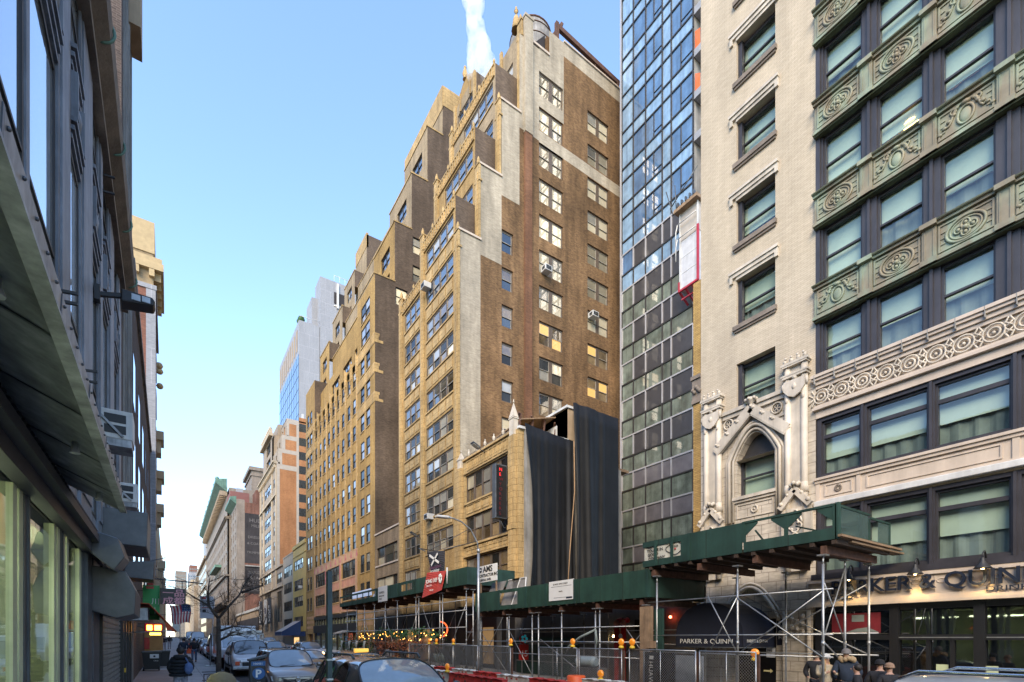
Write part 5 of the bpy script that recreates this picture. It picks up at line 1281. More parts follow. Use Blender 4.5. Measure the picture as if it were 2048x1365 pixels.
lg=bld('low_garage','low garage with dark hoarding and pale coping between the cream tower and the grey block',(20,160,0)); b=MB(); b.box(W,30,136,186,0,9.5); b.build('wall',M['tan_stucco'],lg)
b=MB(); b.box(W-.2,W-.02,137,184,3.2,7.5); b.box(W+.3,29,135.6,135.9,2,14.5); b.build('hoarding',M['ad_black'],lg); b=MB(); b.box(W,29.5,135.5,136,14.5,15.6); b.box(W-.3,W,136,186,9.3,9.9); b.build('coping',M['white_metal'],lg)
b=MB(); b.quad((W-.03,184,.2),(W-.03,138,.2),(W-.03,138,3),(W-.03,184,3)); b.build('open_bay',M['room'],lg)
for k in range(5): 
    b=MB(); b.ball((17.6,140+8*k,2.6+.3*(k%2)),.28,8); b.build('bulb',lampm,lg)
# R10 mansard hotel
b10=bld('mansard_building','beige building with green mansard roof and round dormer far down the street',(W+6,360,0)); b=MB(); hs=[]
b.box(W-1,40,326,420,0,47); b.box(W-2.2,40,324.5,421,46,47.6); b.box(W-1.6,40,325,421,31,31.8); b.build('wall',M['pale_stone'],b10)
b=MB(); b.prism([(W-1,326,47.6),(W+2.5,326,57),(36,326,58),(40,326,47.6)],(0,92,0)); b.build('mansard_roof',M['copper_green'],b10)
b=MB(); b.box(W-.6,W+3,325.5,330.5,47.6,53); b.lathe((W+1.2,328,53),[(2.4,-.4),(2.4,0),(1.6,1.2),(.1,1.8)],12); b.box(20,30,325.4,326,57.8,60.2); b.build('dormer',M['pale_stone'],b10)
b=MB()
for k in range(9):
    for j in range(3): b.box(19.2+4.2*j,21+4.2*j,325.9,325.98,4+5*k,7.2+5*k)
for k in range(8):
    for j in range(10): b.box(W-1.06,W-1,329+9*j,332+9*j,6+5*k,9.2+5*k)
b.box(W+.4,W+2.0,325.3,325.49,48.5,51.5); o=b.build('window',M['pane'],b10); o['kind']='stuff'
wt=bld('white_slab_tower','slim white slab tower beyond the mansard roof',(26,470,0)); b=MB(); b.box(W+6,46,470,500,0,104); b.build('wall',M['white_panel'],wt); b=MB()
for k in range(7): b.box(W+10,W+18,469.8,469.9,72+4*k,74.5+4*k)
b.build('window',M['sky_pane'],wt)
# far street fronts on both sides
far=[(W-2,425,505,46,'pale_stone','warm beige front','beige far building with stepped bays closing the right side'),(W-2.6,507,640,52,'cream_stucco','x','cream far building beyond the beige one on the right'),(7.5,800,840,91,'grey_stone','y','grey brick slab tower closing the view at the street end'),(22,800,830,90,'white_panel','z','pale glass and white tower right of the grey slab at the street end'),(26,900,930,112,'red_brick','r','small red brick top between the far towers')]
for x,y0,y1,h,m_,_,lab in far:
    o=bld('distant_building',lab,(x,y0,0),group='distant buildings along the street'); b=MB(); wdt=12.7 if y0==800 and x<10 else 10 if y0>=800 else 22
    b.box(x,x+wdt,y0,y1,0,h); 
    if y0<800:
        for k in range(int((y1-y0)/13)): b.box(x-1.3,x,y0+2+13*k,y0+9+13*k,0,h-6)
    b.build('wall',M[m_],o); g=MB()
    for k in range(int(h/4.2)-1):
        if y0<800:
            for j in range(5): g.box(x+1.5+4*j,x+3.6+4*j,y0-.1,y0-.02,4+4.2*k,6.4+4.2*k)
        else:
            for j in range(5): g.box(x+.8+2.3*j,x+2.0+2.3*j,y0-.3,y0-.02,4+4.2*k,6.2+4.2*k)
    o2=g.build('window',M['sky_pane'] if m_=='white_panel' else M['blind2'],o); o2['kind']='stuff'
# ================================================================ LEFT SIDE
XL=-1.4
nb_=thing('cast_iron_building','dark cast iron shop building on the left with tall windows and a sheet metal canopy','building',(XL-4,10,0))
def lb(name,mb,m,p=None,bev=0): return mb.build(name,m,p or nb_,bev)
b=MB()
pil=[(4.9,5.5),(8.06,8.24),(10.0,10.85),(11.1,11.3),(12.35,13.9),(15.2,15.9),(16.1,16.3),(17.6,19.0),(20.6,21.2)]
wv=[(5.55,8.02,2),(8.24,10.0,1),(11.3,12.35,1),(13.95,15.2,1),(16.3,17.6,1),(19.0,20.6,1),(2.0,4.9,2)]
hs=[]
for y0,y1,n in wv: hs+= [(y0,y1,5.0,10.65),(y0,y1,12.5,13.9)]
b.wall_x(XL,1,-6,22.9,4.2,14.2,hs,.30); b.box(XL-16,XL-.36,-6,22.9,4.0,14.9); b.box(XL-16,XL-3.25,-6,13.4,0,3.99); b.box(XL-16,XL-.36,13.4,22.9,0,3.99); b.box(XL-16,XL-4.5,1,22,14.9,15.5)
lb('iron_front',b,M['ironblue'])
leftpane=glass_dark('pale_left_pane',(.48,.50,.51),.03,.25,1.0)  # pale base stands in for whitish sky reflection and curtains
for y0,y1,n in wv:
    for z0,z1 in ((5.0,10.65),(12.5,13.9)):
        f=MB(); t=.06
        for a_,b_ in ((y0,y0+t),(y1-t,y1)): f.box(XL-.03,XL+.012,a_,b_,z0,z1)
        for a_,b_ in ((z0,z0+t),(z1-t,z1),((z0+z1)/2,(z0+z1)/2+.05)): f.box(XL-.03,XL+.010,y0+t,y1-t,a_,b_)
        if n>1: f.box(XL-.03,XL+.012,(y0+y1)/2-.03,(y0+y1)/2+.03,z0+t,z1-t)
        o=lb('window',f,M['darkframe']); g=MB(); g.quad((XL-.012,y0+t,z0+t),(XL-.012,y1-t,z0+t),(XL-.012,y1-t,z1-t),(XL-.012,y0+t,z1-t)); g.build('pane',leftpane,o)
b=MB()
for y0,y1 in pil:
    if y1-y0>.4: b.box(XL,XL+.05,y0,y1,4.6,14.1); b.box(XL+.05,XL+.08,y0+.12,y1-.12,5,13.9)
    else: b.box(XL,XL+.03,y0,y1,4.6,14.1)
for y0,y1,n in wv:
    for k,z in enumerate((10.75,10.9,11.05,12.0,12.15,12.3)): b.box(XL,XL+.05+.03*(k%3),y0+.02,y1-.02,z,z+.08)
    for y in (y0+.08,y1-.16): b.box(XL+.02,XL+.12,y,y+.08,11.15,11.95)
    k=y0+.25
    while k<y1-.2: b.ball((XL+.03,k,11.55),.16,7,sc=(.5,1,1.4)); k+=.42
lb('pilaster',b,M['ironblue'])
b=MB(); 
b.prism([(XL,0,14.15),(XL+.42,0,14.45),(XL+.46,0,14.75),(XL+.42,0,15.0),(XL,0,15.05)],(0,22.9,0)); b.box(XL,XL+.2,0,22.9,13.95,14.15)
lb('stone_gutter',b,M['brownstone'])
b=MB()
for k in range(8): b.ring((XL+.22,1.6+2.9*k,14.62),.27,.03,'y',10,5,a0=-1.6,a1=2.2)
b.pieces('gutter_joint',M['copper_green'],nb_)
# iron pegs
b=MB()
for y,z in ((9.7,7.1),(9.7,7.25),(12.2,7.0),(12.2,7.2),(15.9,13.6),(15.9,13.2)): b.bar((XL+.08,y,z),(XL+.30,y,z+.03),.04)
b.pieces('iron_peg',M['darkframe'],nb_)
# shop window with lit interior
b=MB(); b.box(XL-.02,XL+.14,1,15.4,3.97,4.16); b.box(XL+.0,XL+.26,1,15.6,4.16,4.30); b.box(XL,XL+.20,1,15.6,4.30,4.40); b.box(XL,XL+.10,1,15.6,4.40,4.62)
for k in range(70): b.ball((XL+.11,1.3+.2*k,4.52),.055,5)
lb('lintel_moulding',b,M['iron'])
b=MB()
for y0,y1 in ((8.25,8.55),(10.7,10.95)): b.box(XL-.12,XL-.02,y0,y1,.3,3.97)
for y0,y1 in ((13.2,13.9),(14.1,15.3)): b.box(XL-.3,XL+.06,y0,y1,0,3.97)
for y in (8.42,10.82,13.05): b.box(XL-.02,XL+.0,y-.03,y+.03,.3,3.97)
b.box(XL-.3,XL+.02,1,15.4,0,.3); lb('shop_pier',b,M['dsteel'])
wf=mat('green_lit_frame',(.50,.52,.34),.5,amt=.25,scale=2)  # greenish shop light on the posts put into their colour
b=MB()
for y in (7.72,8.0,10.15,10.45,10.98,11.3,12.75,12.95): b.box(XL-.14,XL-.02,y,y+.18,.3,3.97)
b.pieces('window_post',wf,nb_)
b=MB(); b.quad((XL-.05,1,.3),(XL-.05,13.2,.3),(XL-.05,13.2,3.97),(XL-.05,1,3.97)); lb('shop_glass',b,M['clear'])
b=MB(); b.box(XL-3.2,XL-3.1,.5,15,0,4); b.box(XL-3.2,XL-.32,13.25,13.32,0,4); b.box(XL-3.2,XL-.3,.5,.6,0,4); b.box(XL-3.2,XL-.3,.6,15,-.02,.05); b.box(XL-3.1,XL-.31,.6,13.2,3.96,3.99); lb('shop_interior',b,mat('green_lit_interior',(.34,.36,.22),.8,amt=.4,scale=.7))  # wall colour carries the greenish tube light as well
b=MB()
for y0,y1 in ((3.5,6.9),(7.3,9.6),(10.2,12.3)): b.box(XL-.75,XL-.68,y0,y1,3.5,3.56)
lb('fluorescent_tube',b,mat('lit_tube',(1,1,1),.4,amt=0,emit=(.93,1,.62),es=7))
for y in (5.2,8.5,11.2):
    L=bpy.data.lights.new('shop_tube_light','AREA'); L.energy=9; L.color=(.93,1,.72); L.shape='RECTANGLE'; L.size=2; L.size_y=.1; o=link('shop_tube_light',L,nb_); o.location=(XL-.72,y,3.45); o.rotation_euler=(0,0,PI/2)
b=MB(); 
for k in range(5): b.box(XL-1.9,XL-1.2,4+2*k,5.3+2*k,0,1.0+.3*(k%3))
lb('display_shelf',b,M['white_metal'])
# canopy of bent sheet
b=MB(); Cn=[(2.0,.775),(5,.775),(8,.77),(10.3,.765)]
for (ya,pa),(yb,pb) in zip(Cn,Cn[1:]):
    q=lambda y,p:[(XL+.02,y,4.66),(XL+p,y,4.30),(XL+p+.02,y,4.62),(XL+.02,y,4.95)]
    A_,B_=q(ya,pa),q(yb,pb)
    b.quad(A_[0],B_[0],B_[1],A_[1],0); b.quad(A_[1],B_[1],B_[2],A_[2],1); b.quad(A_[2],B_[2],B_[3],A_[3],0)
b.poly([(XL+.02,10.3,4.66),(XL+.78,10.3,4.30),(XL+.80,10.3,4.62),(XL+.02,10.3,4.95)][::-1],0); b.box(XL+.75,XL+.84,2,10.32,4.275,4.3,1)
o=lb('canopy',b,[mat('canopy_soffit_sheet',(.40,.41,.42),.5,metal=.2,amt=.55,scale=2.2,streak=(5,.5)),M['sheet']])
b=MB()
for y in (3.1,4.6,6.1,7.6,9.1): b.prism([(XL+.05,y,4.640),(XL+.76,y,4.298),(XL+.775,y,4.30),(XL+.795,y,4.61),(XL+.80,y,4.61),(XL+.785,y,4.285),(XL+.05,y,4.625)],(0,.035,0))
for y in [2.3+.3*k for k in range(27)]: b.ball((XL+.79,y,4.35),.012,5); b.ball((XL+.797,y,4.57),.012,5)
b.pieces('sheet_seam',M['sheet_dark'],o,.4)
b=MB()
for y in (4.2,7.3,9.6): b.lathe((XL+.55,y,4.28),[(.05,0),(.035,.05),(.03,.12)],8)
b.pieces('canopy_lamp',M['white_metal'],o)
# roller shutter
b=MB(); b.box(XL-.1,XL-.05,15.6,22.7,0,4.0)
for i in range(27):
    z=.06+.147*i
    for j in range(44): b.box(XL-.05,XL-.015,15.65+.16*j+(.04 if i%2 else 0),15.765+.16*j+(.04 if i%2 else 0),z,z+.10)
lb('roller_shutter',b,mat('grey_shutter_steel',(.28,.275,.25),.5,metal=.3,amt=.35,scale=2,streak=(3,.3)))
b=MB(); b.box(XL-.1,XL+.1,15.5,15.66,0,4.1); b.box(XL-.1,XL+.16,15.5,22.8,4.0,4.35); b.box(XL-.1,XL+.08,22.65,22.9,0,4.1); lb('shutter_frame',b,M['black'])
# bent sheet boxes and awning scraps beyond
def sheetbox(name,label,pts,d,m_='sheet_dark',cat='sheet metal'):
    b=MB(); b.prism(pts,d); return tag(b.build(name,M[m_],None,.02),label,cat,'bent sheet metal housings on the left')
sheetbox('sheet_metal_box','square dark sheet metal box sticking out highest above the roller shutter',[(XL,16,4.62),(-.46,16,4.58),(-.43,16,5.46),(XL,16,5.5)],(0,2.2,0),'sheet_dark')
sheetbox('bent_sheet','curled bent sheet metal hood under the square box',[(XL,13,4.05),(-.92,13,3.62),(-.74,13,3.9),(-.85,13,4.28),(XL,13,4.45)],(0,1.6,.1),'sheet_dark')
sheetbox('bent_sheet','flat grey sheet metal flap beside the curled hood',[(XL,24.5,4.6),(-.5,24.5,4.55),(-.45,24.5,5.3),(XL,24.5,5.2)],(0,1.5,0),'sheet_dark')
sheetbox('bent_sheet','large dark drooping sheet metal awning lowest beside the shutter',[(XL,14.0,2.85),(-.95,14,2.68),(-.62,14,2.78),(-.60,14,3.3),(-.78,14,3.72),(XL,14,3.82)],(0,2.4,0),'sheet_dark')
# doors under it
dr=thing('dark_doorway','black door bay with pale pilaster left of the trash bins','doorway',(XL,25,0))
b=MB(); b.box(XL-.3,XL-.04,23,30,0,4.6)
for k in range(6): b.box(XL-.04,XL+.04+.05*(k%2),23.1+.75*k,23.45+.75*k,0,3.2)
b.build('door_frame',M['black'],dr); b=MB(); b.box(XL-.03,XL+.1,27.6,28.3,0,3.4); b.box(XL-.02,XL+.18,27.4,28.5,3.4,3.6); b.build('pale_pilaster',M['concrete'],dr); b=MB(); b.box(XL+.02,XL+.1,23.4,23.6,1.0,1.15); b.build('yellow_lock',M['yellow'],dr)
# air conditioners on the left
def acl(x,y,z,s,label):
    o=thing('air_conditioner',label,'air conditioner',(x,y,z),'window air conditioners'); b=MB(); b.box(XL-.1,XL+.62*s,y,y+.75*s,z,z+.62*s); b.build('casing',M['white_metal'],o,.02)
    b=MB(); b.box(XL+.12*s,XL+.5*s,y-.012,y,z+.34*s,z+.52*s); b.box(XL+.12*s,XL+.5*s,y-.012,y,z+.1*s,z+.28*s); b.build('grille',M['plastic_black'],o)
    b=MB(); b.bar((XL+.02,y-.03,z+.5*s),(XL+.45*s,y-.03,z+.04),.05); b.box(XL-.1,XL+.6*s,y+.02,y+.7*s,z-.16*s,z); b.build('bracket',M['sheet'],o)
acl(XL,15.4,7.05,1.1,'white air conditioner jutting out above the sheet metal boxes, upper of two'); acl(XL,20.0,6.55,.95,'white air conditioner, lower and farther of two on the left wall')
wl=thing('wall_flood_lamp','black slab LED lamp on a short arm high on the left wall','lamp',(XL,15,10.3)); b=MB(); b.bar((XL,15,10.15),(-.85,15,10.3),.09); b.box(XL,XL+.1,14.9,15.1,10,10.35); b.build('arm',M['plastic_black'],wl)
b=MB(); b.prism([(-.92,14.9,10.12),(-.3,14.9,10.22),(-.26,14.9,10.34),(-.32,14.9,10.42),(-.92,14.9,10.42)],(0,.4,0)); b.build('head',M['plastic_black'],wl,.03); b=MB(); b.box(-.72,-.55,14.88,14.899,10.22,10.36); b.box(-.52,-.36,14.88,14.899,10.24,10.37); b.build('lens',M['steel'],wl)
b_=M['sheet']; M['tan_stone']=blocks('tan_stone',(.34,.26,.155),1.2,.5,(.24,.19,.12),.2,.2)
# L2 tall brick, then lower ones
def lbl(name,label,y0,y1,h,m_,x=XL,cat='building'):
    o=thing(name,label,cat,(x-5,y0,0)); b=MB(); b.box(x-14,x,y0,y1,0,h); b.build('wall',M[m_],o); return o
o=lbl('tall_brick_building','tall dark brick building with pale vertical ribs above the stone gutter',23.0,28.6,33,'dark_brick')
b=MB()
for y in (23.6,24.6,25.7,26.9,28.2): b.box(XL,XL+.05,y,y+.14,6,33)
b.build('pale_rib',M['concrete'],o); b=MB(); b.box(XL+.02,XL+.42,26.8,28.4,28.3,31.5); b.build('bracket_box',M['tan_stucco'],o)
b=MB(); 
for k in range(5): b.box(XL-.1,XL+.02,25.9,26.6,9+4.5*k,11+4.5*k)
b.build('window',M['pane'],o)
o=lbl('low_dark_brick_building','lower dark brown brick building behind the two air conditioners',28.7,56.9,19.5,'dark_brick'); b=MB(); b.box(XL,XL+.14,28.8,56.8,19.2,19.6); b.build('coping',M['concrete'],o)
b=MB(); 
for k in range(3):
    for j in range(5): b.box(XL-.02,XL+.02,30+5*j,31.6+5*j,5.5+4*k,7.8+4*k)
b.build('window',M['sky_pane'],o)
o=lbl('red_brick_building','red brick building with white quoins on the left',57,69.5,34.2,'red_brick',XL+.0)
b=MB(); b.box(XL-.3,XL+.42,56.95,58.2,8,34.6); b.box(XL-14,XL+.5,56.9,69.5,34.2,34.6); b.build('white_quoin',M['white_panel'],o)
b=MB(); 
for k in range(6): b.box(XL,XL+.35,60.5,63,10+4*k,12.4+4*k); b.box(XL,XL+.35,65,67.5,10+4*k,12.4+4*k)
b.build('bay_window',M['tan_stucco'],o)
o=lbl('tan_corniced_building','tall tan building with a bracketed classical cornice on the left',70,78.5,45.5,'tan_stone')
b=MB(); b.box(XL-14,XL+.95,69.5,78.5,43.6,44.4); b.box(XL-14,XL+.8,69.65,78.5,44.4,45.0); b.box(XL-14,XL+.1,69.9,78.5,45.5,49); b.box(XL-14,XL+.2,69.9,78.5,41.2,42.0)
for k in range(5): b.box(XL,XL+.7,70.2+1.7*k,70.8+1.7*k,42.7,43.6)
for k in range(10): b.box(XL-13+1.4*k,XL-12.5+1.4*k,69.55,70,42.8,43.6)
for k in range(3): b.ball((XL+.5,72+2.9*k,34+.6*(k%2)),.4,6)
b.build('cornice',mat('tan_cornice_stone',(.46,.35,.19),.7,amt=.2),o); b=MB(); b.box(XL-2.4,XL-1.2,69.9,69.97,37.5,40); b.box(XL-2.4,XL-1.2,69.9,69.97,32.5,35.5); b.build('window',M['sky_pane'],o)
o=lbl('gold_stone_building','warm stone building with stacked balconies farther down on the left',78.6,90,31,'tan_stone'); b=MB(); b.box(XL-14,XL,90.05,175,0,22); b.build('lower_wing',M['tan_stone'],o)
b=MB(); 
for k,(y,z) in enumerate(((80,28),(86,24.5),(82,19),(104,14),(112,11),(126,17),(140,15),(150,14))): b.box(XL,XL+.9,y,y+3.5,z,z+1.1); b.box(XL,XL+.6,y+.5,y+3,z-1.6,z)
b.build('balcony',M['cream_stucco'],o)
lbl('plain_tan_building','plain far building closing the left side of the street',176,420,26,'tan_stucco')
# unseen block added behind the camera to shade the right-hand side
o=thing('unseen_shade_block','tall brick building behind the viewpoint on the left pavement','building',(XL-8,-30,0)); b=MB(); hs=[(-4-3*k,-2.4-3*k,6+3.4*j,8.2+3.4*j) for k in range(14) for j in range(2)]
b.wall_x(XL,1,-50,-1,0,13.5,hs,.3); b.box(XL-16,XL-.35,-50,-.8,0,13.3); b.build('wall',M['umber_brick'],o); g=MB()
for h in hs: g.quad((XL-.2,h[0],h[2]),(XL-.2,h[1],h[2]),(XL-.2,h[1],h[3]),(XL-.2,h[0],h[3]))
o2=g.build('window',M['pane'],o); o2['kind']='stuff'
# ================================================================ STREET
def sheet(name,m,x0,x1,ys,dz=0):
    b=MB()
    for ya,yb in zip(ys,ys[1:]): b.quad((x0,ya,gz(ya)+dz),(x1,ya,gz(ya)+dz),(x1,yb,gz(yb)+dz),(x0,yb,gz(yb)+dz))
    return struct(name,b,m)
ys=[-60,0,25,60,100,150,200,250,600,1600]
KL,KR=2.7,14.0
sheet('ground',mat('city_ground',(.2,.19,.18),.9,amt=.2),-900,900,[-200,25,250,3000],-.05)
sheet('road',M['asphalt'],KL-.1,KR+.1,ys)
for nm,x0,x1 in (('pavement_left',XL-.6,KL),('pavement_right',KR,W+16)):
    b=MB()
    for ya,yb in zip(ys,ys[1:]):
        za,zb=gz(ya)+.15,gz(yb)+.15
        b.quad((x0,ya,za),(x1,ya,za),(x1,yb,zb),(x0,yb,zb)); xk=x1 if nm[-1]=='t' and x0<0 else x0
        b.quad((xk,ya,za-.2),(xk,yb,zb-.2),(xk,yb,zb),(xk,ya,za))
    struct(nm,b,M['paving'])
for nm,x in (('kerb_left',KL-.09),('kerb_right',KR-.09)):
    b=MB()
    for ya,yb in zip(ys,ys[1:]):
        za,zb=gz(ya),gz(yb); n=[(x,ya,za+.155),(x+.18,ya,za+.155),(x+.18,yb,zb+.155),(x,yb,zb+.155)]
        b.quad(*n); b.quad((x,yb,zb-.1),(x,ya,za-.1),(x,ya,za+.155),(x,yb,zb+.155)); b.quad((x+.18,ya,za-.1),(x+.18,yb,zb-.1),(x+.18,yb,zb+.155),(x+.18,ya,za+.155))
    struct(nm,b,M['kerb'])
sheet('pavement_patch',M['brown_paving'],XL,.25,[12,25,38],.156)
wm=mat('worn_road_paint',(.5,.5,.48),.8,amt=.5,scale=4)
b=MB()
for k in range(30):
    y=10+9*k; b.quad((8.3,y,gz(y)+.006),(8.42,y,gz(y)+.006),(8.42,y+3,gz(y+3)+.006),(8.3,y+3,gz(y+3)+.006))
struct('lane_marking',b,wm)
# ---------------------------------------------------------------- sidewalk sheds
def post(par,x,y,z1,z0=.15,r=.036):
    b=MB(); b.tube([(x,y,z0+.02),(x,y,z1-.25)],r,8); b.tube([(x,y,z1-.3),(x,y,z1-.04)],r*.7,8); b.box(x-.1,x+.1,y-.1,y+.1,z0,z0+.02); b.box(x-.11,x+.11,y-.11,y+.11,z1-.04,z1)
    for z in (z0+1.9,): b.tube([(x,y,z),(x,y,z+.12)],r*1.35,8)
    return b.build('post',M['steel'],par)
def brace(par,p,q,r=.02,nm='brace'):
    b=MB(); b.tube([p,q],r,6); return b.build(nm,M['steel'],par)
def panel(par,x,y0,y1,z0,z1,m='plywood',nm='parapet_panel',t=.03): 
    b=MB(); b.box(x,x+t,y0,y1,z0,z1); k=y0+1.22
    while k<y1-.2: b.box(x-.004,x,k,k+.014,z0,z1,1); k+=1.22
    return b.build(nm,[M[m],M['room']],par)
def deck(par,x0,x1,y0,y1,z,t=.22):
    b=MB(); b.box(x0,x1,y0,y1,z+.10,z+t)
    k=y0
    while k<y1-.1: b.box(x0-.05,x1,k,k+.12,z,z+.10); k+=.55
    b.build('deck',M['deck'],par)
    for yb in [y0+.35+ (y1-y0-.7)*i/max(1,round((y1-y0)/2.4)) for i in range(round((y1-y0)/2.4)+1)]:
        s=MB(); s.box(x0+.02,x1-.1,yb-.07,yb+.07,z-.22,z-.003); s.build('beam',M['rusty'],par)
    return
XO,XI=14.32,17.6
# shed A (near the hotel)
sA=thing('sidewalk_shed','tall scaffold shed with dark green parapet and open framed end before the hotel','scaffold shed',(16,9,0.15))
zA_=4.70; deck(sA,XO,XI,6.15,12.55,zA_); zt=5.72; zd=zA_+.22
P_=lambda y0,y1,z0=zd-.1,z1=zt,m='plywood2': panel(sA,XO-.06,y0,y1,z0,z1,m)
P_(8.75,10.62); P_(6.15,8.7,zd-.1,zd+.2); P_(10.66,12.6,zd-.1,zd+.12); P_(10.66,12.6,zt-.2,zt); P_(10.66,10.95,zd+.12,zt-.2)
b=MB()
for y in (10.62,12.0,11.3): b.box(XO-.10,XO-.06,y-.05,y+.05,zd-.1,zt)
for y,g in ((8.7,1),(7.45,2),(6.2,1)):
    b.box(XO-.06,XO+.0,y-.045,y+.045,zd+.2,zt)
    for s in ((-1,1) if g==2 else ((1,) if y<7 else (-1,))): b.prism([(XO-.05,y,zt-.02),(XO-.05,y+s*.42,zt-.02),(XO-.05,y+s*.42,zt-.1),(XO-.05,y,zt-.45)],(.03,0,0))
b.box(XO-.07,XO,6.2,8.75,zt-.04,zt+.02); b.bar((XO+.1,6.4,zd+.1),(XO+.4,7.4,zt-.3),.04); b.bar((XO+.5,8.2,zd),(XO+.4,8.6,zt-.2),.05); b.pieces('parapet_frame',M['plywood2'],sA)
b=MB()
for x0,x1 in ((XO,XO+1.9),(XO+1.95,XI)):
    b.box(x0,x1,6.12,6.16,zt-.06 if x0<15 else zt-.14,zt if x0<15 else zt-.08); b.box(x0,x1,6.12,6.16,zd,zd+.07); b.box(x1-.08,x1,6.12,6.16,zd+.07,zt-.14)
b.box(XO-.06,XO+.08,6.10,6.18,zd-.1,zt+.04); b.build('end_frame',M['plywood2'],sA)
b=MB(); b.box(XO+.08,XO+1.8,6.135,6.145,zd+.07,zt-.06); b.box(XO+2.45,XI-.08,6.135,6.145,zd+.07,zt-.14); b.build('end_netting',seethrough('dark_green_netting',(.05,.09,.08),.62),sA)
b=MB(); b.box(XO-.1,XI+.5,6.0,6.1,zd-.06,zd); b.box(XO+.6,XI+.8,6.05,6.35,zd-.14,zd-.09); b.build('edge_timber',M['rawwood'],sA)
pA=[6.55,9.0,12.1]
for y in pA:
    for x in (XO+.12,XI-.35): post(sA,x,y,zA_-.22)
post(sA,XO+1.5,6.6,zA_-.22); post(sA,XI-.35,10.8,zA_-.22); 
for z in (1.75,2.35,3.55): brace(sA,(XO+.12,6.3,z),(XO+.12,12.5,z),.024,'ledger')
for z in (1.75,2.4): brace(sA,(XI-.35,6.3,z),(XI-.35,12.4,z),.024,'ledger')
for (ya,za,yb,zb) in ((6.55,1.75,9.0,3.5),(6.55,3.5,9.0,1.75),(9.0,1.8,10.0,3.6),(9.0,3.5,9.9,1.9)): brace(sA,(XO+.08,ya,za),(XO+.08,yb,zb))
for (xa,za,xb,zb) in ((XO+.12,3.9,XO+1.5,2.1),(XO+.12,2.1,XO+1.5,4.3),(XO+1.5,1.5,XO+.12,2.2)): brace(sA,(xa,6.58,za),(xb,6.58,zb))
for (ya,za,yb,zb) in ((6.55,1.75,10.8,3.9),(6.55,3.9,10.8,1.6)): brace(sA,(XI-.3,ya,za),(XI-.3,yb,zb))
# cloth banner behind the opening
bn=thing('cloth_banner','pale cloth banner with black slogan seen through the opening of the near green shed','banner',(14.6,11.5,5.2))
b=MB(); n=16
for i in range(n):
    f_=lambda u:(XO-.022+.008*math.sin(u*11),12.55-1.85*u)
    (xa,ya),(xb,yb)=f_(i/n),f_((i+1)/n); b.quad((xa,ya,4.98),(xb,yb,4.98),(xb,yb,5.62-.05*math.sin(i)),(xa,ya,5.62-.05*math.sin(i-1)),0,True)
b.build('cloth',mat('dirty_white_cloth',(.50,.50,.44),.8,amt=.3,scale=3),bn)
for k,s_ in enumerate(("RELAX,","YOU'RE IN","GOOD","COMPANY")): text('banner_lettering',s_,.15,M['ink'],(XO-.036,12.45-.03*k,5.47-.145*k),FX,bn,.002,bold=.004)
b=MB(); P=[]
for k in range(24):
    t=2*PI*k/24; P.append((XO-.04,11.2+.36*math.cos(t)*(1+.08*math.cos(4*t)),5.33+.20*math.sin(t)*(1+.12*math.cos(4*t))))
b.tube(P+[P[0]],.012,5); b.build('emblem_outline',M['ink'],bn); text('banner_lettering','PARKER',.10,M['ink'],(XO-.04,11.42,5.36),FX,bn,.002); b=MB(); b.ball((XO-.03,11.2,5.30),.035,6); b.build('emblem_dot',M['red'],bn)
# shed B (in front of the building site)
sB=thing('sidewalk_shed','lower green plywood scaffold shed between the two higher sheds','scaffold shed',(16,18,0.15))
zB_=3.68; deck(sB,XO,XI,12.4,24.7,zB_,.2); zd=zB_+.1; zt=4.74
for y0,y1,z0,z1 in ((12.35,16.3,zd-.05,zt),(18.3,19.85,zd-.05,zt),(16.3,18.3,zd-.05,zt),(22.3,24.75,zd-.05,zt),(19.9,22.3,zd-.05,zd+.16),(19.9,22.3,zt-.16,zt),(19.9,20.6,zd+.16,zt-.16)): panel(sB,XO-.06,y0,y1,z0,z1)
b=MB()
for y in (12.38,16.32,19.87,18.3,22.25): b.box(XO-.10,XO-.06,y-.06,y+.06,zd-.05,zt+.01)
b.pieces('batten',M['plywood2'],sB,.02)
b=MB(); b.box(XO-.06,XI,12.30,12.345,zd-.05,zt); b.build('end_panel',M['plywood2'],sB)
for y in (12.6,15.0,15.25,17.4,19.1,19.6,21.6,24.5):
    post(sB,XO+.12,y,zB_-.2); 
    if y not in (15.25,19.6): post(sB,XI-.3,y,zB_-.2)
for z in (1.5,2.1,2.7): brace(sB,(XO+.1,12.5,z),(XO+.1,24.6,z),.024,'ledger')
for z in (2.0,2.6): brace(sB,(XI-.3,12.5,z),(XI-.3,24.6,z),.024,'ledger')
for (ya,za,yb,zb) in ((12.7,2.6,13.6,1.7),(13.6,2.6,12.7,1.6),(15.2,.3,19.0,2.2),(17.4,.3,15.2,1.6),(19.6,.4,21.6,2.6),(21.6,.3,24.5,2.6)): brace(sB,(XO+.16,ya,za),(XO+.16,yb,zb))
b=MB(); b.box(XO-.09,XO-.065,16.35,18.05,3.92,4.78); o=tag(b.build('notice_board',M['white']),'white address board on the middle green shed','sign')
text('board_lettering','58 WEST 39TH STREET',.10,M['ink'],(XO-.095,17.75,4.60),FX,o,.003); text('board_lettering','PERMITS',.07,M['ink'],(XO-.095,17.35,4.28),FX,o,.003)
b=MB(); b.box(XO-.094,XO-.09,16.5,17.9,4.52,4.535); b.box(XO-.094,XO-.09,16.5,17.7,4.03,4.045); b.box(XO-.096,XO-.09,16.45,16.85,3.97,4.04); b.build('board_rule',M['navy'],o)
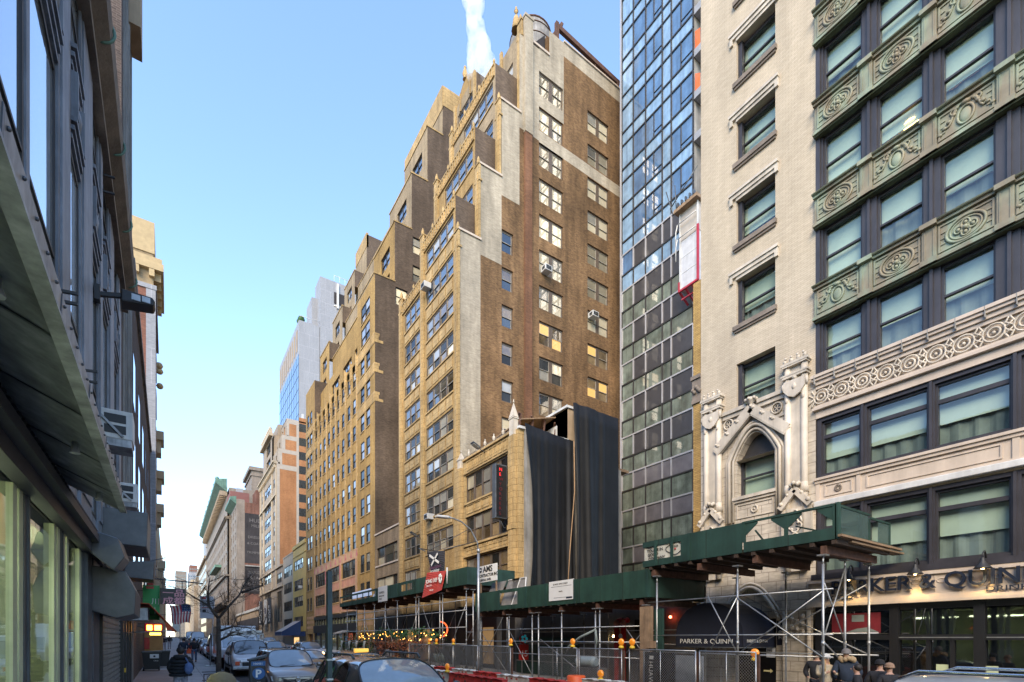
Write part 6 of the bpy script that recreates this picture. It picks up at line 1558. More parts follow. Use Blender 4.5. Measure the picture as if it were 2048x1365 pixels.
# shed C (far)
sC=thing('sidewalk_shed','farthest green scaffold shed in front of the buff buildings, higher than the middle one','scaffold shed',(16,39,0.15))
zC=5.35; deck(sC,XO,XI,25.8,51.8,zC,.2); zd=zC+.1; zt=6.38
for y0,y1,z0,z1 in ((25.75,33.4,zd-.08,zt),(36.6,41.3,zd-.08,zt),(33.4,36.6,zd-.08,zd+.25),(33.4,36.6,zt-.2,zt),(35.7,36.6,zd+.25,zt-.2),(41.3,51.9,zd-.08,zd+.3),(41.3,51.9,zt-.16,zt)): panel(sC,XO-.06,y0,y1,z0,z1)
b=MB()
for y in (28.2,30.9,33.5,34.6,36.5,38.4,40.7,41.4,43.0,44.6,46.2,47.8,51.8): b.box(XO-.10,XO-.06,y-.07,y+.07,zd-.08,zt)
b.pieces('batten',M['plywood2'],sC,.02)
b=MB(); b.box(XO-.06,XI,25.70,25.745,zd-.08,zt); b.build('end_panel',M['plywood2'],sC)
for y in (26.1,29.2,29.6,32.9,33.4,36.9,39.5,42.1,44.7,47.0,50.0):
    post(sC,XO+.12,y,zC-.2,.15+gz(y)); 
    if y not in (29.6,33.4): post(sC,XI-.3,y,zC-.2,.15+gz(y))
for z in (1.9,2.9,3.9,4.5): brace(sC,(XO+.1,26,z),(XO+.1,50.5,z),.028,'ledger')
for k,y in enumerate((26.1,29.4,33.0,36.9,39.5,42.1,44.7)): 
    brace(sC,(XO+.16,y,.5 if k%2 else 4.4),(XO+.16,y+3,4.4 if k%2 else .5),.026); brace(sC,(XI-.25,y,4.2),(XI-.25,y+3,.8),.026)
for z in (2.6,3.6,4.6): brace(sC,(XO+.12,25.3,z),(XO+.12,26.1,z),.024,'rung')
post(sC,XO+.12,25.3,zC-.3)
b=MB(); b.box(XO-.09,XO-.065,38.55,40.6,5.2,6.42); o=tag(b.build('notice_board',M['white']),'white contractor notice board on the farthest green shed','sign')
for k,(s_,z) in enumerate((('SCAFFOLD',.26),('SIDEWALK SHED',.16),('718-555',.2))): text('board_lettering',s_,z,M['ink'],(XO-.1,40.4,5.85-.24*k),FX,o,.003)
# contractor sign on shed B
b=MB(); b.box(XO-.02,XO+.02,22.55,24.5,5.32,6.22); o=tag(b.build('contractor_sign',M['white']),'white AMS contractor sign standing between the middle and far sheds','sign')
text('sign_lettering','AMS',.44,M['ink'],(XO-.03,23.95,5.86),FX,o,.004,sx=1.15,bold=.012); text('sign_lettering','CONTRACTOR INC',.23,M['ink'],(XO-.03,24.46,5.60),FX,o,.004,sx=.98,bold=.006); text('sign_lettering','SIDEWALK SHED',.17,M['navy'],(XO-.03,24.4,5.38),FX,o,.004,bold=.004)
b=MB(); b.lathe((XO-.03,24.22,6.0),[(.15,0),(.15,.01)],14,0,'x'); b.build('emblem',M['navy'],o); b=MB(); b.box(XO-.045,XO-.04,24.1,24.34,5.97,6.03); b.build('emblem_bar',M['wletter'],o)
b=MB()
for y in (22.7,24.3): b.box(XO+.02,XO+.08,y-.04,y+.04,4.75,6.1)
b.build('post',M['rawwood'],o)
lm_=thing('leaning_sheets','grey boards leaning behind the parapet below the contractor sign','boards',(14.8,22,4.8)); b=MB()
for y0,y1,t in ((22.9,24.3,.5),(21.4,22.5,.3),(20.3,21.5,-.3)): b.prism([(XO+.15,y0,3.95),(XO+.15,y1,3.95),(XO+.5,y1-t,5.3),(XO+.5,y0-t,5.3)],(.03,0,0))
b.build('board',mat('grey_board',(.22,.21,.2),.8,amt=.4,scale=2),lm_); b=MB()
for y0,y1,t in ((21.4,22.5,.3),(20.3,21.5,-.3)): b.bar((XO+.13,y0,3.95),(XO+.48,y0-t,5.3),.05); b.bar((XO+.48,y0-t,5.3),(XO+.48,y1-t,5.3),.05)
b.build('aluminium_edge',M['white_metal'],lm_)
wt_=thing('white_shutters','loose white louvre panels lying on the far end of the far shed','panels',(15,45,6)); b=MB()
for y0,y1,z0,z1,t in ((43.4,49.0,6.0,6.75,1.5),(42.0,43.4,5.7,6.5,0),(44.5,45.6,5.5,6.0,.9),(46.2,47.3,5.5,6.0,.9),(41.6,42.5,5.5,6.0,.8)): b.prism([(XO+.3,y0,z0),(XO+.3,y1,z0),(XO+.75,y1+t,z1),(XO+.75,y0+t,z1)],(.04,0,0))
b.build('panel',mat('bluish_white_board',(.62,.66,.74),.5,amt=.1),wt_)
# banners on the buff facade and far shed
def cloth(par,pts,mt,wav=.05,n=14,name='cloth'):
    """pts: tl,tr,br,bl"""
    tl,tr,br_,bl=[V(p) for p in pts]; b=MB(); G=[]; nn=(tr-tl).cross(bl-tl).normalized()
    for j in range(n+1):
        v=j/n; G.append([tl.lerp(tr,i/n).lerp(bl.lerp(br_,i/n),v)+nn*wav*(math.sin(i/n*9+v*2)*.5+math.sin(i/n*4+1)*.5)*(.3+.7*v) for i in range(n+1)])
    for j in range(n):
        for i in range(n): b.quad(G[j+1][i],G[j+1][i+1],G[j][i+1],G[j][i],0,True)
    o=b.build(name,mt,par); s=o.modifiers.new('t','SOLIDIFY'); s.thickness=.01; return o
bb=thing('training_banner','black training banner with white cross hanging from a pole in front of the buff facade','banner',(15.5,32.5,7.4))
cloth(bb,[(15.5,33.9,8.5),(15.5,31.0,8.2),(15.5,30.9,6.5),(15.5,33.1,6.35)],mat('black_banner_cloth',(.035,.033,.036),.7,amt=.25,scale=2),.08)
b=MB()
for (ya,za,yb,zb) in ((33.2,8.15,31.7,7.45),(31.9,8.1,32.9,7.4)):
    b.bar((15.38,ya,za),(15.38,yb,zb),.16,.02,up=(1,0,0))
b.build('cross_mark',M['wletter'],bb)
text('banner_lettering','independent',.36,mat('purple_ink',(.12,.04,.09),.6,amt=0),(15.36,33.3,7.10),FX,bb,.004,sx=1.1); text('banner_lettering','training',.42,M['wletter'],(15.36,33.0,6.82),FX,bb,.004,sx=1.1); text('banner_lettering','West 39th St',.30,M['wletter'],(15.36,32.9,6.42),FX,bb,.004)
b=MB(); b.tube([(W,37.5,9.3),(15.6,35.5,9.0),(15.5,34.2,8.6)],.035,6); b.tube([(W,31.5,9.2),(15.4,31.0,8.25)],.035,6); b.tube([(W,32.5,10.3),(15.5,33.9,8.5)],.025,6); b.build('pole',M['dsteel'],bb)
rb=thing('red_banner','red hanging banner with white lettering over the parapet of the farthest shed','banner',(14.2,29.8,5.7))
cloth(rb,[(XO-.14,31.0,6.58),(XO-.14,28.2,6.42),(XO-.16,28.7,5.25),(XO-.16,31.9,4.95)],mat('red_banner_cloth',(.55,.055,.035),.65,amt=.25,scale=2),.05)
text('banner_lettering','JONG DEF',.34,M['wletter'],(XO-.24,30.95,5.85),FX,rb,.004,sx=1.1,bold=.008); text('banner_lettering','PILATES',.16,M['wletter'],(XO-.24,30.9,5.62),FX,rb,.004,sx=1.5); text('banner_lettering','soho gym',.15,M['wletter'],(XO-.24,30.4,5.33),FX,rb,.004)
b=MB()
for k in range(7): b.ball((XO-.23,28.85+.17*math.cos(k*.9),6.0+.2*math.sin(k*.9)),.12,7,sc=(.15,1,1))
b.build('tree_mark',M['wletter'],rb); b=MB(); b.tube([(XO-.12,28.1,6.6),(XO-.12,28.1,5.6)],.05,6); b.build('pole',M['white_metal'],rb)
# ---------------------------------------------------------------- behind the sheds
hd=thing('site_hoarding','dull grey rendered hoarding wall under the middle shed','wall',(17.8,19,0)); b=MB(); b.box(17.75,17.9,12.8,25.9,0.1,3.7); b.build('wall',M['greypaint'],hd)
b=MB(); b.box(17.6,17.74,19.9,25.5,.2,2.3); b.build('green_panel',M['plywood2'],hd); b=MB(); b.box(17.68,17.75,15.7,16.1,2.5,3.1); b.build('black_vent',M['room'],hd)
b=MB(); b.box(17.5,17.745,14.5,15.6,.1,1.6); b.build('red_cabinet',M['red'],hd); b=MB()
for z in (.9,1.9): b.box(17.58,17.6,19.9,25.5,z,z+.05)
b.build('pale_rail',M['concrete'],hd)
for y,z,mt in ((14.0,3.15,'red'),(17.3,2.35,'w'),(13.35,2.3,'w')):
    b=MB(); b.ball((17.55,y,z),.06,8); b.build('lamp',mat('lit_red_lamp',(1,.1,.05),.4,amt=0,emit=(1,.10,.04),es=9) if mt=='red' else lampm,hd)
def standpipe(y,label):
    o=thing('standpipe',label,'standpipe',(17.2,y,.15),'red standpipes'); b=MB(); b.tube([(17.2,y,.15),(17.2,y,2.9)],.13,12); b.tube([(17.2,y,2.9),(17.25,y,3.02),(17.5,y,3.1)],.13,10); b.build('pipe',M['red'],o)
    b=MB(); b.lathe((17.2,y,2.85),[(.15,0),(.15,.12),(.10,.22),(.02,.26)],12); b.build('cap',mat('rusty_pink_cap',(.32,.12,.08),.7,amt=.3),o); return o
o=standpipe(16.75,'left of two thick red standpipes against the grey hoarding'); o=standpipe(16.35,'right of two red standpipes, the one with a valve wheel')
b=MB(); b.ring((17.02,16.35,2.35),.09,.025,'x',12,5); b.bar((17.02,16.35,2.25),(17.02,16.35,2.45),.03); b.build('valve_wheel',M['white_metal'],o)
wp=thing('timber_post','raw plywood and timber post boards at the near end of the middle shed','timber',(14.6,12.4,0)); b=MB(); b.box(XO-.05,XO+.1,12.25,12.75,.15,3.4); b.box(XO-.1,XO-.05,12.3,12.5,.15,3.3); b.box(XO-.12,XO-.05,12.0,12.4,1.9,2.15); b.build('board',M['rawwood'],wp); b=MB(); b.box(XO+.1,XO+.2,11.85,12.2,.15,3.3); b.build('green_edge',M['plywood2'],wp)
# dark shop fronts under the far shed
sf=thing('shop_row','dark shopfronts under the far shed','shopfront',(W,38,0)); b=MB(); b.box(W-.16,W-.02,26.4,53,0.1,4.5); b.build('front',M['black'],sf)
b=MB()
for y in (28,31,34.5,38,41.5,45,49): b.box(W-.24,W-.162,y,y+.5,.15,4.0)
b.pieces('pilaster',M['greypaint'],sf)
b=MB()
for y in (29,39,42.4): b.box(W-.18,W-.165,y,y+1.4,.5,3.0)
b.pieces('lit_window',mat('warm_lit_window',(.16,.10,.05),.5,amt=.5,scale=1,emit=(1,.6,.25),es=.06),sf)
b=MB(); b.ring((16.4,33.5,2.9),.55,.05,'y',20,6,a0=-1.6,a1=1.6); b.build('neon_ring',mat('red_neon',(1,.1,.03),.4,amt=0,emit=(1,.12,.03),es=.6),sf)
b=MB(); b.lathe((17.0,23.9,2.2),[(.3,0),(.3,.05)],16,0,'y'); b.box(16.7,17.3,23.85,23.98,1.0,1.9); b.build('red_sign',M['red'],sf); text('sign_lettering','15',.5,M['wletter'],(16.75,23.84,1.2),FY,sf,.004)
b=MB()
for k in range(5): b.lathe((17.0+.16*math.cos(k*1.257),23.83,2.22+.16*math.sin(k*1.257)),[(.09,0),(.09,.015)],8,0,'y')
b.build('colour_wheel',mat('blue_green_disc',(.03,.25,.35),.5,amt=.6,scale=8,emit=(.05,.5,.6),es=.04),sf)
# dining trellis with leaves and string lights
tr_=thing('dining_trellis','leafy trellis of green and rust foliage with amber string lights under the far shed','trellis',(14.6,38,0)); r=random.Random(5)
b=MB(); c=MB(); 
def clump(mb,x,y,z,n,sx,sy,sz,s=.09):
    for _ in range(n):
        p=V((x+r.gauss(0,sx),y+r.gauss(0,sy),z+r.gauss(0,sz))); u=V((r.gauss(0,1),r.gauss(0,1),r.gauss(0,1))).normalized()*s; v_=u.orthogonal().normalized()*s*.6
        mb.quad(p-u,p+v_,p+u,p-v_)
for y in (51,48.5,46.2,44.2,42.4): clump(b,14.3,y,1.3+gz(y),120,.14,.14,.6,.10)
for y in [41+.0-.55*k for k in range(22)]: 
    clump(b,14.3,y,2.55+.15*math.sin(y),24,.16,.3,.16,.09); clump(c,14.2,y,1.75+.1*math.sin(y*2),30,.14,.3,.22,.09)
for y in (39.8,36.5,33.5,31.8): clump(c,14.2,y,1.0,110,.14,.2,.5,.10)
b.build('green_foliage',M['leaf'],tr_)['kind']='stuff'; c.build('rust_foliage',M['leaf_rust'],tr_)['kind']='stuff'
b=MB()
for k in range(64):
    y=46-.28*k+.5*r.random(); b.ball((14.1+.5*r.random(),y,2.15+.55*r.random()+.1*math.sin(k)),.035,6)
b.build('string_light',mat('amber_bulb',(1,.6,.2),.4,amt=0,emit=(1,.42,.08),es=2.2),tr_)['kind']='stuff'
b=MB()
for y in (51,46.2,42.4,36.5,31.8): b.box(14.25,14.35,y-.05,y+.05,.15,2.7)
b.box(14.2,14.28,31,51,1.9,2.0); b.build('timber_frame',M['rawwood'],tr_)
b=MB()
for y in (50.5,48.0,45.8,43.6): b.tube([(14.1,y,2.0),(14.05,y+.1,1.6),(14.1,y+.05,1.1)],.12,6,r2=.05)
b.build('pale_grass_plume',mat('pale_plume',(.5,.5,.42),.9,amt=.3,scale=6),tr_)
# ---------------------------------------------------------------- lamp post
lp=thing('street_lamp','grey street lamp post with a curved arm reaching over the road','street lamp',(13.8,23.6,0))
b=MB(); b.tube([(13.8,23.6,.15),(13.8,23.6,6.9)],.09,10,r2=.07); b.tube([(13.8,23.6,.15),(13.8,23.6,1.0)],.13,10); b.tube([(13.8,23.6,6.85),(13.8,23.6,7.05)],.085,10); b.build('pole',M['steel'],lp)
b=MB(); b.tube([(13.8,23.6,6.9),(13.72,23.6,7.4),(13.3,23.6,8.05),(12.75,23.6,8.38),(12.25,23.6,8.5),(12.0,23.6,8.5)],.04,8); b.build('arm',M['steel'],lp)
b=MB(); b.prism([(11.3,23.45,8.42),(11.95,23.42,8.44),(12.1,23.55,8.46),(12.1,23.65,8.46),(11.95,23.78,8.44),(11.3,23.75,8.42)],(0,0,.11)); b.build('lamp_head',M['white_metal'],lp,.03)
# ---------------------------------------------------------------- fence panels (posts, rails, mesh) along the far kerb
XFc=13.0
def fence(y0,y1,kind,label):
    o=thing('fence_panel',label,'fence panel',(XFc,(y0+y1)/2,.0),'fence panels along the works'); b=MB(); zt=1.87
    for y in (y0+.03,y1-.03): b.tube([(XFc,y,.1),(XFc,y,zt)],.022,7)
    for z in (.14,zt): b.tube([(XFc,y0+.03,z),(XFc,y1-.03,z)],.022,7)
    if kind!='net': b.tube([(XFc,(y0+y1)/2,.14),(XFc,(y0+y1)/2,zt)],.016,6)
    b.build('frame',M['steel'],o)
    if kind=='net':
        b=MB(); b.quad((XFc-.01,y1-.04,.2),(XFc-.01,y0+.04,.2),(XFc-.01,y0+.04,zt-.02),(XFc-.01,y1-.04,zt-.02)); b.build('netting',M['netting'],o)
    else:
        b=MB(); d=.085; h=zt-.16; L_=y1-y0-.06
        n=int((L_+h)/d)
        for s in (0,1):
            for k in range(n):
                t=k*d; a0=max(0,t-h); a1=min(L_,t)
                if a1-a0<.02: continue
                za,zb_=(t-a0),(t-a1); ya,yb=a0,a1
                if s: ya,yb=L_-a0,L_-a1
                b.bar((XFc-.004+.008*s,y0+.03+ya,.15+za),(XFc-.004+.008*s,y0+.03+yb,.15+zb_),.007,.007)
        b.build('mesh',M['steel'],o)
    b=MB(); b.bar((XFc+.07,y0,.0),(XFc+.07,y0,zt-.05),.07); b.box(XFc-.4,XFc+.4,y0-.06,y0+.06,0,.05); b.build('ground_post',M['rusty'],o)
    return o
fence(28.15,31.2,'net','farthest grey netted fence panel of the works row'); fence(25.0,28.05,'net','netted fence panel second from the far end, with chalky smears'); fence(22.3,24.95,'net','netted fence panel in front of the lamp post'); fence(19.3,22.2,'net','netted fence panel before the open gap in the fence')
fence(14.72,17.2,'link','chain link panel right of the gap in the fence'); fence(12.4,14.66,'link','chain link panel with the grey gas bottle behind it'); fence(9.42,12.1,'link','wide chain link panel with the dark board behind it'); fence(7.55,9.34,'link','nearest chain link fence panel by the hotel shed')
b=MB(); # chalk drawing on a netting panel
for k in range(9): b.tube([(XFc-.03,26.0+.16*k,.9+.03*math.sin(k)),(XFc-.03,26.1+.16*k,1.2+.2*math.sin(k*.8)),(XFc-.03,26.3+.14*k,1.35)],.012,4)
tag(b.build('chalk_scribble',M['curtain']),'pale chalky scribble on a dark netted fence panel','graffiti')
def beacon(x,y,z,label):
    o=thing('warning_light',label,'warning light',(x,y,z),'amber warning lights'); b=MB(); b.lathe((x,y,z),[(.09,0),(.10,.03),(.075,.09),(.05,.10)],12); b.build('base',M['yellow'],o)
    b=MB(); b.lathe((x,y,z+.22),[(.03,-.06),(.09,-.055),(.125,-.02),(.125,.02),(.09,.055),(.03,.06)],14,0,'x'); b.build('lens',M['amber'],o); return o
bc=beacon(XFc,28.1,1.9,'amber warning light farthest along the fence tops')
for y,lab in ((27.1,'amber warning light, second from the far end of the fence'),(24.96,'amber warning light on the fence beside the lamp post'),(19.3,'amber warning light at the left side of the fence gap'),(15.0,'amber warning light on the chain link right of the gap'),(12.45,'amber warning light, left one of the close pair on the fence'),(11.95,'amber warning light, right one of the close pair on the fence')): dup(bc,(XFc,y,1.9),0,lab)
dup(bc,(XFc+.5,7.9,1.62),0,'amber warning light on the nearest fence end by the hotel')
# red and white barriers
def barrier(x,y,label,red,L_=1.95,rz=0,lot=True):
    o=thing('traffic_barrier',label,'traffic barrier',(x,y,0),'water filled traffic barriers'); b=MB()
    prof=[(-.28,0),(-.28,.12),(-.17,.32),(-.10,.80),(-.10,.92),(.10,.92),(.10,.80),(.17,.32),(.28,.12),(.28,0)]
    h=L_/2
    b.prism([(x+u,y-h+.03,z) for u,z in prof],(0,L_-.06,0)); b.box(x-.12,x+.12,y-h+.02,y+h-.02,.92,.96)
    for k in (-.55,0,.55): b.box(x-.14,x+.14,y+k-.14,y+k+.14,.955,.985)
    b.build('shell',M['bar_red' if red else 'bar_white'],o,.02)
    b=MB()
    for k in (-.45,.45): b.box(x-.285,x-.27,y+k-.2,y+k+.2,.03,.14); b.lathe((x-.125,y+k,.72),[(.06,0),(.06,.012)],10,0,'x')
    for k in (-.3,.0,.3): b.box(x-.112,x-.1,y+k-.05,y+k+.05,.84,.89)
    b.build('slot',M['red' if not red else 'rusty'],o); return o
B1=barrier(10.2,22.4,'white plastic barrier at the far end of the back row',False); B2=barrier(10.2,20.4,'red plastic barrier in the back row next to the far white one',True)
for (x,y,src,lab) in ((10.1,18.4,B1,'white barrier in the back row, in front of the netted panels'),(10.0,16.4,B2,'red barrier in the back row, before the last white one'),(9.9,14.5,B1,'white barrier with three red slots ending the back row'),(8.95,18.2,B1,'white barrier farthest in the front row beside the black car'),(8.8,16.2,B2,'red barrier in the front row by the car mirror'),(8.7,14.2,B2,'red barrier nearest in the front row'),(11.6,28.5,B2,'red barrier behind the farthest netted fence panels'),(11.7,30.5,B1,'white barrier standing behind the taxi'),(9.85,12.5,B2,'red barrier below the gas bottle'),(11.1,11.3,B1,'white barrier right of the orange drum'),(10.6,9.2,B2,'red barrier lying nearest the hotel fence')): dup(src,(x,y,0),R.uniform(-.05,.05),lab)
dup(bc,(8.75,17.3,.96),0,'amber warning light on a red barrier by the car mirror'); dup(bc,(11.2,11.6,.92),0,'orange lamp low on the barriers right of the orange drum')
# site clutter
b=MB(); b.lathe((14.0,15.3,1.3),[(.05,-.55),(.2,-.5),(.22,-.42),(.22,.42),(.2,.5),(.1,.56)],16,0,'y'); b.ring((14.0,14.76,1.3),.14,.02,'y',14,5); o=tag(b.build('gas_bottle',mat('grey_green_cylinder',(.28,.34,.35),.5,amt=.3,scale=3)),'grey gas bottle lying behind the chain link fence','gas bottle')
b=MB(); b.box(13.75,14.25,14.4,16.0,0,1.08); tag(b.build('work_bench',M['greypaint']),'low grey bench carrying the gas bottle','bench')
b=MB(); b.lathe((12.3,14.0,.0),[(.38,0),(.38,.35),(.36,.37),(.36,.62),(.34,.64),(.34,.86),(.3,.9)],18); tag(b.build('traffic_drum',M['orange']),'orange ribbed traffic drum behind the red barriers','drum')
hw=thing('advert_board','dark board with sideways white lettering behind the wide chain link panel','board',(13.6,11.5,0)); b=MB(); b.box(13.12,13.16,10.3,11.5,.3,1.8); b.build('board',M['ad_black'],hw)
text('board_lettering','HUAWEI',.24,M['wletter'],(13.11,11.32,1.5),Matrix(((0,0,-1),(0,-1,0),(-1,0,0))).to_euler(),hw,.003)
b=MB(); b.box(13.105,13.12,11.14,11.30,1.56,1.68); b.build('letter_block',M['wletter'],hw)
b=MB(); b.box(13.6,13.66,11.75,12.0,.2,1.85); b.box(13.7,13.75,9.7,10.9,.2,1.7); b.pieces('side_sheet',mat('grey_sheet',(.2,.22,.24),.6,amt=.4,scale=1.5),hw)
b=MB(); b.prism([(13.3,24.3,.2),(13.3,24.0,.2),(13.3,23.9,.75),(13.3,24.2,.75)],(.05,0,0)); b.tube([(13.32,24.1,.7),(13.32,23.7,1.4)],.02,6); tag(b.build('shovel',M['rawwood']),'shovel leaning by the foot of the lamp post','shovel')
# shed tape scraps
b=MB(); b.tube([(14.3,15.1,2.6),(14.2,15.9,2.3),(14.15,16.6,1.9),(14.2,16.9,1.5)],[.05,.06,.04,.01],5); b.tube([(14.3,15.1,2.6),(14.25,15.0,2.2),(14.3,15.05,1.8)],[.05,.06,.01],5); tag(b.build('torn_plastic',M['curtain']),'torn pale plastic strip tied to a scaffold post','plastic strip')
# ---------------------------------------------------------------- left pavement furniture
mt_=thing('parking_meter','dark parking pay station with blue panel and white P, on the left kerb','parking meter',(2.15,16.1,.15))
x,y=2.1,16.1; b=MB(); b.box(x-.20,x+.20,y-.14,y+.14,.15,1.62); b.prism([(x-.24,y-.18,1.60),(x+.24,y-.18,1.70),(x+.24,y-.18,1.78),(x-.24,y-.18,1.66)],(0,.36,0)); b.build('cabinet',mat('dark_meter_paint',(.035,.045,.055),.45,amt=.25,scale=4),mt_,.015)
b=MB(); b.box(x-.15,x+.18,y-.155,y-.142,.35,1.56); b.build('front_panel',mat('black_panel',(.015,.018,.024),.3,amt=.1),mt_)
blue=mat('parking_blue',(.03,.12,.32),.4,amt=.1); b=MB(); b.box(x-.17,x+.19,y-.165,y-.155,1.47,1.59); b.lathe((x+.02,y-.165,1.25),[(.165,0),(.165,.01)],24,0,'y'); b.box(x-.12,x+.17,y-.163,y-.155,.78,.96); b.build('blue_panel',blue,mt_)
text('meter_lettering','P',.30,M['wletter'],(x-.07,y-.172,1.15),FY,mt_,.003,bold=.01); text('meter_lettering','106481',.085,M['wletter'],(x-.13,y-.172,1.50),FY,mt_,.003); text('meter_lettering','106481',.10,M['wletter'],(x-.10,y-.172,.83),FY,mt_,.003); text('meter_lettering','PAY',.05,M['wletter'],(x-.03,y-.172,.99),FY,mt_,.003)
b=MB(); b.lathe((x-.08,y-.17,.76),[(.03,0),(.03,.01)],10,0,'y'); b.build('orange_dot',M['orange'],mt_)
b=MB(); b.box(2.35,2.43,9.33,9.45,.15,3.45); 
po=tag(b.build('sign_post',mat('dark_green_post',(.035,.06,.062),.5,amt=.4,scale=5)),'dark green steel sign post rising in front of the black car','post'); b=MB()
for z in (1.85,1.5): b.box(2.335,2.445,9.315,9.465,z,z+.03)
b.build('sticker',M['steel'],po)
def poleSign(x,y,h,label,sg=True,lean=0.0):
    z0=.15+gz(y); o=thing('street_sign',label,'street sign',(x,y,z0)); b=MB(); b.tube([(x,y,z0),(x+lean,y,z0+h)],.035,8); b.box(x-.3,x+.3,y-.2,y+.2,z0,z0+.06); b.build('post',M['steel'],o)
    return o
o=poleSign(2.35,40.2,4.6,'leaning street sign post with a pale notice beside the bare tree',True,.25); z0=.15+gz(40)
b=MB(); b.box(1.75,2.55,40.1,40.13,3.6,5.1); b.build('notice',mat('pale_grey_notice',(.42,.43,.46),.6,amt=.1),o); b=MB(); b.box(1.85,2.1,40.08,40.1,4.9,5.05); b.box(1.85,2.45,40.08,40.1,4.3,4.34); b.build('red_stripe',M['red'],o); b=MB(); b.box(1.9,2.1,40.08,40.1,4.0,4.2); b.box(1.85,2.45,40.085,40.1,4.75,4.79); b.box(1.85,2.45,40.085,40.1,4.6,4.63); b.build('black_mark',M['ink'],o)
o=poleSign(.95,60,4.0,'thin street sign post with a grey plate below the flag'); b=MB(); b.box(.3,.9,59.95,59.98,2.9,3.9); b.build('plate',M['steel'],o)
jb=thing('traffic_barrier','single bright orange red plastic barrier on the left pavement','traffic barrier',(1.9,64,.6)); b=MB(); zz_=.15+gz(64)
b.prism([(1.45,64,zz_),(2.5,64,zz_),(2.4,64,zz_+.25),(2.25,64,zz_+.35),(2.25,64,zz_+1.05),(1.7,64,zz_+1.05),(1.7,64,zz_+.4),(1.5,64,zz_+.25)],(0,1.6,0)); b.build('shell',M['orange'],jb,.05); b=MB(); b.box(1.85,2.1,63.98,64.0,zz_+.5,zz_+.85); b.build('slot',M['red'],jb)
# trash bins
def bin_(x,y,label,s=1.0):
    z0=.15+gz(y); o=thing('trash_bin',label,'trash bin',(x,y,z0),'wheeled trash bins'); b=MB(); w0,w1=.36*s,.46*s
    v=[(x-w0,y-.3,z0+.08),(x+w0,y-.3,z0+.08),(x+w0,y+.3,z0+.08),(x-w0,y+.3,z0+.08),(x-w1,y-.38,z0+1.08*s),(x+w1,y-.38,z0+1.08*s),(x+w1,y+.38,z0+1.08*s),(x-w1,y+.38,z0+1.08*s)]
    for q in ((0,1,5,4),(1,2,6,5),(2,3,7,6),(3,0,4,7)): b.quad(*[v[i] for i in q])
    b.build('bin_body',M['plastic_black'],o); b=MB(); b.prism([(x-w1-.05,y-.42,z0+1.08*s),(x+w1+.05,y-.42,z0+1.08*s),(x+w1,y-.42,z0+1.18*s),(x-w1,y-.42,z0+1.18*s)],(0,.86,0)); b.build('lid',mat('dark_grey_lid',(.06,.062,.066),.5,amt=.2),o,.02)
    for sx in (-1,1):
        b=MB(); b.lathe((x+sx*.38*s-.04,y-.2,z0+.13),[(.13,0),(.13,.08)],14,0,'x'); b.build('wheel',M['rubber'],o)
    return o
o=bin_(-.85,37.6,'black wheeled trash bin with a white label, nearer of two'); b=MB(); b.box(-.92,-.48,37.19,37.21,1.05,1.3); b.build('label',M['white'],o); b=MB(); b.box(-.75,-.65,37.18,37.19,1.12,1.22); b.build('label_mark',M['ink'],o); text('bin_lettering','TAXI',.11,M['wletter'],(-.75,37.22,.86),FY,o,.003)
bin_(-.35,40.5,'black wheeled trash bin standing behind the labelled one',.95)
pb=thing('plywood_kiosk','raw plywood construction box against the left wall','plywood box',(-.9,45,0)); b=MB(); b.box(XL,-.35,44,48,.2,2.95); b.build('box',mat('warm_plywood',(.42,.22,.07),.7,amt=.3,scale=1.5),pb); b=MB(); b.box(XL,-1.1,43.7,43.95,1.5,2.3); b.build('red_box',M['red'],pb)
# green sign, black sign, flag, awning, neon
gs=thing('green_shop_sign','vertical green shop sign with white characters, left side','sign',(-.6,27,3.8)); b=MB(); b.box(-.92,-.32,27,27.12,3.05,4.55); b.build('panel',mat('bright_green_sign',(.02,.30,.07),.5,amt=.15),gs,.01)
text('sign_lettering','川',.30,M['wletter'],(-.62,26.99,3.75),FY,gs,.003); text('sign_lettering','Zoë 2',.24,M['wletter'],(-.68,26.99,3.15),(PI/2,-PI/2,0),gs,.003); b=MB(); b.box(-.5,-.48,26.985,26.99,3.3,3.6); b.build('stroke',M['wletter'],gs)
b=MB(); b.bar((XL,27.05,4.3),(-.9,27.05,4.3),.04); b.bar((XL,27.05,3.3),(-.9,27.05,3.3),.04); b.build('bracket',M['dsteel'],gs)
ks=thing('black_character_sign','black sign with pink Chinese characters hanging from a horizontal pole','sign',(.2,27,4.1)); b=MB(); b.box(-.30,.63,26.6,26.66,3.72,4.42); b.build('panel',M['black'],ks,.01)
pinkm=mat('pink_lettering',(.62,.30,.34),.5,amt=0); text('sign_lettering','一品',.34,pinkm,(-.22,26.59,4.10),FY,ks,.003,sx=1.2,bold=.006); text('sign_lettering','成都',.34,pinkm,(-.22,26.59,3.76),FY,ks,.003,sx=1.2,bold=.006)
b=MB(); b.tube([(XL,26.63,4.86),(1.3,26.63,4.70)],.03,6); b.tube([(-.2,26.63,4.4),(-.2,26.63,4.8)],.018,5); b.tube([(.5,26.63,4.4),(.5,26.63,4.76)],.018,5); b.tube([(XL,26.63,5.6),(.7,26.63,4.75)],.012,5); b.tube([(XL,26.7,5.3),(-.1,26.7,5.75)],.02,5); b.tube([(XL,26.63,3.2),(.9,26.6,3.35)],.01,5); b.build('hanging_pole',M['dsteel'],ks)
b=MB(); 
for k in range(7): b.box(-.78+.02*(k%2),-.52-.02*(k%3),26.4,26.46,4.35+.14*k,4.45+.14*k)
tag(b.build('red_vertical_sign',mat('red_sign_strokes',(.45,.06,.05),.5,amt=.3)),'narrow red vertical character sign above the green sign','sign')
fl=thing('flag','United States flag hanging from a thin pole over the left pavement','flag',(.45,32,3.7)); fw,fh=.98,1.05
fr_=MB(); n=26
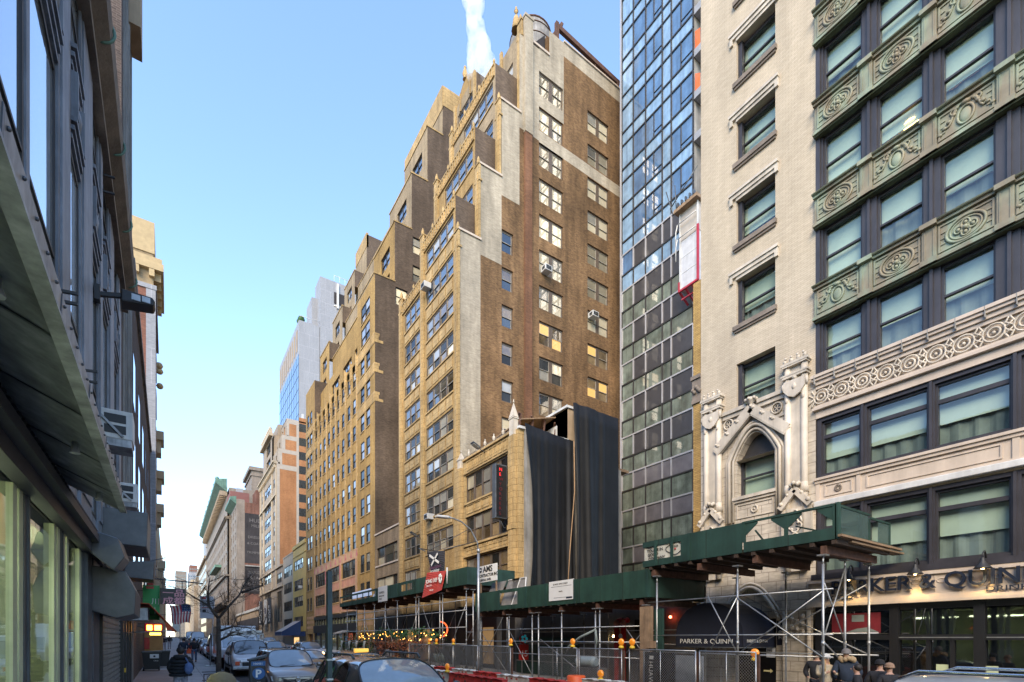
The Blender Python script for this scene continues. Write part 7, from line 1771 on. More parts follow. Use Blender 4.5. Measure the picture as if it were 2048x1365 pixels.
def FP(u,v): return V((.02+.95*u+.16*v*(1-u)+.03*math.sin(v*5),32.0+.10*math.sin(u*8+v*3)+.05*math.sin(v*6),4.02-.12*(1-u)*0-.98*v*(1-.25*u*0)-.06*math.sin(u*6)-.10*(1-u)*(-.0)))
cols_=[mat('flag_red',(.42,.03,.05),.8,amt=.1),mat('flag_white',(.68,.64,.60),.8,amt=.1),mat('flag_blue',(.03,.06,.16),.8,amt=.1)]
for i in range(26):
    for j in range(20):
        u0,u1,v0,v1=i/26,(i+1)/26,j/20,(j+1)/20; um,vm=(u0+u1)/2,(v0+v1)/2
        mi=2 if (um>.54 and vm<.42) else int(um*13)%2
        fr_.quad(FP(u0,v1),FP(u1,v1),FP(u1,v0),FP(u0,v0),mi,True)
fr_.build('cloth',cols_,fl); b=MB()
for i in range(5):
    for j in range(4):
        p=FP(.59+.08*i,.05+.095*j); b.ball((p.x,p.y-.012,p.z),.013,5)
b.build('star',M['wletter'],fl); b=MB(); b.tube([(XL,32,4.3),(1.05,32.05,4.02)],.015,6); b.build('pole',M['dsteel'],fl)
ra=thing('red_awning','orange red sloping awning frame reaching out from the left wall','awning',(-.6,24,3)); b=MB(); b.quad((XL,24,3.62),(-.62,24,3.6),(-.62,27.5,3.6),(XL,27.5,3.62)); b.quad((-.62,24,3.6),(.28,24,2.52),(.28,27.5,2.52),(-.62,27.5,3.6)); b.poly([(-.05,24,2.52),(.28,24,2.52),(-.12,24,2.9)]); o=b.build('canvas',mat('orange_red_canvas',(.50,.075,.02),.7,amt=.25),ra); s=o.modifiers.new('t','SOLIDIFY'); s.thickness=.03
b=MB(); b.box(XL,-.66,24.2,26,2.95,3.42); b.build('grey_box',M['sheet'],ra); b=MB(); b.tube([(XL,23.9,2.45),(.1,23.9,2.55)],.02,6); b.build('pole',M['steel'],ra)
ns=thing('neon_sign','glowing amber and red neon sign on the left','neon sign',(-.4,33,2.8)); b=MB(); b.box(-1.05,-.25,33,33.15,2.55,3.05); b.build('box',M['red'],ns,.02); b=MB(); b.box(-.95,-.72,32.97,33,2.68,2.95); b.box(-.62,-.32,32.97,33,2.68,2.95); b.build('glow',mat('amber_neon',(1,.5,.1),.4,amt=0,emit=(1,.42,.05),es=3),ns)
b=MB(); b.box(-1.0,-.4,40,40.1,2.45,2.75); tag(b.build('round_yellow_sign',mat('yellow_neon',(1,.7,.1),.4,amt=0,emit=(1,.7,.1),es=1.2)),'small glowing yellow sign behind the neon one','sign')
b=MB(); 
for k in range(9): b.tube([(XL,34+1.2*k,2.9+.1*(k%3)),(-.5,34+1.2*k,2.9+.1*(k%3))],.02,5); 
b.tube([(-.5,34,2.9),(-.5,45,3.0)],.025,5); b.tube([(-.5,34,3.3),(-.5,45,3.4)],.025,5); tag(b.build('pipe_scaffold',M['steel']),'small pipe scaffold on the left wall above the plywood box','scaffold')
# planter guard and stone bollard at the bottom
tg=thing('tree_guard','low black iron tree guard at the foot of the frame','tree guard',(1.7,24.5,.15)); b=MB()
for y in (24.2,25.8): b.tube([(1.2,y,.78),(2.2,y,.78)],.02,6); b.tube([(1.2,y,.4),(2.2,y,.4)],.02,6)
for x in (1.2,1.7,2.2): b.tube([(x,24.2,.15),(x,24.2,.8)],.02,6)
for x in (1.45,1.95): b.ring((x,24.2,.6),.14,.015,'y',14,5)
b.build('rail',M['plastic_black'],tg)
# ================================================================ VEHICLES
def paint(name,c,metal=.0,rough=.35,amt=.12): 
    return mat(name,c,rough,metal=metal,amt=amt,scale=1.5,coat=1.0,world=True)
carglass=glass_dark('car_glass',(.02,.025,.028),.02,.3,.8)
wsglass=glass_dark('windscreen_glass',(.13,.15,.16),.02,.3,1.0)
lampg=mat('headlamp_glass',(.6,.62,.62),.1,metal=.3,amt=.1,coat=1)
plate=mat('number_plate',(.65,.62,.5),.5,amt=.05)
def wheel(par,x,y,z,r,w=.22):
    s=1 if x>0 else -1
    o=thing('wheel','w','w'); bpy.data.objects.remove(o)
    b=MB(); b.lathe((x-w/2,y,z),[(r*.62,0),(r*.9,0),(r,.05),(r,w-.05),(r*.9,w),(r*.62,w)],22,0,'x'); t=b.build('wheel',M['rubber'],par)
    b=MB(); xo=x+s*(w/2-.03); b.lathe((xo-.015,y,z),[(r*.62,0),(r*.62,.03)],20,0,'x')
    for k in range(5): a=k*2*PI/5; b.bar((xo+s*.02,y,z),(xo+s*.02,y+r*.58*math.cos(a),z+r*.58*math.sin(a)),.07,.03)
    b.build('rim',M['rim'],t); return t
def car(name,label,cat,loc,body,L,W_,H,hood=1.0,hz=1.0,cowl=1.25,wtop=2.0,rend=None,rglass=None,belt=1.02,rw=.74,z0=.28,pill=None,group='vehicles in the street',nose=.72,rails=False,rot=0,extra=None,glassm=None,wr=.34,boxy=0):
    """a car with its nose towards -y; loc is the ground point under the middle of the front bumper"""
    root=thing(name,label,cat,(0,0,0),group)
    hw=W_/2; rend=rend or L-.35; rglass=rglass or L-.12
    def st(y,w,zs,zb,wr_,zr,zc): return [(0,y,zs),(w*.96,y,zs),(w,y,zs+(zb-zs)*.5),(w*.985,y,zb),(wr_,y,zr),(wr_*.55,y,zr+(zc-zr)*.8),(0,y,zc)]
    S=[]
    S.append((st(0,hw*.80,z0+.08,nose*.82,hw*.70,nose*.97,nose),'n'))
    S.append((st(.10,hw*.91,z0,nose*.95,hw*.80,nose*1.05,nose*1.08),'n'))
    S.append((st(.38,hw*.985,z0-.03,hz*.90,hw*.86,hz*.955,hz*.98),'n'))
    S.append((st(hood*.8,hw,z0-.03,hz*.96,hw*.86,hz*1.0,hz*1.045),'n'))
    S.append((st(cowl,hw,z0-.03,belt,hw*.84,hz*1.06,hz*1.10),'w'))
    S.append((st((cowl+wtop)/2,hw,z0-.03,belt,(hw*.84+rw)/2+.03,(hz*1.06+H-.09)/2+.02,(hz*1.10+H)/2+.035),'w'))
    S.append((st(wtop,hw,z0-.03,belt,rw+.0,H-.09,H-.015),'r'))
    ps=pill or [(wtop+.1,'g'),(wtop+1.05,'b'),(wtop+1.15,'g'),(rend-.75,'b'),(rend-.65,'g'),(rend-.1,'b')]
    for y,k in ps: 
        t=(y-wtop)/(rend-wtop); S.append((st(y,hw,z0-.03,belt,rw+.02*math.sin(t*PI),H-.085,H+.02*math.sin(t*PI)),'s'+k))
    S.append((st(rend,hw,z0-.03,belt,rw-.02,H-.10,H-.03),'t'))
    S.append((st(rglass,hw*.97,z0,belt,hw*.84,belt+.06,belt+.07),'n'))
    S.append((st(L,hw*.90,z0+.1,belt*.9,hw*.80,belt*.93,belt*.95),'e'))
    B=MB()
    for i in range(len(S)-1):
        a,k=S[i]; c,_=S[i+1]
        for sgn in (1,-1):
            f=lambda p:(p[0]*sgn,p[1],p[2])
            for j in range(6):
                q=[f(a[j]),f(c[j]),f(c[j+1]),f(a[j+1])]
                if sgn<0:q=q[::-1]
                m=0
                if k=='w' and j>=4: m=1
                if k=='sg' and j==3: m=2
                if k=='t' and j>=4: m=3
                B.quad(*q,m,True)
    for idx,rev in ((0,False),(-1,True)):
        a=S[idx][0]; P=a+[(-p[0],p[1],p[2]) for p in a[-2:0:-1]]
        B.poly(P if not rev else P[::-1])
    me=B.mesh('body',[body,wsglass,glassm or carglass,carglass])
    bm=bmesh.new(); bm.from_mesh(me); bmesh.ops.remove_doubles(bm,verts=bm.verts,dist=1e-4); bmesh.ops.recalc_face_normals(bm,faces=bm.faces)
    cl=bm.edges.layers.float.new('crease_edge')
    for ed in bm.edges:
        ms={f_.material_index for f_ in ed.link_faces}
        if len(ms)>1: ed[cl]=1.0
        else:
            z=[v.co.z for v in ed.verts]; 
            if abs(z[0]-z[1])<.25 and ed.verts[0].co.y!=ed.verts[1].co.y and all(abs(v.co.x)>hw*.98 and v.co.z>belt-.06 for v in ed.verts): ed[cl]=.5
    bm.to_mesh(me); bm.free()
    tmp=bpy.data.objects.new('tmp',me); C.objects.link(tmp); m_=tmp.modifiers.new('sub','SUBSURF'); m_.levels=2; m_.render_levels=2
    dg=bpy.context.evaluated_depsgraph_get(); ev=bpy.data.meshes.new_from_object(tmp.evaluated_get(dg)); bpy.data.objects.remove(tmp)
    for mi,nm,mt in ((0,'body',body),(1,'windscreen',wsglass),(2,'side_window',glassm or carglass),(3,'rear_window',carglass)):
        cp=ev.copy(); bm=bmesh.new(); bm.from_mesh(cp); bmesh.ops.delete(bm,geom=[f_ for f_ in bm.faces if f_.material_index!=mi],context='FACES')
        for f_ in bm.faces: f_.material_index=0; f_.smooth=True
        if mi and len(bm.faces):
            gk=MB()
            for ed in bm.edges:
                if ed.is_boundary: gk.bar(ed.verts[0].co,ed.verts[1].co,.034,.03)
            gk.build('window_gasket',M['plastic_black'],root)
        bm.to_mesh(cp); bm.free(); cp.materials.clear(); cp.materials.append(mt); cp.name=nm
        if len(cp.polygons): 
            if mi==2:
                T=MB(); T.v=[tuple(v.co) for v in cp.vertices]; T.f=[tuple(q.vertices) for q in cp.polygons]; T.m=[0]*len(T.f); T.sm=[True]*len(T.f); T.pieces(nm,mt,root,.001)
            else: link(nm,cp,root)
    # door seams, belt strip, lower trim
    b=MB(); zsill=z0+.1
    for sg in (1,-1):
        for y in (cowl+.25,wtop+1.1,rend-.7 if not boxy else wtop+1.3): b.tube([(sg*hw*.985,y,zsill),(sg*(hw+.002),y,(zsill+belt)/2),(sg*(hw*.99),y,belt)],.012,4)
        b.tube([(sg*hw*.992,cowl+.1,belt+.005),(sg*hw*.992,rend-.05,belt+.005)],.016,5); b.box(sg*hw*.965,sg*(hw+.006),1.4,L-1.5,z0-.02,z0+.10)
    b.build('dark_trim',M['plastic_black'],root)
    # fittings
    b=MB(); b.box(-hw*.52,hw*.52,-.03,.05,nose*.50,nose*.84)
    for k in range(4): b.box(-hw*.5,hw*.5,-.045,-.03,nose*(.54+.075*k),nose*(.565+.075*k))
    b.build('grille',M['plastic_black'],root)
    b=MB(); b.box(-hw*.86,hw*.86,-.06,.16,z0+.02,nose*.46); b.build('bumper',M['plastic_black'] if boxy else body,root,.05)
    b=MB(); b.box(-.16,.16,-.085,-.065,z0+.12,z0+.27); b.build('number_plate',plate,root)
    for s in (-1,1):
        b=MB(); b.prism([(s*hw*.55,-.02,nose*.80),(s*hw*.92,.10,nose*.78),(s*hw*.95,.22,nose*1.0),(s*hw*.62,.02,nose*.97)][::s],(0,.06,0)); b.build('headlight',lampg,root,.01)
        b=MB(); b.box(s*hw*.86,s*hw*1.0,L-.12,L-.04,belt*.62,belt*.9); b.build('tail_light',M['red'],root,.02)
        b=MB(); b.ball((s*(hw+.14),cowl+.42,belt+.09),.13,10,sc=(.85,.55,.75)); b.bar((s*hw*.96,cowl+.45,belt+.0),(s*(hw+.1),cowl+.43,belt+.05),.05); b.build('wing_mirror',M['plastic_black'] if boxy else body,root)
        for yw in (.95,L-1.05): wheel(root,s*(hw-.10),yw,wr,wr); 
        b=MB()
        for yw in (.95,L-1.05):
            P=[(s*(hw+.004),yw+(wr+.07)*math.cos(t),wr+(wr+.07)*math.sin(t)) for t in [PI*k/12 for k in range(13)]]; b.prism(P[::s],(s*-.06,0,0))
        b.build('wheel_arch',M['plastic_black'],root)
        b=MB()
        for y in (wtop+.95,rend-.9): b.box(s*(hw*.985),s*(hw+.02),y-.1,y+.08,belt-.14,belt-.10)
        b.build('door_handle',M['chrome'] if rails else body,root)
    b=MB(); 
    for s in (-.45,.35): b.bar((s,cowl+.02,hz*1.115),(s+.55,cowl+.10,hz*1.16),.025)
    b.build('wiper',M['plastic_black'],root)
    if rails:
        for s in (-1,1):
            b=MB(); b.tube([(s*(rw-.02),wtop+.25,H-.02),(s*(rw+.0),wtop+.4,H+.06),(s*(rw+.0),rend-.3,H+.06),(s*(rw-.02),rend-.1,H-.03)],.025,6); b.build('roof_rail',M['chrome'] if rails==2 else M['dsteel'],root)
    if extra: extra(root)
    root.location=(loc[0],loc[1],gz(loc[1])); root.rotation_euler=(0,0,rot)
    return root
pk_black=paint('charcoal_paint',(.050,.050,.053),.25,.3); pk_bronze=paint('bronze_grey_paint',(.30,.25,.21),.35,.33); pk_white=paint('white_van_paint',(.78,.78,.78)); pk_yellow=paint('taxi_yellow_paint',(.70,.33,.03)); pk_silver=paint('silver_paint',(.60,.61,.62),.35,.3); pk_brown=paint('brown_paint',(.10,.065,.045),.4,.3); pk_dark=paint('dark_car_paint',(.02,.021,.024),.2,.3); pk_grey=paint('grey_car_paint',(.16,.165,.17),.4,.3)
# black SUV in front of the sign post
car('parked_suv','large charcoal SUV with roof rails parked nearest on the left, behind the sign post','car',(3.75,7.5),pk_black,5.3,2.02,1.86,hood=1.15,hz=1.12,cowl=1.35,wtop=2.35,rend=4.95,rglass=5.2,belt=1.2,rw=.72,z0=.35,nose=.88,rails=1,wr=.40,pill=[(2.5,'g'),(3.35,'b'),(3.47,'g'),(4.2,'b'),(4.32,'g'),(4.85,'b')])
def mv(root): 
    b=MB(); b.lathe((0,-.055,.66),[(.09,0),(.09,.02)],16,0,'y'); b.ring((0,-.06,.66),.085,.014,'y',18,5); b.build('badge',M['chrome'],root)
    b=MB(); b.bar((-.6,-.04,.74),(-.12,-.06,.56),.03); b.bar((.6,-.04,.74),(.12,-.06,.56),.03); b.bar((-.7,-.03,.76),(.7,-.03,.76),.03); b.build('grille_trim',M['chrome'],root)
car('minivan','bronze grey minivan with a chrome grille badge behind the parking pay station','car',(4.15,20.9),pk_bronze,5.1,1.98,1.80,hood=.95,hz=1.02,cowl=1.05,wtop=2.0,rend=4.75,belt=1.08,rw=.74,nose=.80,rails=1,extra=mv,pill=[(2.15,'g'),(2.95,'b'),(3.05,'g'),(3.95,'b'),(4.05,'g'),(4.65,'b')])
def rack(root):
    b=MB()
    for y in (2.2,3.4,4.7): b.bar((-.85,y,2.42),(.85,y,2.42),.05); [b.bar((s*.82,y,2.02),(s*.82,y,2.42),.04) for s in (-1,1)]
    for x in (-.8,-.3,.3,.8): b.bar((x,2.0,2.46),(x,5.0,2.46),.05)
    b.box(-.7,-.1,1.9,4.9,2.49,2.58); b.box(.2,.75,2.1,4.7,2.49,2.64); b.build('ladder_rack',M['steel'],root)
    for s in (-1,1): b=MB(); b.box(s*.66,s*.88,-.07,0,.66,.86); b.build('indicator',M['orange'],root)
    b=MB(); b.box(-1.0,1.0,-.12,.0,.42,.60); b.build('steel_bumper',M['steel'],root,.03)
    b=MB(); b.prism([(-.75,.93,1.32),(-.45,.93,1.32),(-.5,1.12,1.62),(-.78,1.12,1.62)],(0,-.01,0)); b.build('dashboard_paper',mat('yellow_paper',(.7,.5,.12),.7,amt=.1),root)
car('delivery_van','white work van with a ladder rack on its roof, beside the bare tree','van',(3.95,32.0),pk_white,5.7,2.0,2.06,hood=.75,hz=1.14,cowl=.82,wtop=1.35,rend=5.5,rglass=5.66,belt=1.22,rw=.80,z0=.42,nose=.98,extra=rack,wr=.36,boxy=1,pill=[(1.5,'g'),(2.25,'b')])
# step van (white box truck)
def steptruck(x,y,label):
    o=thing('box_truck',label,'truck',(x,y,gz(y)),'vehicles in the street'); b=MB(); g=gz(y)
    b.prism([(x-1.12,y,.75+g),(x-1.12,y-.1,1.3+g),(x-1.12,y+.55,2.15+g),(x-1.12,y+.65,2.95+g),(x-1.12,y+7.2,3.0+g),(x-1.12,y+7.2,.6+g)],(2.24,0,0)); b.build('body',pk_white,o,.05,True)
    b=MB(); b.prism([(x-1.0,y+.02,1.45+g),(x+1.0,y+.02,1.45+g),(x+1.0,y+.52,2.13+g),(x-1.0,y+.52,2.13+g)],(0,-.03,.02)); b.build('windscreen',wsglass,o); b=MB(); b.box(x-1.13,x-1.121,y+.85,y+1.9,1.4+g,2.5+g); b.build('door',mat('tan_door',(.22,.17,.15),.5,amt=.2),o); b=MB(); b.box(x-1.14,x+1.14,y+.7,y+7.2,2.35+g,2.42+g); b.build('blue_band',mat('pale_blue_band',(.25,.35,.5),.5,amt=.1),o)  # side door in one flat tan
    b=MB(); b.box(x-.95,x+.95,y-.16,y+.0,.5+g,.72+g); b.box(x-1.35,x-1.15,y+.35,y+.42,1.55+g,2.0+g); b.box(x-.6,x+.6,y-.13,y-.1,.85+g,1.2+g); b.build('bumper',M['plastic_black'],o,.02)
    for s in (-1,1):
        for yy in (1.0,5.6): wheel(o,0,0,0,.42).location=(x+s*.98,y+yy,.42+g) 
        b=MB(); b.lathe((x+s*.8,y-.12,1.0+g),[(.11,0),(.11,.03)],14,0,'y'); b.build('headlight',lampg,o)
    return o
steptruck(4.05,39.5,'white box truck with a pale blue band parked behind the ladder rack van')
v2=car('panel_van','white high roofed panel van parked behind the box truck','van',(3.85,49.0),pk_white,5.6,2.0,2.5,hood=.6,hz=1.15,cowl=.75,wtop=1.4,rend=5.45,rglass=5.58,belt=1.3,rw=.82,z0=.4,nose=.98,pill=[(1.6,'g'),(2.3,'b')],boxy=1)
sed=dict(L=4.7,W_=1.84,H=1.46,hood=1.05,hz=.92,cowl=1.25,wtop=2.05,rend=3.6,rglass=4.25,belt=.95,rw=.62,nose=.66,pill=[(2.15,'g'),(2.85,'b'),(2.92,'g'),(3.5,'b')])
suv=dict(L=4.7,W_=1.9,H=1.72,hood=.95,hz=1.02,cowl=1.15,wtop=1.9,rend=4.35,rglass=4.62,belt=1.08,rw=.68,nose=.78,rails=1)
c1=car('parked_car','white sedan parked left, first beyond the white panel van','car',(3.75,57.5),pk_white,**sed)
c2=car('parked_car','dark grey SUV parked left, second beyond the white panel van','car',(3.75,64),pk_grey,**suv)
c3=car('taxi','yellow taxi with a lit roof sign between the charcoal SUV and the barriers','taxi',(7.35,20.8),pk_yellow,**dict(suv,rails=False,H=1.62),extra=lambda r_:[MB().box(-.32,.32,2.35,2.55,1.62,1.78).build('roof_sign',mat('lit_taxi_sign',(1,.6,.1),.4,amt=0,emit=(1,.6,.1),es=.2),r_,.02)])
c4=car('sedan','black sedan half hidden behind the yellow taxi','car',(8.9,27.5),pk_dark,**dict(sed,H=1.5))
c5=car('sedan','brown sedan behind the bronze grey minivan','car',(6.95,29.6),pk_brown,**dict(sed,H=1.5))
def glowlamp(r_):
    b=MB(); b.ball((.62,-.06,.72),.13,10,sc=(1,.4,.8)); b.build('lit_headlight',mat('lit_headlamp',(1,.6,.2),.4,amt=0,emit=(1,.48,.10),es=7),r_)
c6=car('suv','white SUV driving towards the camera with one glowing headlight','car',(10.3,45),pk_white,**suv,extra=glowlamp)
c7=car('suv','grey SUV with a pale windscreen left of the white SUV with the headlight','car',(8.0,48),pk_grey,**suv)
c8=car('silver_suv','silver SUV with a long pale roof at the bottom right corner','car',(7.95,-2.2),pk_silver,**dict(suv,L=5.2,H=1.80,rend=4.75,rglass=5.08,rails=2,belt=1.15))
n=0
words=['third','fourth','fifth','sixth','seventh','eighth','ninth','tenth','eleventh','twelfth']
for k in range(9):
    y=71+6.9*k; src=(c1,c2,v2,c7)[(k*3+1)%4]; kind={c1:'white sedan',c2:'dark grey SUV',v2:'white panel van',c7:'grey SUV'}[src]
    dup(src,(3.8,y,gz(y)),0,f'{kind} parked left, {words[k]} in the row beyond the box truck')
for k,(x,y,src,kind) in enumerate(((6.4,56,c1,'white sedan'),(9.4,62,c2,'dark grey SUV'),(6.6,66,c7,'grey SUV'),(9.8,74,v2,'white panel van'),(6.8,77,c1,'white sedan'),(9.6,88,c1,'white sedan'),(6.9,90,v2,'white panel van'),(12.6,58,c4,'black sedan'),(12.7,82,c2,'dark grey SUV'),(7,104,c7,'grey SUV'))):
    dup(src,(x,y,gz(y)),0,f'{kind} in the moving traffic, {words[k]} row back between the kerbs')
# ================================================================ PEOPLE
def skin(name,nodes,edges,m,par,sub=1):
    me=bpy.data.meshes.new(name); me.from_pydata([n[:3] for n in nodes],edges,[]); me.materials.append(m)
    o=bpy.data.objects.new(name,me); C.objects.link(o); o.modifiers.new('skin','SKIN')
    sv=me.skin_vertices[0].data
    for i,n in enumerate(nodes): sv[i].radius=(n[3],n[4] if len(n)>4 else n[3]); sv[i].use_root=(i==0)
    o.modifiers['skin'].use_smooth_shade=True
    if sub: s=o.modifiers.new('sub','SUBSURF'); s.levels=sub; s.render_levels=sub
    attach(o,par); return o
skinm=mat('skin',(.46,.27,.19),.55,amt=.1); hairb=mat('dark_hair',(.02,.015,.012),.6,amt=.3,scale=20); hairy=mat('blond_hair',(.55,.38,.18),.6,amt=.3,scale=20)
def clothm(n,c): return mat(n,c,.85,amt=.3,scale=9,bump=.004)
def person(x,y,face,h,label,jacket,legs,hat=None,hair=None,stride=.12,bulk=1.0,group=None,arms='pockets',z0=None,puff=False,extra=None):
    """face: angle of the look direction (0 = +y, away from the camera)"""
    z0=(.15+gz(y)) if z0 is None else z0
    root=thing('person',label,'person',(0,0,0),group); k=h/1.75
    def n(a,b,c,r,r2=None): return (a*k,b*k,c*k,r*k)+((r2*k,) if r2 else ())
    s=stride
    # body, one continuous surface: 0 pelvis,1 chest,2 neck base,3 neck, 4 head low, 5 head, legs, arms
    nd=[n(0,0,.95,.13,.10),n(0,-.01,1.2,.14,.10),n(0,-.01,1.42,.13,.09),n(0,.0,1.50,.058),n(0,.02,1.57,.075,.085),n(0,.02,1.66,.078,.098),n(0,.01,1.73,.05,.06)]
    ed=[(0,1),(1,2),(2,3),(3,4),(4,5),(5,6)]
    ARMS={}
    for sg in (-1,1):
        b0=len(nd); nd+=[n(sg*.10,0,.90,.095),n(sg*.10,sg*s*.5+.02,.50,.062),n(sg*.10,sg*s-.02,.10,.045),n(sg*.10,sg*s+.12,.05,.04)]; ed+=[(0,b0),(b0,b0+1),(b0+1,b0+2),(b0+2,b0+3)]
        b0=len(nd)
        if arms=='pockets': A_=[n(sg*.20,0,1.40,.05),n(sg*.30,-.05,1.15,.04),n(sg*.22,.10,.98,.034),n(sg*.19,.13,.96,.03)]
        elif arms=='phone': A_=[n(sg*.20,0,1.40,.05),n(sg*.26,.06,1.16,.048),n(sg*.10,.26,1.25,.036),n(sg*.05,.29,1.30,.035)]
        else: A_=[n(sg*.20,0,1.40,.05),n(sg*.27,-.02,1.14,.048),n(sg*.28,.05,.90,.036),n(sg*.28,.07,.82,.034)]
        ARMS[sg]=A_; nd+=A_; ed+=[(2,b0),(b0,b0+1),(b0+1,b0+2),(b0+2,b0+3)]
    skin('body',nd,ed,skinm,root)
    # coat
    q=bulk; nd=[n(0,0,.86,.19*q,.14*q),n(0,-.01,1.1,.19*q,.14*q),n(0,-.02,1.36,.20*q,.14*q),n(0,-.01,1.47,.10*q,.09*q)]; ed=[(0,1),(1,2),(2,3)]
    for sg in (-1,1):
        b0=len(nd)
        for i,p in enumerate(ARMS[sg][:3]): nd.append((p[0],p[1],p[2],((.085,.078,.062)[i])*k*q))
        ed+=[(2,b0),(b0,b0+1),(b0+1,b0+2)]
    skin('coat',nd,ed,jacket,root)
    nd=[n(0,0,.93,.145,.115)]; ed=[]
    for sg in (-1,1):
        b0=len(nd); nd+=[n(sg*.10,0,.86,.105),n(sg*.11,sg*s*.5+.02,.50,.085),n(sg*.11,sg*s-.02,.12,.07)]; ed+=[(0,b0),(b0,b0+1),(b0+1,b0+2)]
    skin('trousers',nd,ed,legs,root)
    for sg in (-1,1): b=MB(); b.ball((sg*.11*k,(sg*s+.06)*k,.055*k),.09*k,10,sc=(.55,1.5,.6)); b.build('shoe',M['plastic_black'],root)
    b=MB()
    for sg in (-1,1):
        b.ball((sg*.035*k,.115*k,1.645*k),.012*k,6); 
    b.build('eye',M['ink'],root); b=MB(); b.ball((0,.135*k,1.615*k),.02*k,6,sc=(.7,1,1.3)); b.build('nose',skinm,root)
    if hat:
        b=MB(); c=(0,.01*k,1.67*k); b.lathe(c,[(.103*k,-.03*k),(.112*k,0),(.105*k,.05*k),(.075*k,.095*k),(.02*k,.115*k)],14); b.lathe(c,[(.112*k,-.035*k),(.118*k,-.01*k),(.112*k,.015*k)],14); b.build('hat',hat,root)
    if hair:
        b=MB(); b.ball((0,-.02*k,1.66*k),.105*k,12,sc=(1,1,1.05))
        if hair is hairy: b.tube([(0,-.06*k,1.62*k),(-.06*k,-.10*k,1.45*k),(-.08*k,-.10*k,1.2*k)],[.10*k,.11*k,.05*k],8); b.tube([(.07*k,.02*k,1.62*k),(.09*k,.06*k,1.45*k),(.08*k,.1*k,1.28*k)],[.05*k,.05*k,.02*k],6)
        b.build('hair',hair,root)
    if puff:
        b=MB()
        for z in (.92,1.02,1.12,1.22,1.32): b.ring((0,-.01*k,z*k),.235*k*q,.05*k,'z',20,6,ex=(1,.72))
        b.ring((0,-.06*k,1.47*k),.13*k,.075*k,'z',16,7,ex=(1,.8)); b.build('quilting',jacket,root)
    if extra: extra(root,k)
    root.location=(x,y,z0); root.rotation_euler=(0,0,face); return root
J_black=clothm('black_puffer',(.014,.016,.019)); J_navy=clothm('navy_parka',(.018,.03,.055)); J_cream=clothm('cream_coat',(.5,.42,.3)); J_dark=clothm('dark_coat',(.02,.02,.024)); T_grey=clothm('grey_trousers',(.36,.37,.42)); T_jean=clothm('blue_jeans',(.10,.14,.22)); T_dark=clothm('dark_trousers',(.02,.02,.024))
beanie_g=clothm('grey_beanie',(.16,.15,.15)); beanie_w=clothm('white_beanie',(.6,.6,.58)); beanie_b=clothm('black_beanie',(.012,.012,.014)); beanie_o=clothm('knitted_olive_hat',(.20,.155,.09)); beanie_t=clothm('tan_cap',(.32,.2,.13))
bagm=clothm('blue_bag',(.10,.16,.32))
def bag(r_,k): b=MB(); b.ball((.20*k,-.26*k,1.12*k),.15*k,10,sc=(.8,.45,1.25)); b.tube([(.12*k,-.2*k,1.45*k),(.19*k,-.27*k,1.3*k)],.02*k,6); b.build('bag',bagm,r_)
person(.32,19.2,0,1.80,'person walking away in a black puffer jacket and grey trousers, blue bag on the shoulder',J_black,T_grey,beanie_b,hair=hairb,stride=.16,bulk=1.12,puff=True,extra=bag)
person(.95,46,0,1.85,'person in navy jacket and jeans, left one of the pair past the bins',J_navy,T_jean,hair=hairb,stride=.14,group='walkers on the left pavement')
person(1.65,46.4,0,1.83,'person in black coat and pale jeans, right one of the pair past the bins',J_dark,T_jean,hair=hairb,stride=.12,group='walkers on the left pavement')
w3=person(-.45,75,PI,1.8,'person in dark clothes farther down the left pavement, facing the camera',J_dark,T_grey,hair=hairb,stride=.1,group='walkers on the left pavement')
dup(w3,(.1,82,.15+gz(82)),PI,'dark dressed person farthest down the left pavement beside the plywood box')
dup(w3,(-.9,80,.15+gz(80)),PI,'dark dressed person close to the left wall, far down the pavement')
# people by the hotel
def fur(r_,k): b=MB(); [b.ball((.15*k*math.cos(t),-.05*k+.13*k*math.sin(t),1.50*k+.03*k*math.sin(3*t)),.065*k,7) for t in [2*PI*i/12 for i in range(12)]]; b.build('fur_collar',clothm('tan_fur',(.36,.26,.15)),r_)
zr=.15
person(14.75,6.62,2.5,1.66,'long blond haired person in a white beanie and cream coat by the scaffold post',J_cream,T_dark,beanie_w,hair=hairy,stride=.05,arms='phone')
person(14.95,6.20,-.9,1.80,'person in a navy parka with fur collar and grey beanie facing right by the scaffold',J_navy,T_dark,beanie_g,stride=.06,arms='pockets',extra=fur,bulk=1.08)
person(15.6,7.25,2.0,1.72,'person in dark hood just behind the blond haired person',J_dark,T_dark,beanie_b,stride=.05)
person(13.9,5.05,-1.2,1.58,'person in a dark cap and dark coat above the silver car roof',J_dark,T_dark,beanie_b,stride=.06)
person(13.6,4.75,-.8,1.52,'person in a tan cap close to the silver car roof',J_dark,T_dark,beanie_t,stride=.06)
person(13.2,5.25,.3,1.50,'person with dark curly hair seen from behind by the silver car',J_dark,T_dark,hair=hairb,stride=.05)
person(.36,4.75,.1,1.79,'person in an olive knitted hat, only the hat in view at the bottom edge',J_dark,T_dark,beanie_o,stride=.05)
for i,(px_,py_) in enumerate(((15.2,44.5),(15.5,42.0),(15.0,47.8),(14.7,38.6),(15.6,35.2))):
    q=dup(w3,(px_,py_,.15+gz(py_)),[PI,0,.5,2,1.2][i],['dark dressed person under the far shed by the second leafy post','dark dressed person under the far shed between two leafy posts','dark dressed person at the far end of the far shed','dark seated looking diner by the rust coloured leaves','dark dressed person behind the netted fence end'][i],'people under the far shed')
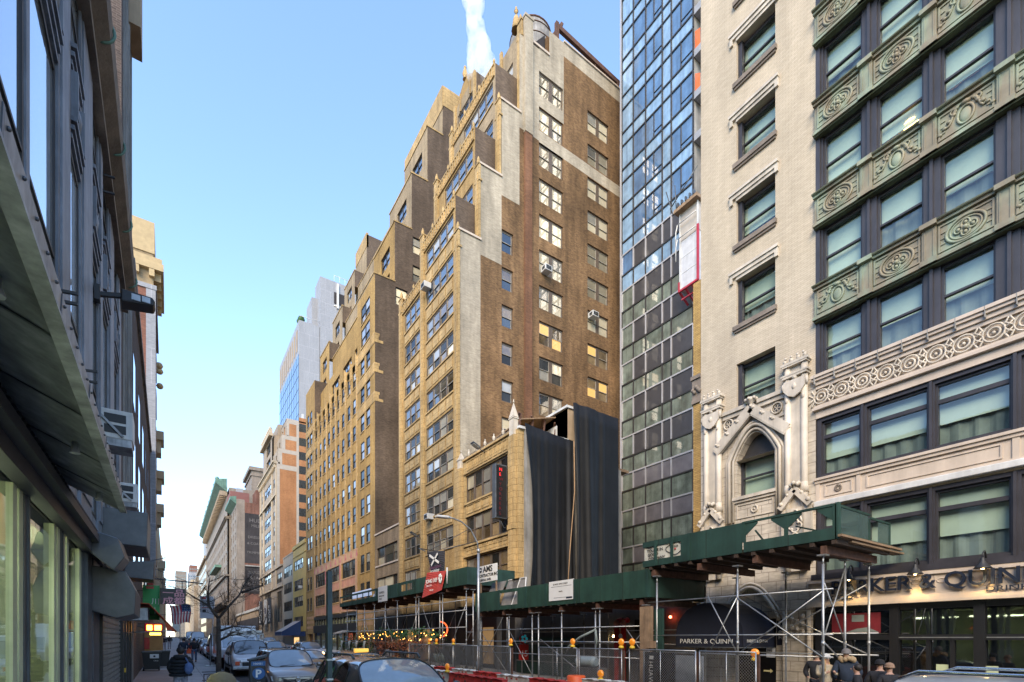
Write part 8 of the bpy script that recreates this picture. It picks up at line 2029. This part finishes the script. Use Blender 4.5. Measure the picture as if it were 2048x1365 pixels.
# ================================================================ TREES
def tree(name,label,x,y,z0,paths,r0,seed,twigs=5,tw=.6):
    rr=random.Random(seed); o=thing(name,label,'tree',(x,y,z0)); b=MB(); b.tube([V((x,y,z0-.1)),V((x+.02,y,z0+1.2)),V(paths[0][0])],[r0*1.15,r0*.95,r0*.8],9); b.build('trunk',M['bark'],o)
    c=MB()
    def twig(p,d,L_,r,dep):
        pts=[p]; 
        for i in range(4):
            d=(d+V((rr.gauss(0,.22),rr.gauss(0,.22),rr.gauss(.06,.16)))).normalized(); pts.append(pts[-1]+d*L_/4)
        c.tube(pts,r,5,0,False,r2=r*.35)
        if dep>0:
            for q in pts[1:]:
                for _ in range(2 if dep>1 else 1):
                    twig(q,(d+V((rr.gauss(0,.8),rr.gauss(0,.8),rr.gauss(.1,.5)))).normalized(),L_*.55,r*.5,dep-1)
    for P in paths:
        P=[V(p) for p in P]; c.tube(P,r0*.62,7,0,True,r2=r0*.16)
        for i in range(1,len(P)):
            for _ in range(twigs):
                t=rr.random(); p=P[i-1].lerp(P[i],t); d=(P[i]-P[i-1]).normalized()
                twig(p,(d*.6+V((rr.gauss(0,.7),rr.gauss(0,.5),rr.gauss(.1,.5)))).normalized(),tw*(.6+.7*rr.random()),r0*.13,2)
    c.build('crown',M['bark'],o); return o
F_=(2.2,31.1,3.3)
tree('street_tree','bare young street tree forking in two on the left kerb',2.2,31.1,.2,[[F_,(1.75,31.0,3.95),(1.2,30.9,4.3),(.55,30.8,4.75)],[(1.75,31.0,3.95),(1.72,31.2,4.6),(1.8,31.2,5.4)],[F_,(2.75,31.2,4.05),(3.2,31.3,4.6),(3.5,31.4,5.3),(3.75,31.4,5.6)],[(3.3,31.3,4.75),(3.9,31.2,5.0),(4.4,31.3,5.2)],[(2.15,31.1,2.6),(2.9,31.0,2.9),(3.8,31.0,2.8)],[(2.15,31.1,2.1),(2.7,31.0,2.4),(3.2,30.9,2.45)]],.125,4,4,.75)
tree('street_tree','thin bare tree on the right pavement before the cream tower banners',15.6,112,1.1,[[(15.6,112,4.5),(15.0,112,7),(14.3,111,9.5)],[(15.6,112,4.5),(16.4,112,7.2),(16.8,112,10.5)],[(15.6,112,4.5),(15.7,112.5,8),(15.5,112,12)]],.16,9,4,1.8)
tree('street_tree','bare tree far down the right pavement in front of the grey block',15.2,150,1.5,[[(15.2,150,5),(14.2,150,8),(13,150,11)],[(15.2,150,5),(16,150,9),(16.3,150,13)]],.2,12,4,2.2)
# ================================================================ STEAM from the roof
rs=random.Random(2); b=MB()
for k in range(34):
    t=k/33; zz=53.5+16*t; w_=.5+.75*t+.4*math.sin(t*7)**2
    cx=25.2-1.9*t+.35*math.sin(t*9); cy=42.0-.6*t
    for _ in range(2): b.ball((cx+rs.gauss(0,.30*w_),cy+rs.gauss(0,.30*w_),zz),w_*(.62+.35*rs.random()),12)
o=b.build('steam_plume',M['white']); tag(o,'white steam plume rising behind the buff setback tower','steam'); o.data.materials.clear()
rm=o.modifiers.new('rm','REMESH'); rm.mode='VOXEL'; rm.voxel_size=.3; rm.use_smooth_shade=True
m=bpy.data.materials.new('steam'); m.use_nodes=True; t=m.node_tree; t.nodes.clear(); out=N(t,'ShaderNodeOutputMaterial'); pv=N(t,'ShaderNodeVolumePrincipled'); pv.inputs['Color'].default_value=(1,1,1,1); pv.inputs['Anisotropy'].default_value=.2
nz=N(t,'ShaderNodeTexNoise'); nz.inputs['Scale'].default_value=1.1; nz.inputs['Detail'].default_value=5; g=N(t,'ShaderNodeNewGeometry'); t.links.new(g.outputs['Position'],nz.inputs['Vector'])
mp=N(t,'ShaderNodeMapRange'); mp.inputs[1].default_value=.38; mp.inputs[2].default_value=.72; mp.inputs[3].default_value=.0; mp.inputs[4].default_value=1.7; nz.inputs['Roughness'].default_value=.7; t.links.new(nz.outputs['Fac'],mp.inputs[0]); t.links.new(mp.outputs[0],pv.inputs['Density']); t.links.new(pv.outputs[0],out.inputs['Volume'])
o.data.materials.append(m)
# ================================================================ camera, sun, sky
cam=bpy.data.cameras.new('camera'); co=bpy.data.objects.new('camera',cam); C.objects.link(co)
cam.sensor_width=36; cam.lens=1015/2048*36; cam.shift_x=0; cam.shift_y=(1277-682.5)/2048
cam.clip_start=.05; cam.clip_end=5000
TH=math.atan((1024-337)/1015)
co.location=(0,0,2.25); co.rotation_euler=(PI/2,0,-TH)
bpy.context.scene.camera=co
EL=math.radians(34); AZ=math.atan2(-.68,-.73)      # direction towards the sun in the ground plane
sd_=V((math.cos(EL)*math.cos(AZ),math.cos(EL)*math.sin(AZ),math.sin(EL)))
sl=bpy.data.lights.new('sun','SUN'); sl.energy=1.35; sl.angle=math.radians(34); sl.color=(1,.80,.53)
so=bpy.data.objects.new('sun',sl); C.objects.link(so); so.rotation_euler=sd_.to_track_quat('Z','Y').to_euler()
w=bpy.data.worlds.new('World'); bpy.context.scene.world=w; w.use_nodes=True; t=w.node_tree
bg=t.nodes['Background']; sk=t.nodes.new('ShaderNodeTexSky'); sk.sky_type='NISHITA'; sk.sun_disc=False
sk.sun_elevation=EL; sk.sun_rotation=PI/2-AZ; sk.altitude=0; sk.air_density=.95; sk.dust_density=.15; sk.ozone_density=2.2
tc=t.nodes.new('ShaderNodeTexCoord'); sx=t.nodes.new('ShaderNodeSeparateXYZ'); t.links.new(tc.outputs['Generated'],sx.inputs[0])
mr=t.nodes.new('ShaderNodeMapRange'); mr.inputs[1].default_value=0; mr.inputs[2].default_value=.42; mr.inputs[3].default_value=.66; mr.inputs[4].default_value=1; t.links.new(sx.outputs[2],mr.inputs[0])
mm=t.nodes.new('ShaderNodeMix'); mm.data_type='RGBA'; mm.blend_type='MULTIPLY'; mm.inputs[0].default_value=1; t.links.new(sk.outputs[0],mm.inputs[6]); t.links.new(mr.outputs[0],mm.inputs[7])
t.links.new(mm.outputs[2],bg.inputs[0]); bg.inputs[1].default_value=.142
sc=bpy.context.scene; sc.view_settings.view_transform='Standard'; sc.view_settings.look='None'; sc.view_settings.exposure=2.02; sc.view_settings.gamma=1
sc.render.engine='CYCLES'; sc.cycles.max_bounces=8; sc.cycles.diffuse_bounces=3; sc.cycles.glossy_bounces=3; sc.cycles.transparent_max_bounces=12; sc.cycles.volume_bounces=6
sc.cycles.use_denoising=True; sc.cycles.sample_clamp_indirect=6
sc.cycles.caustics_reflective=False; sc.cycles.caustics_refractive=False
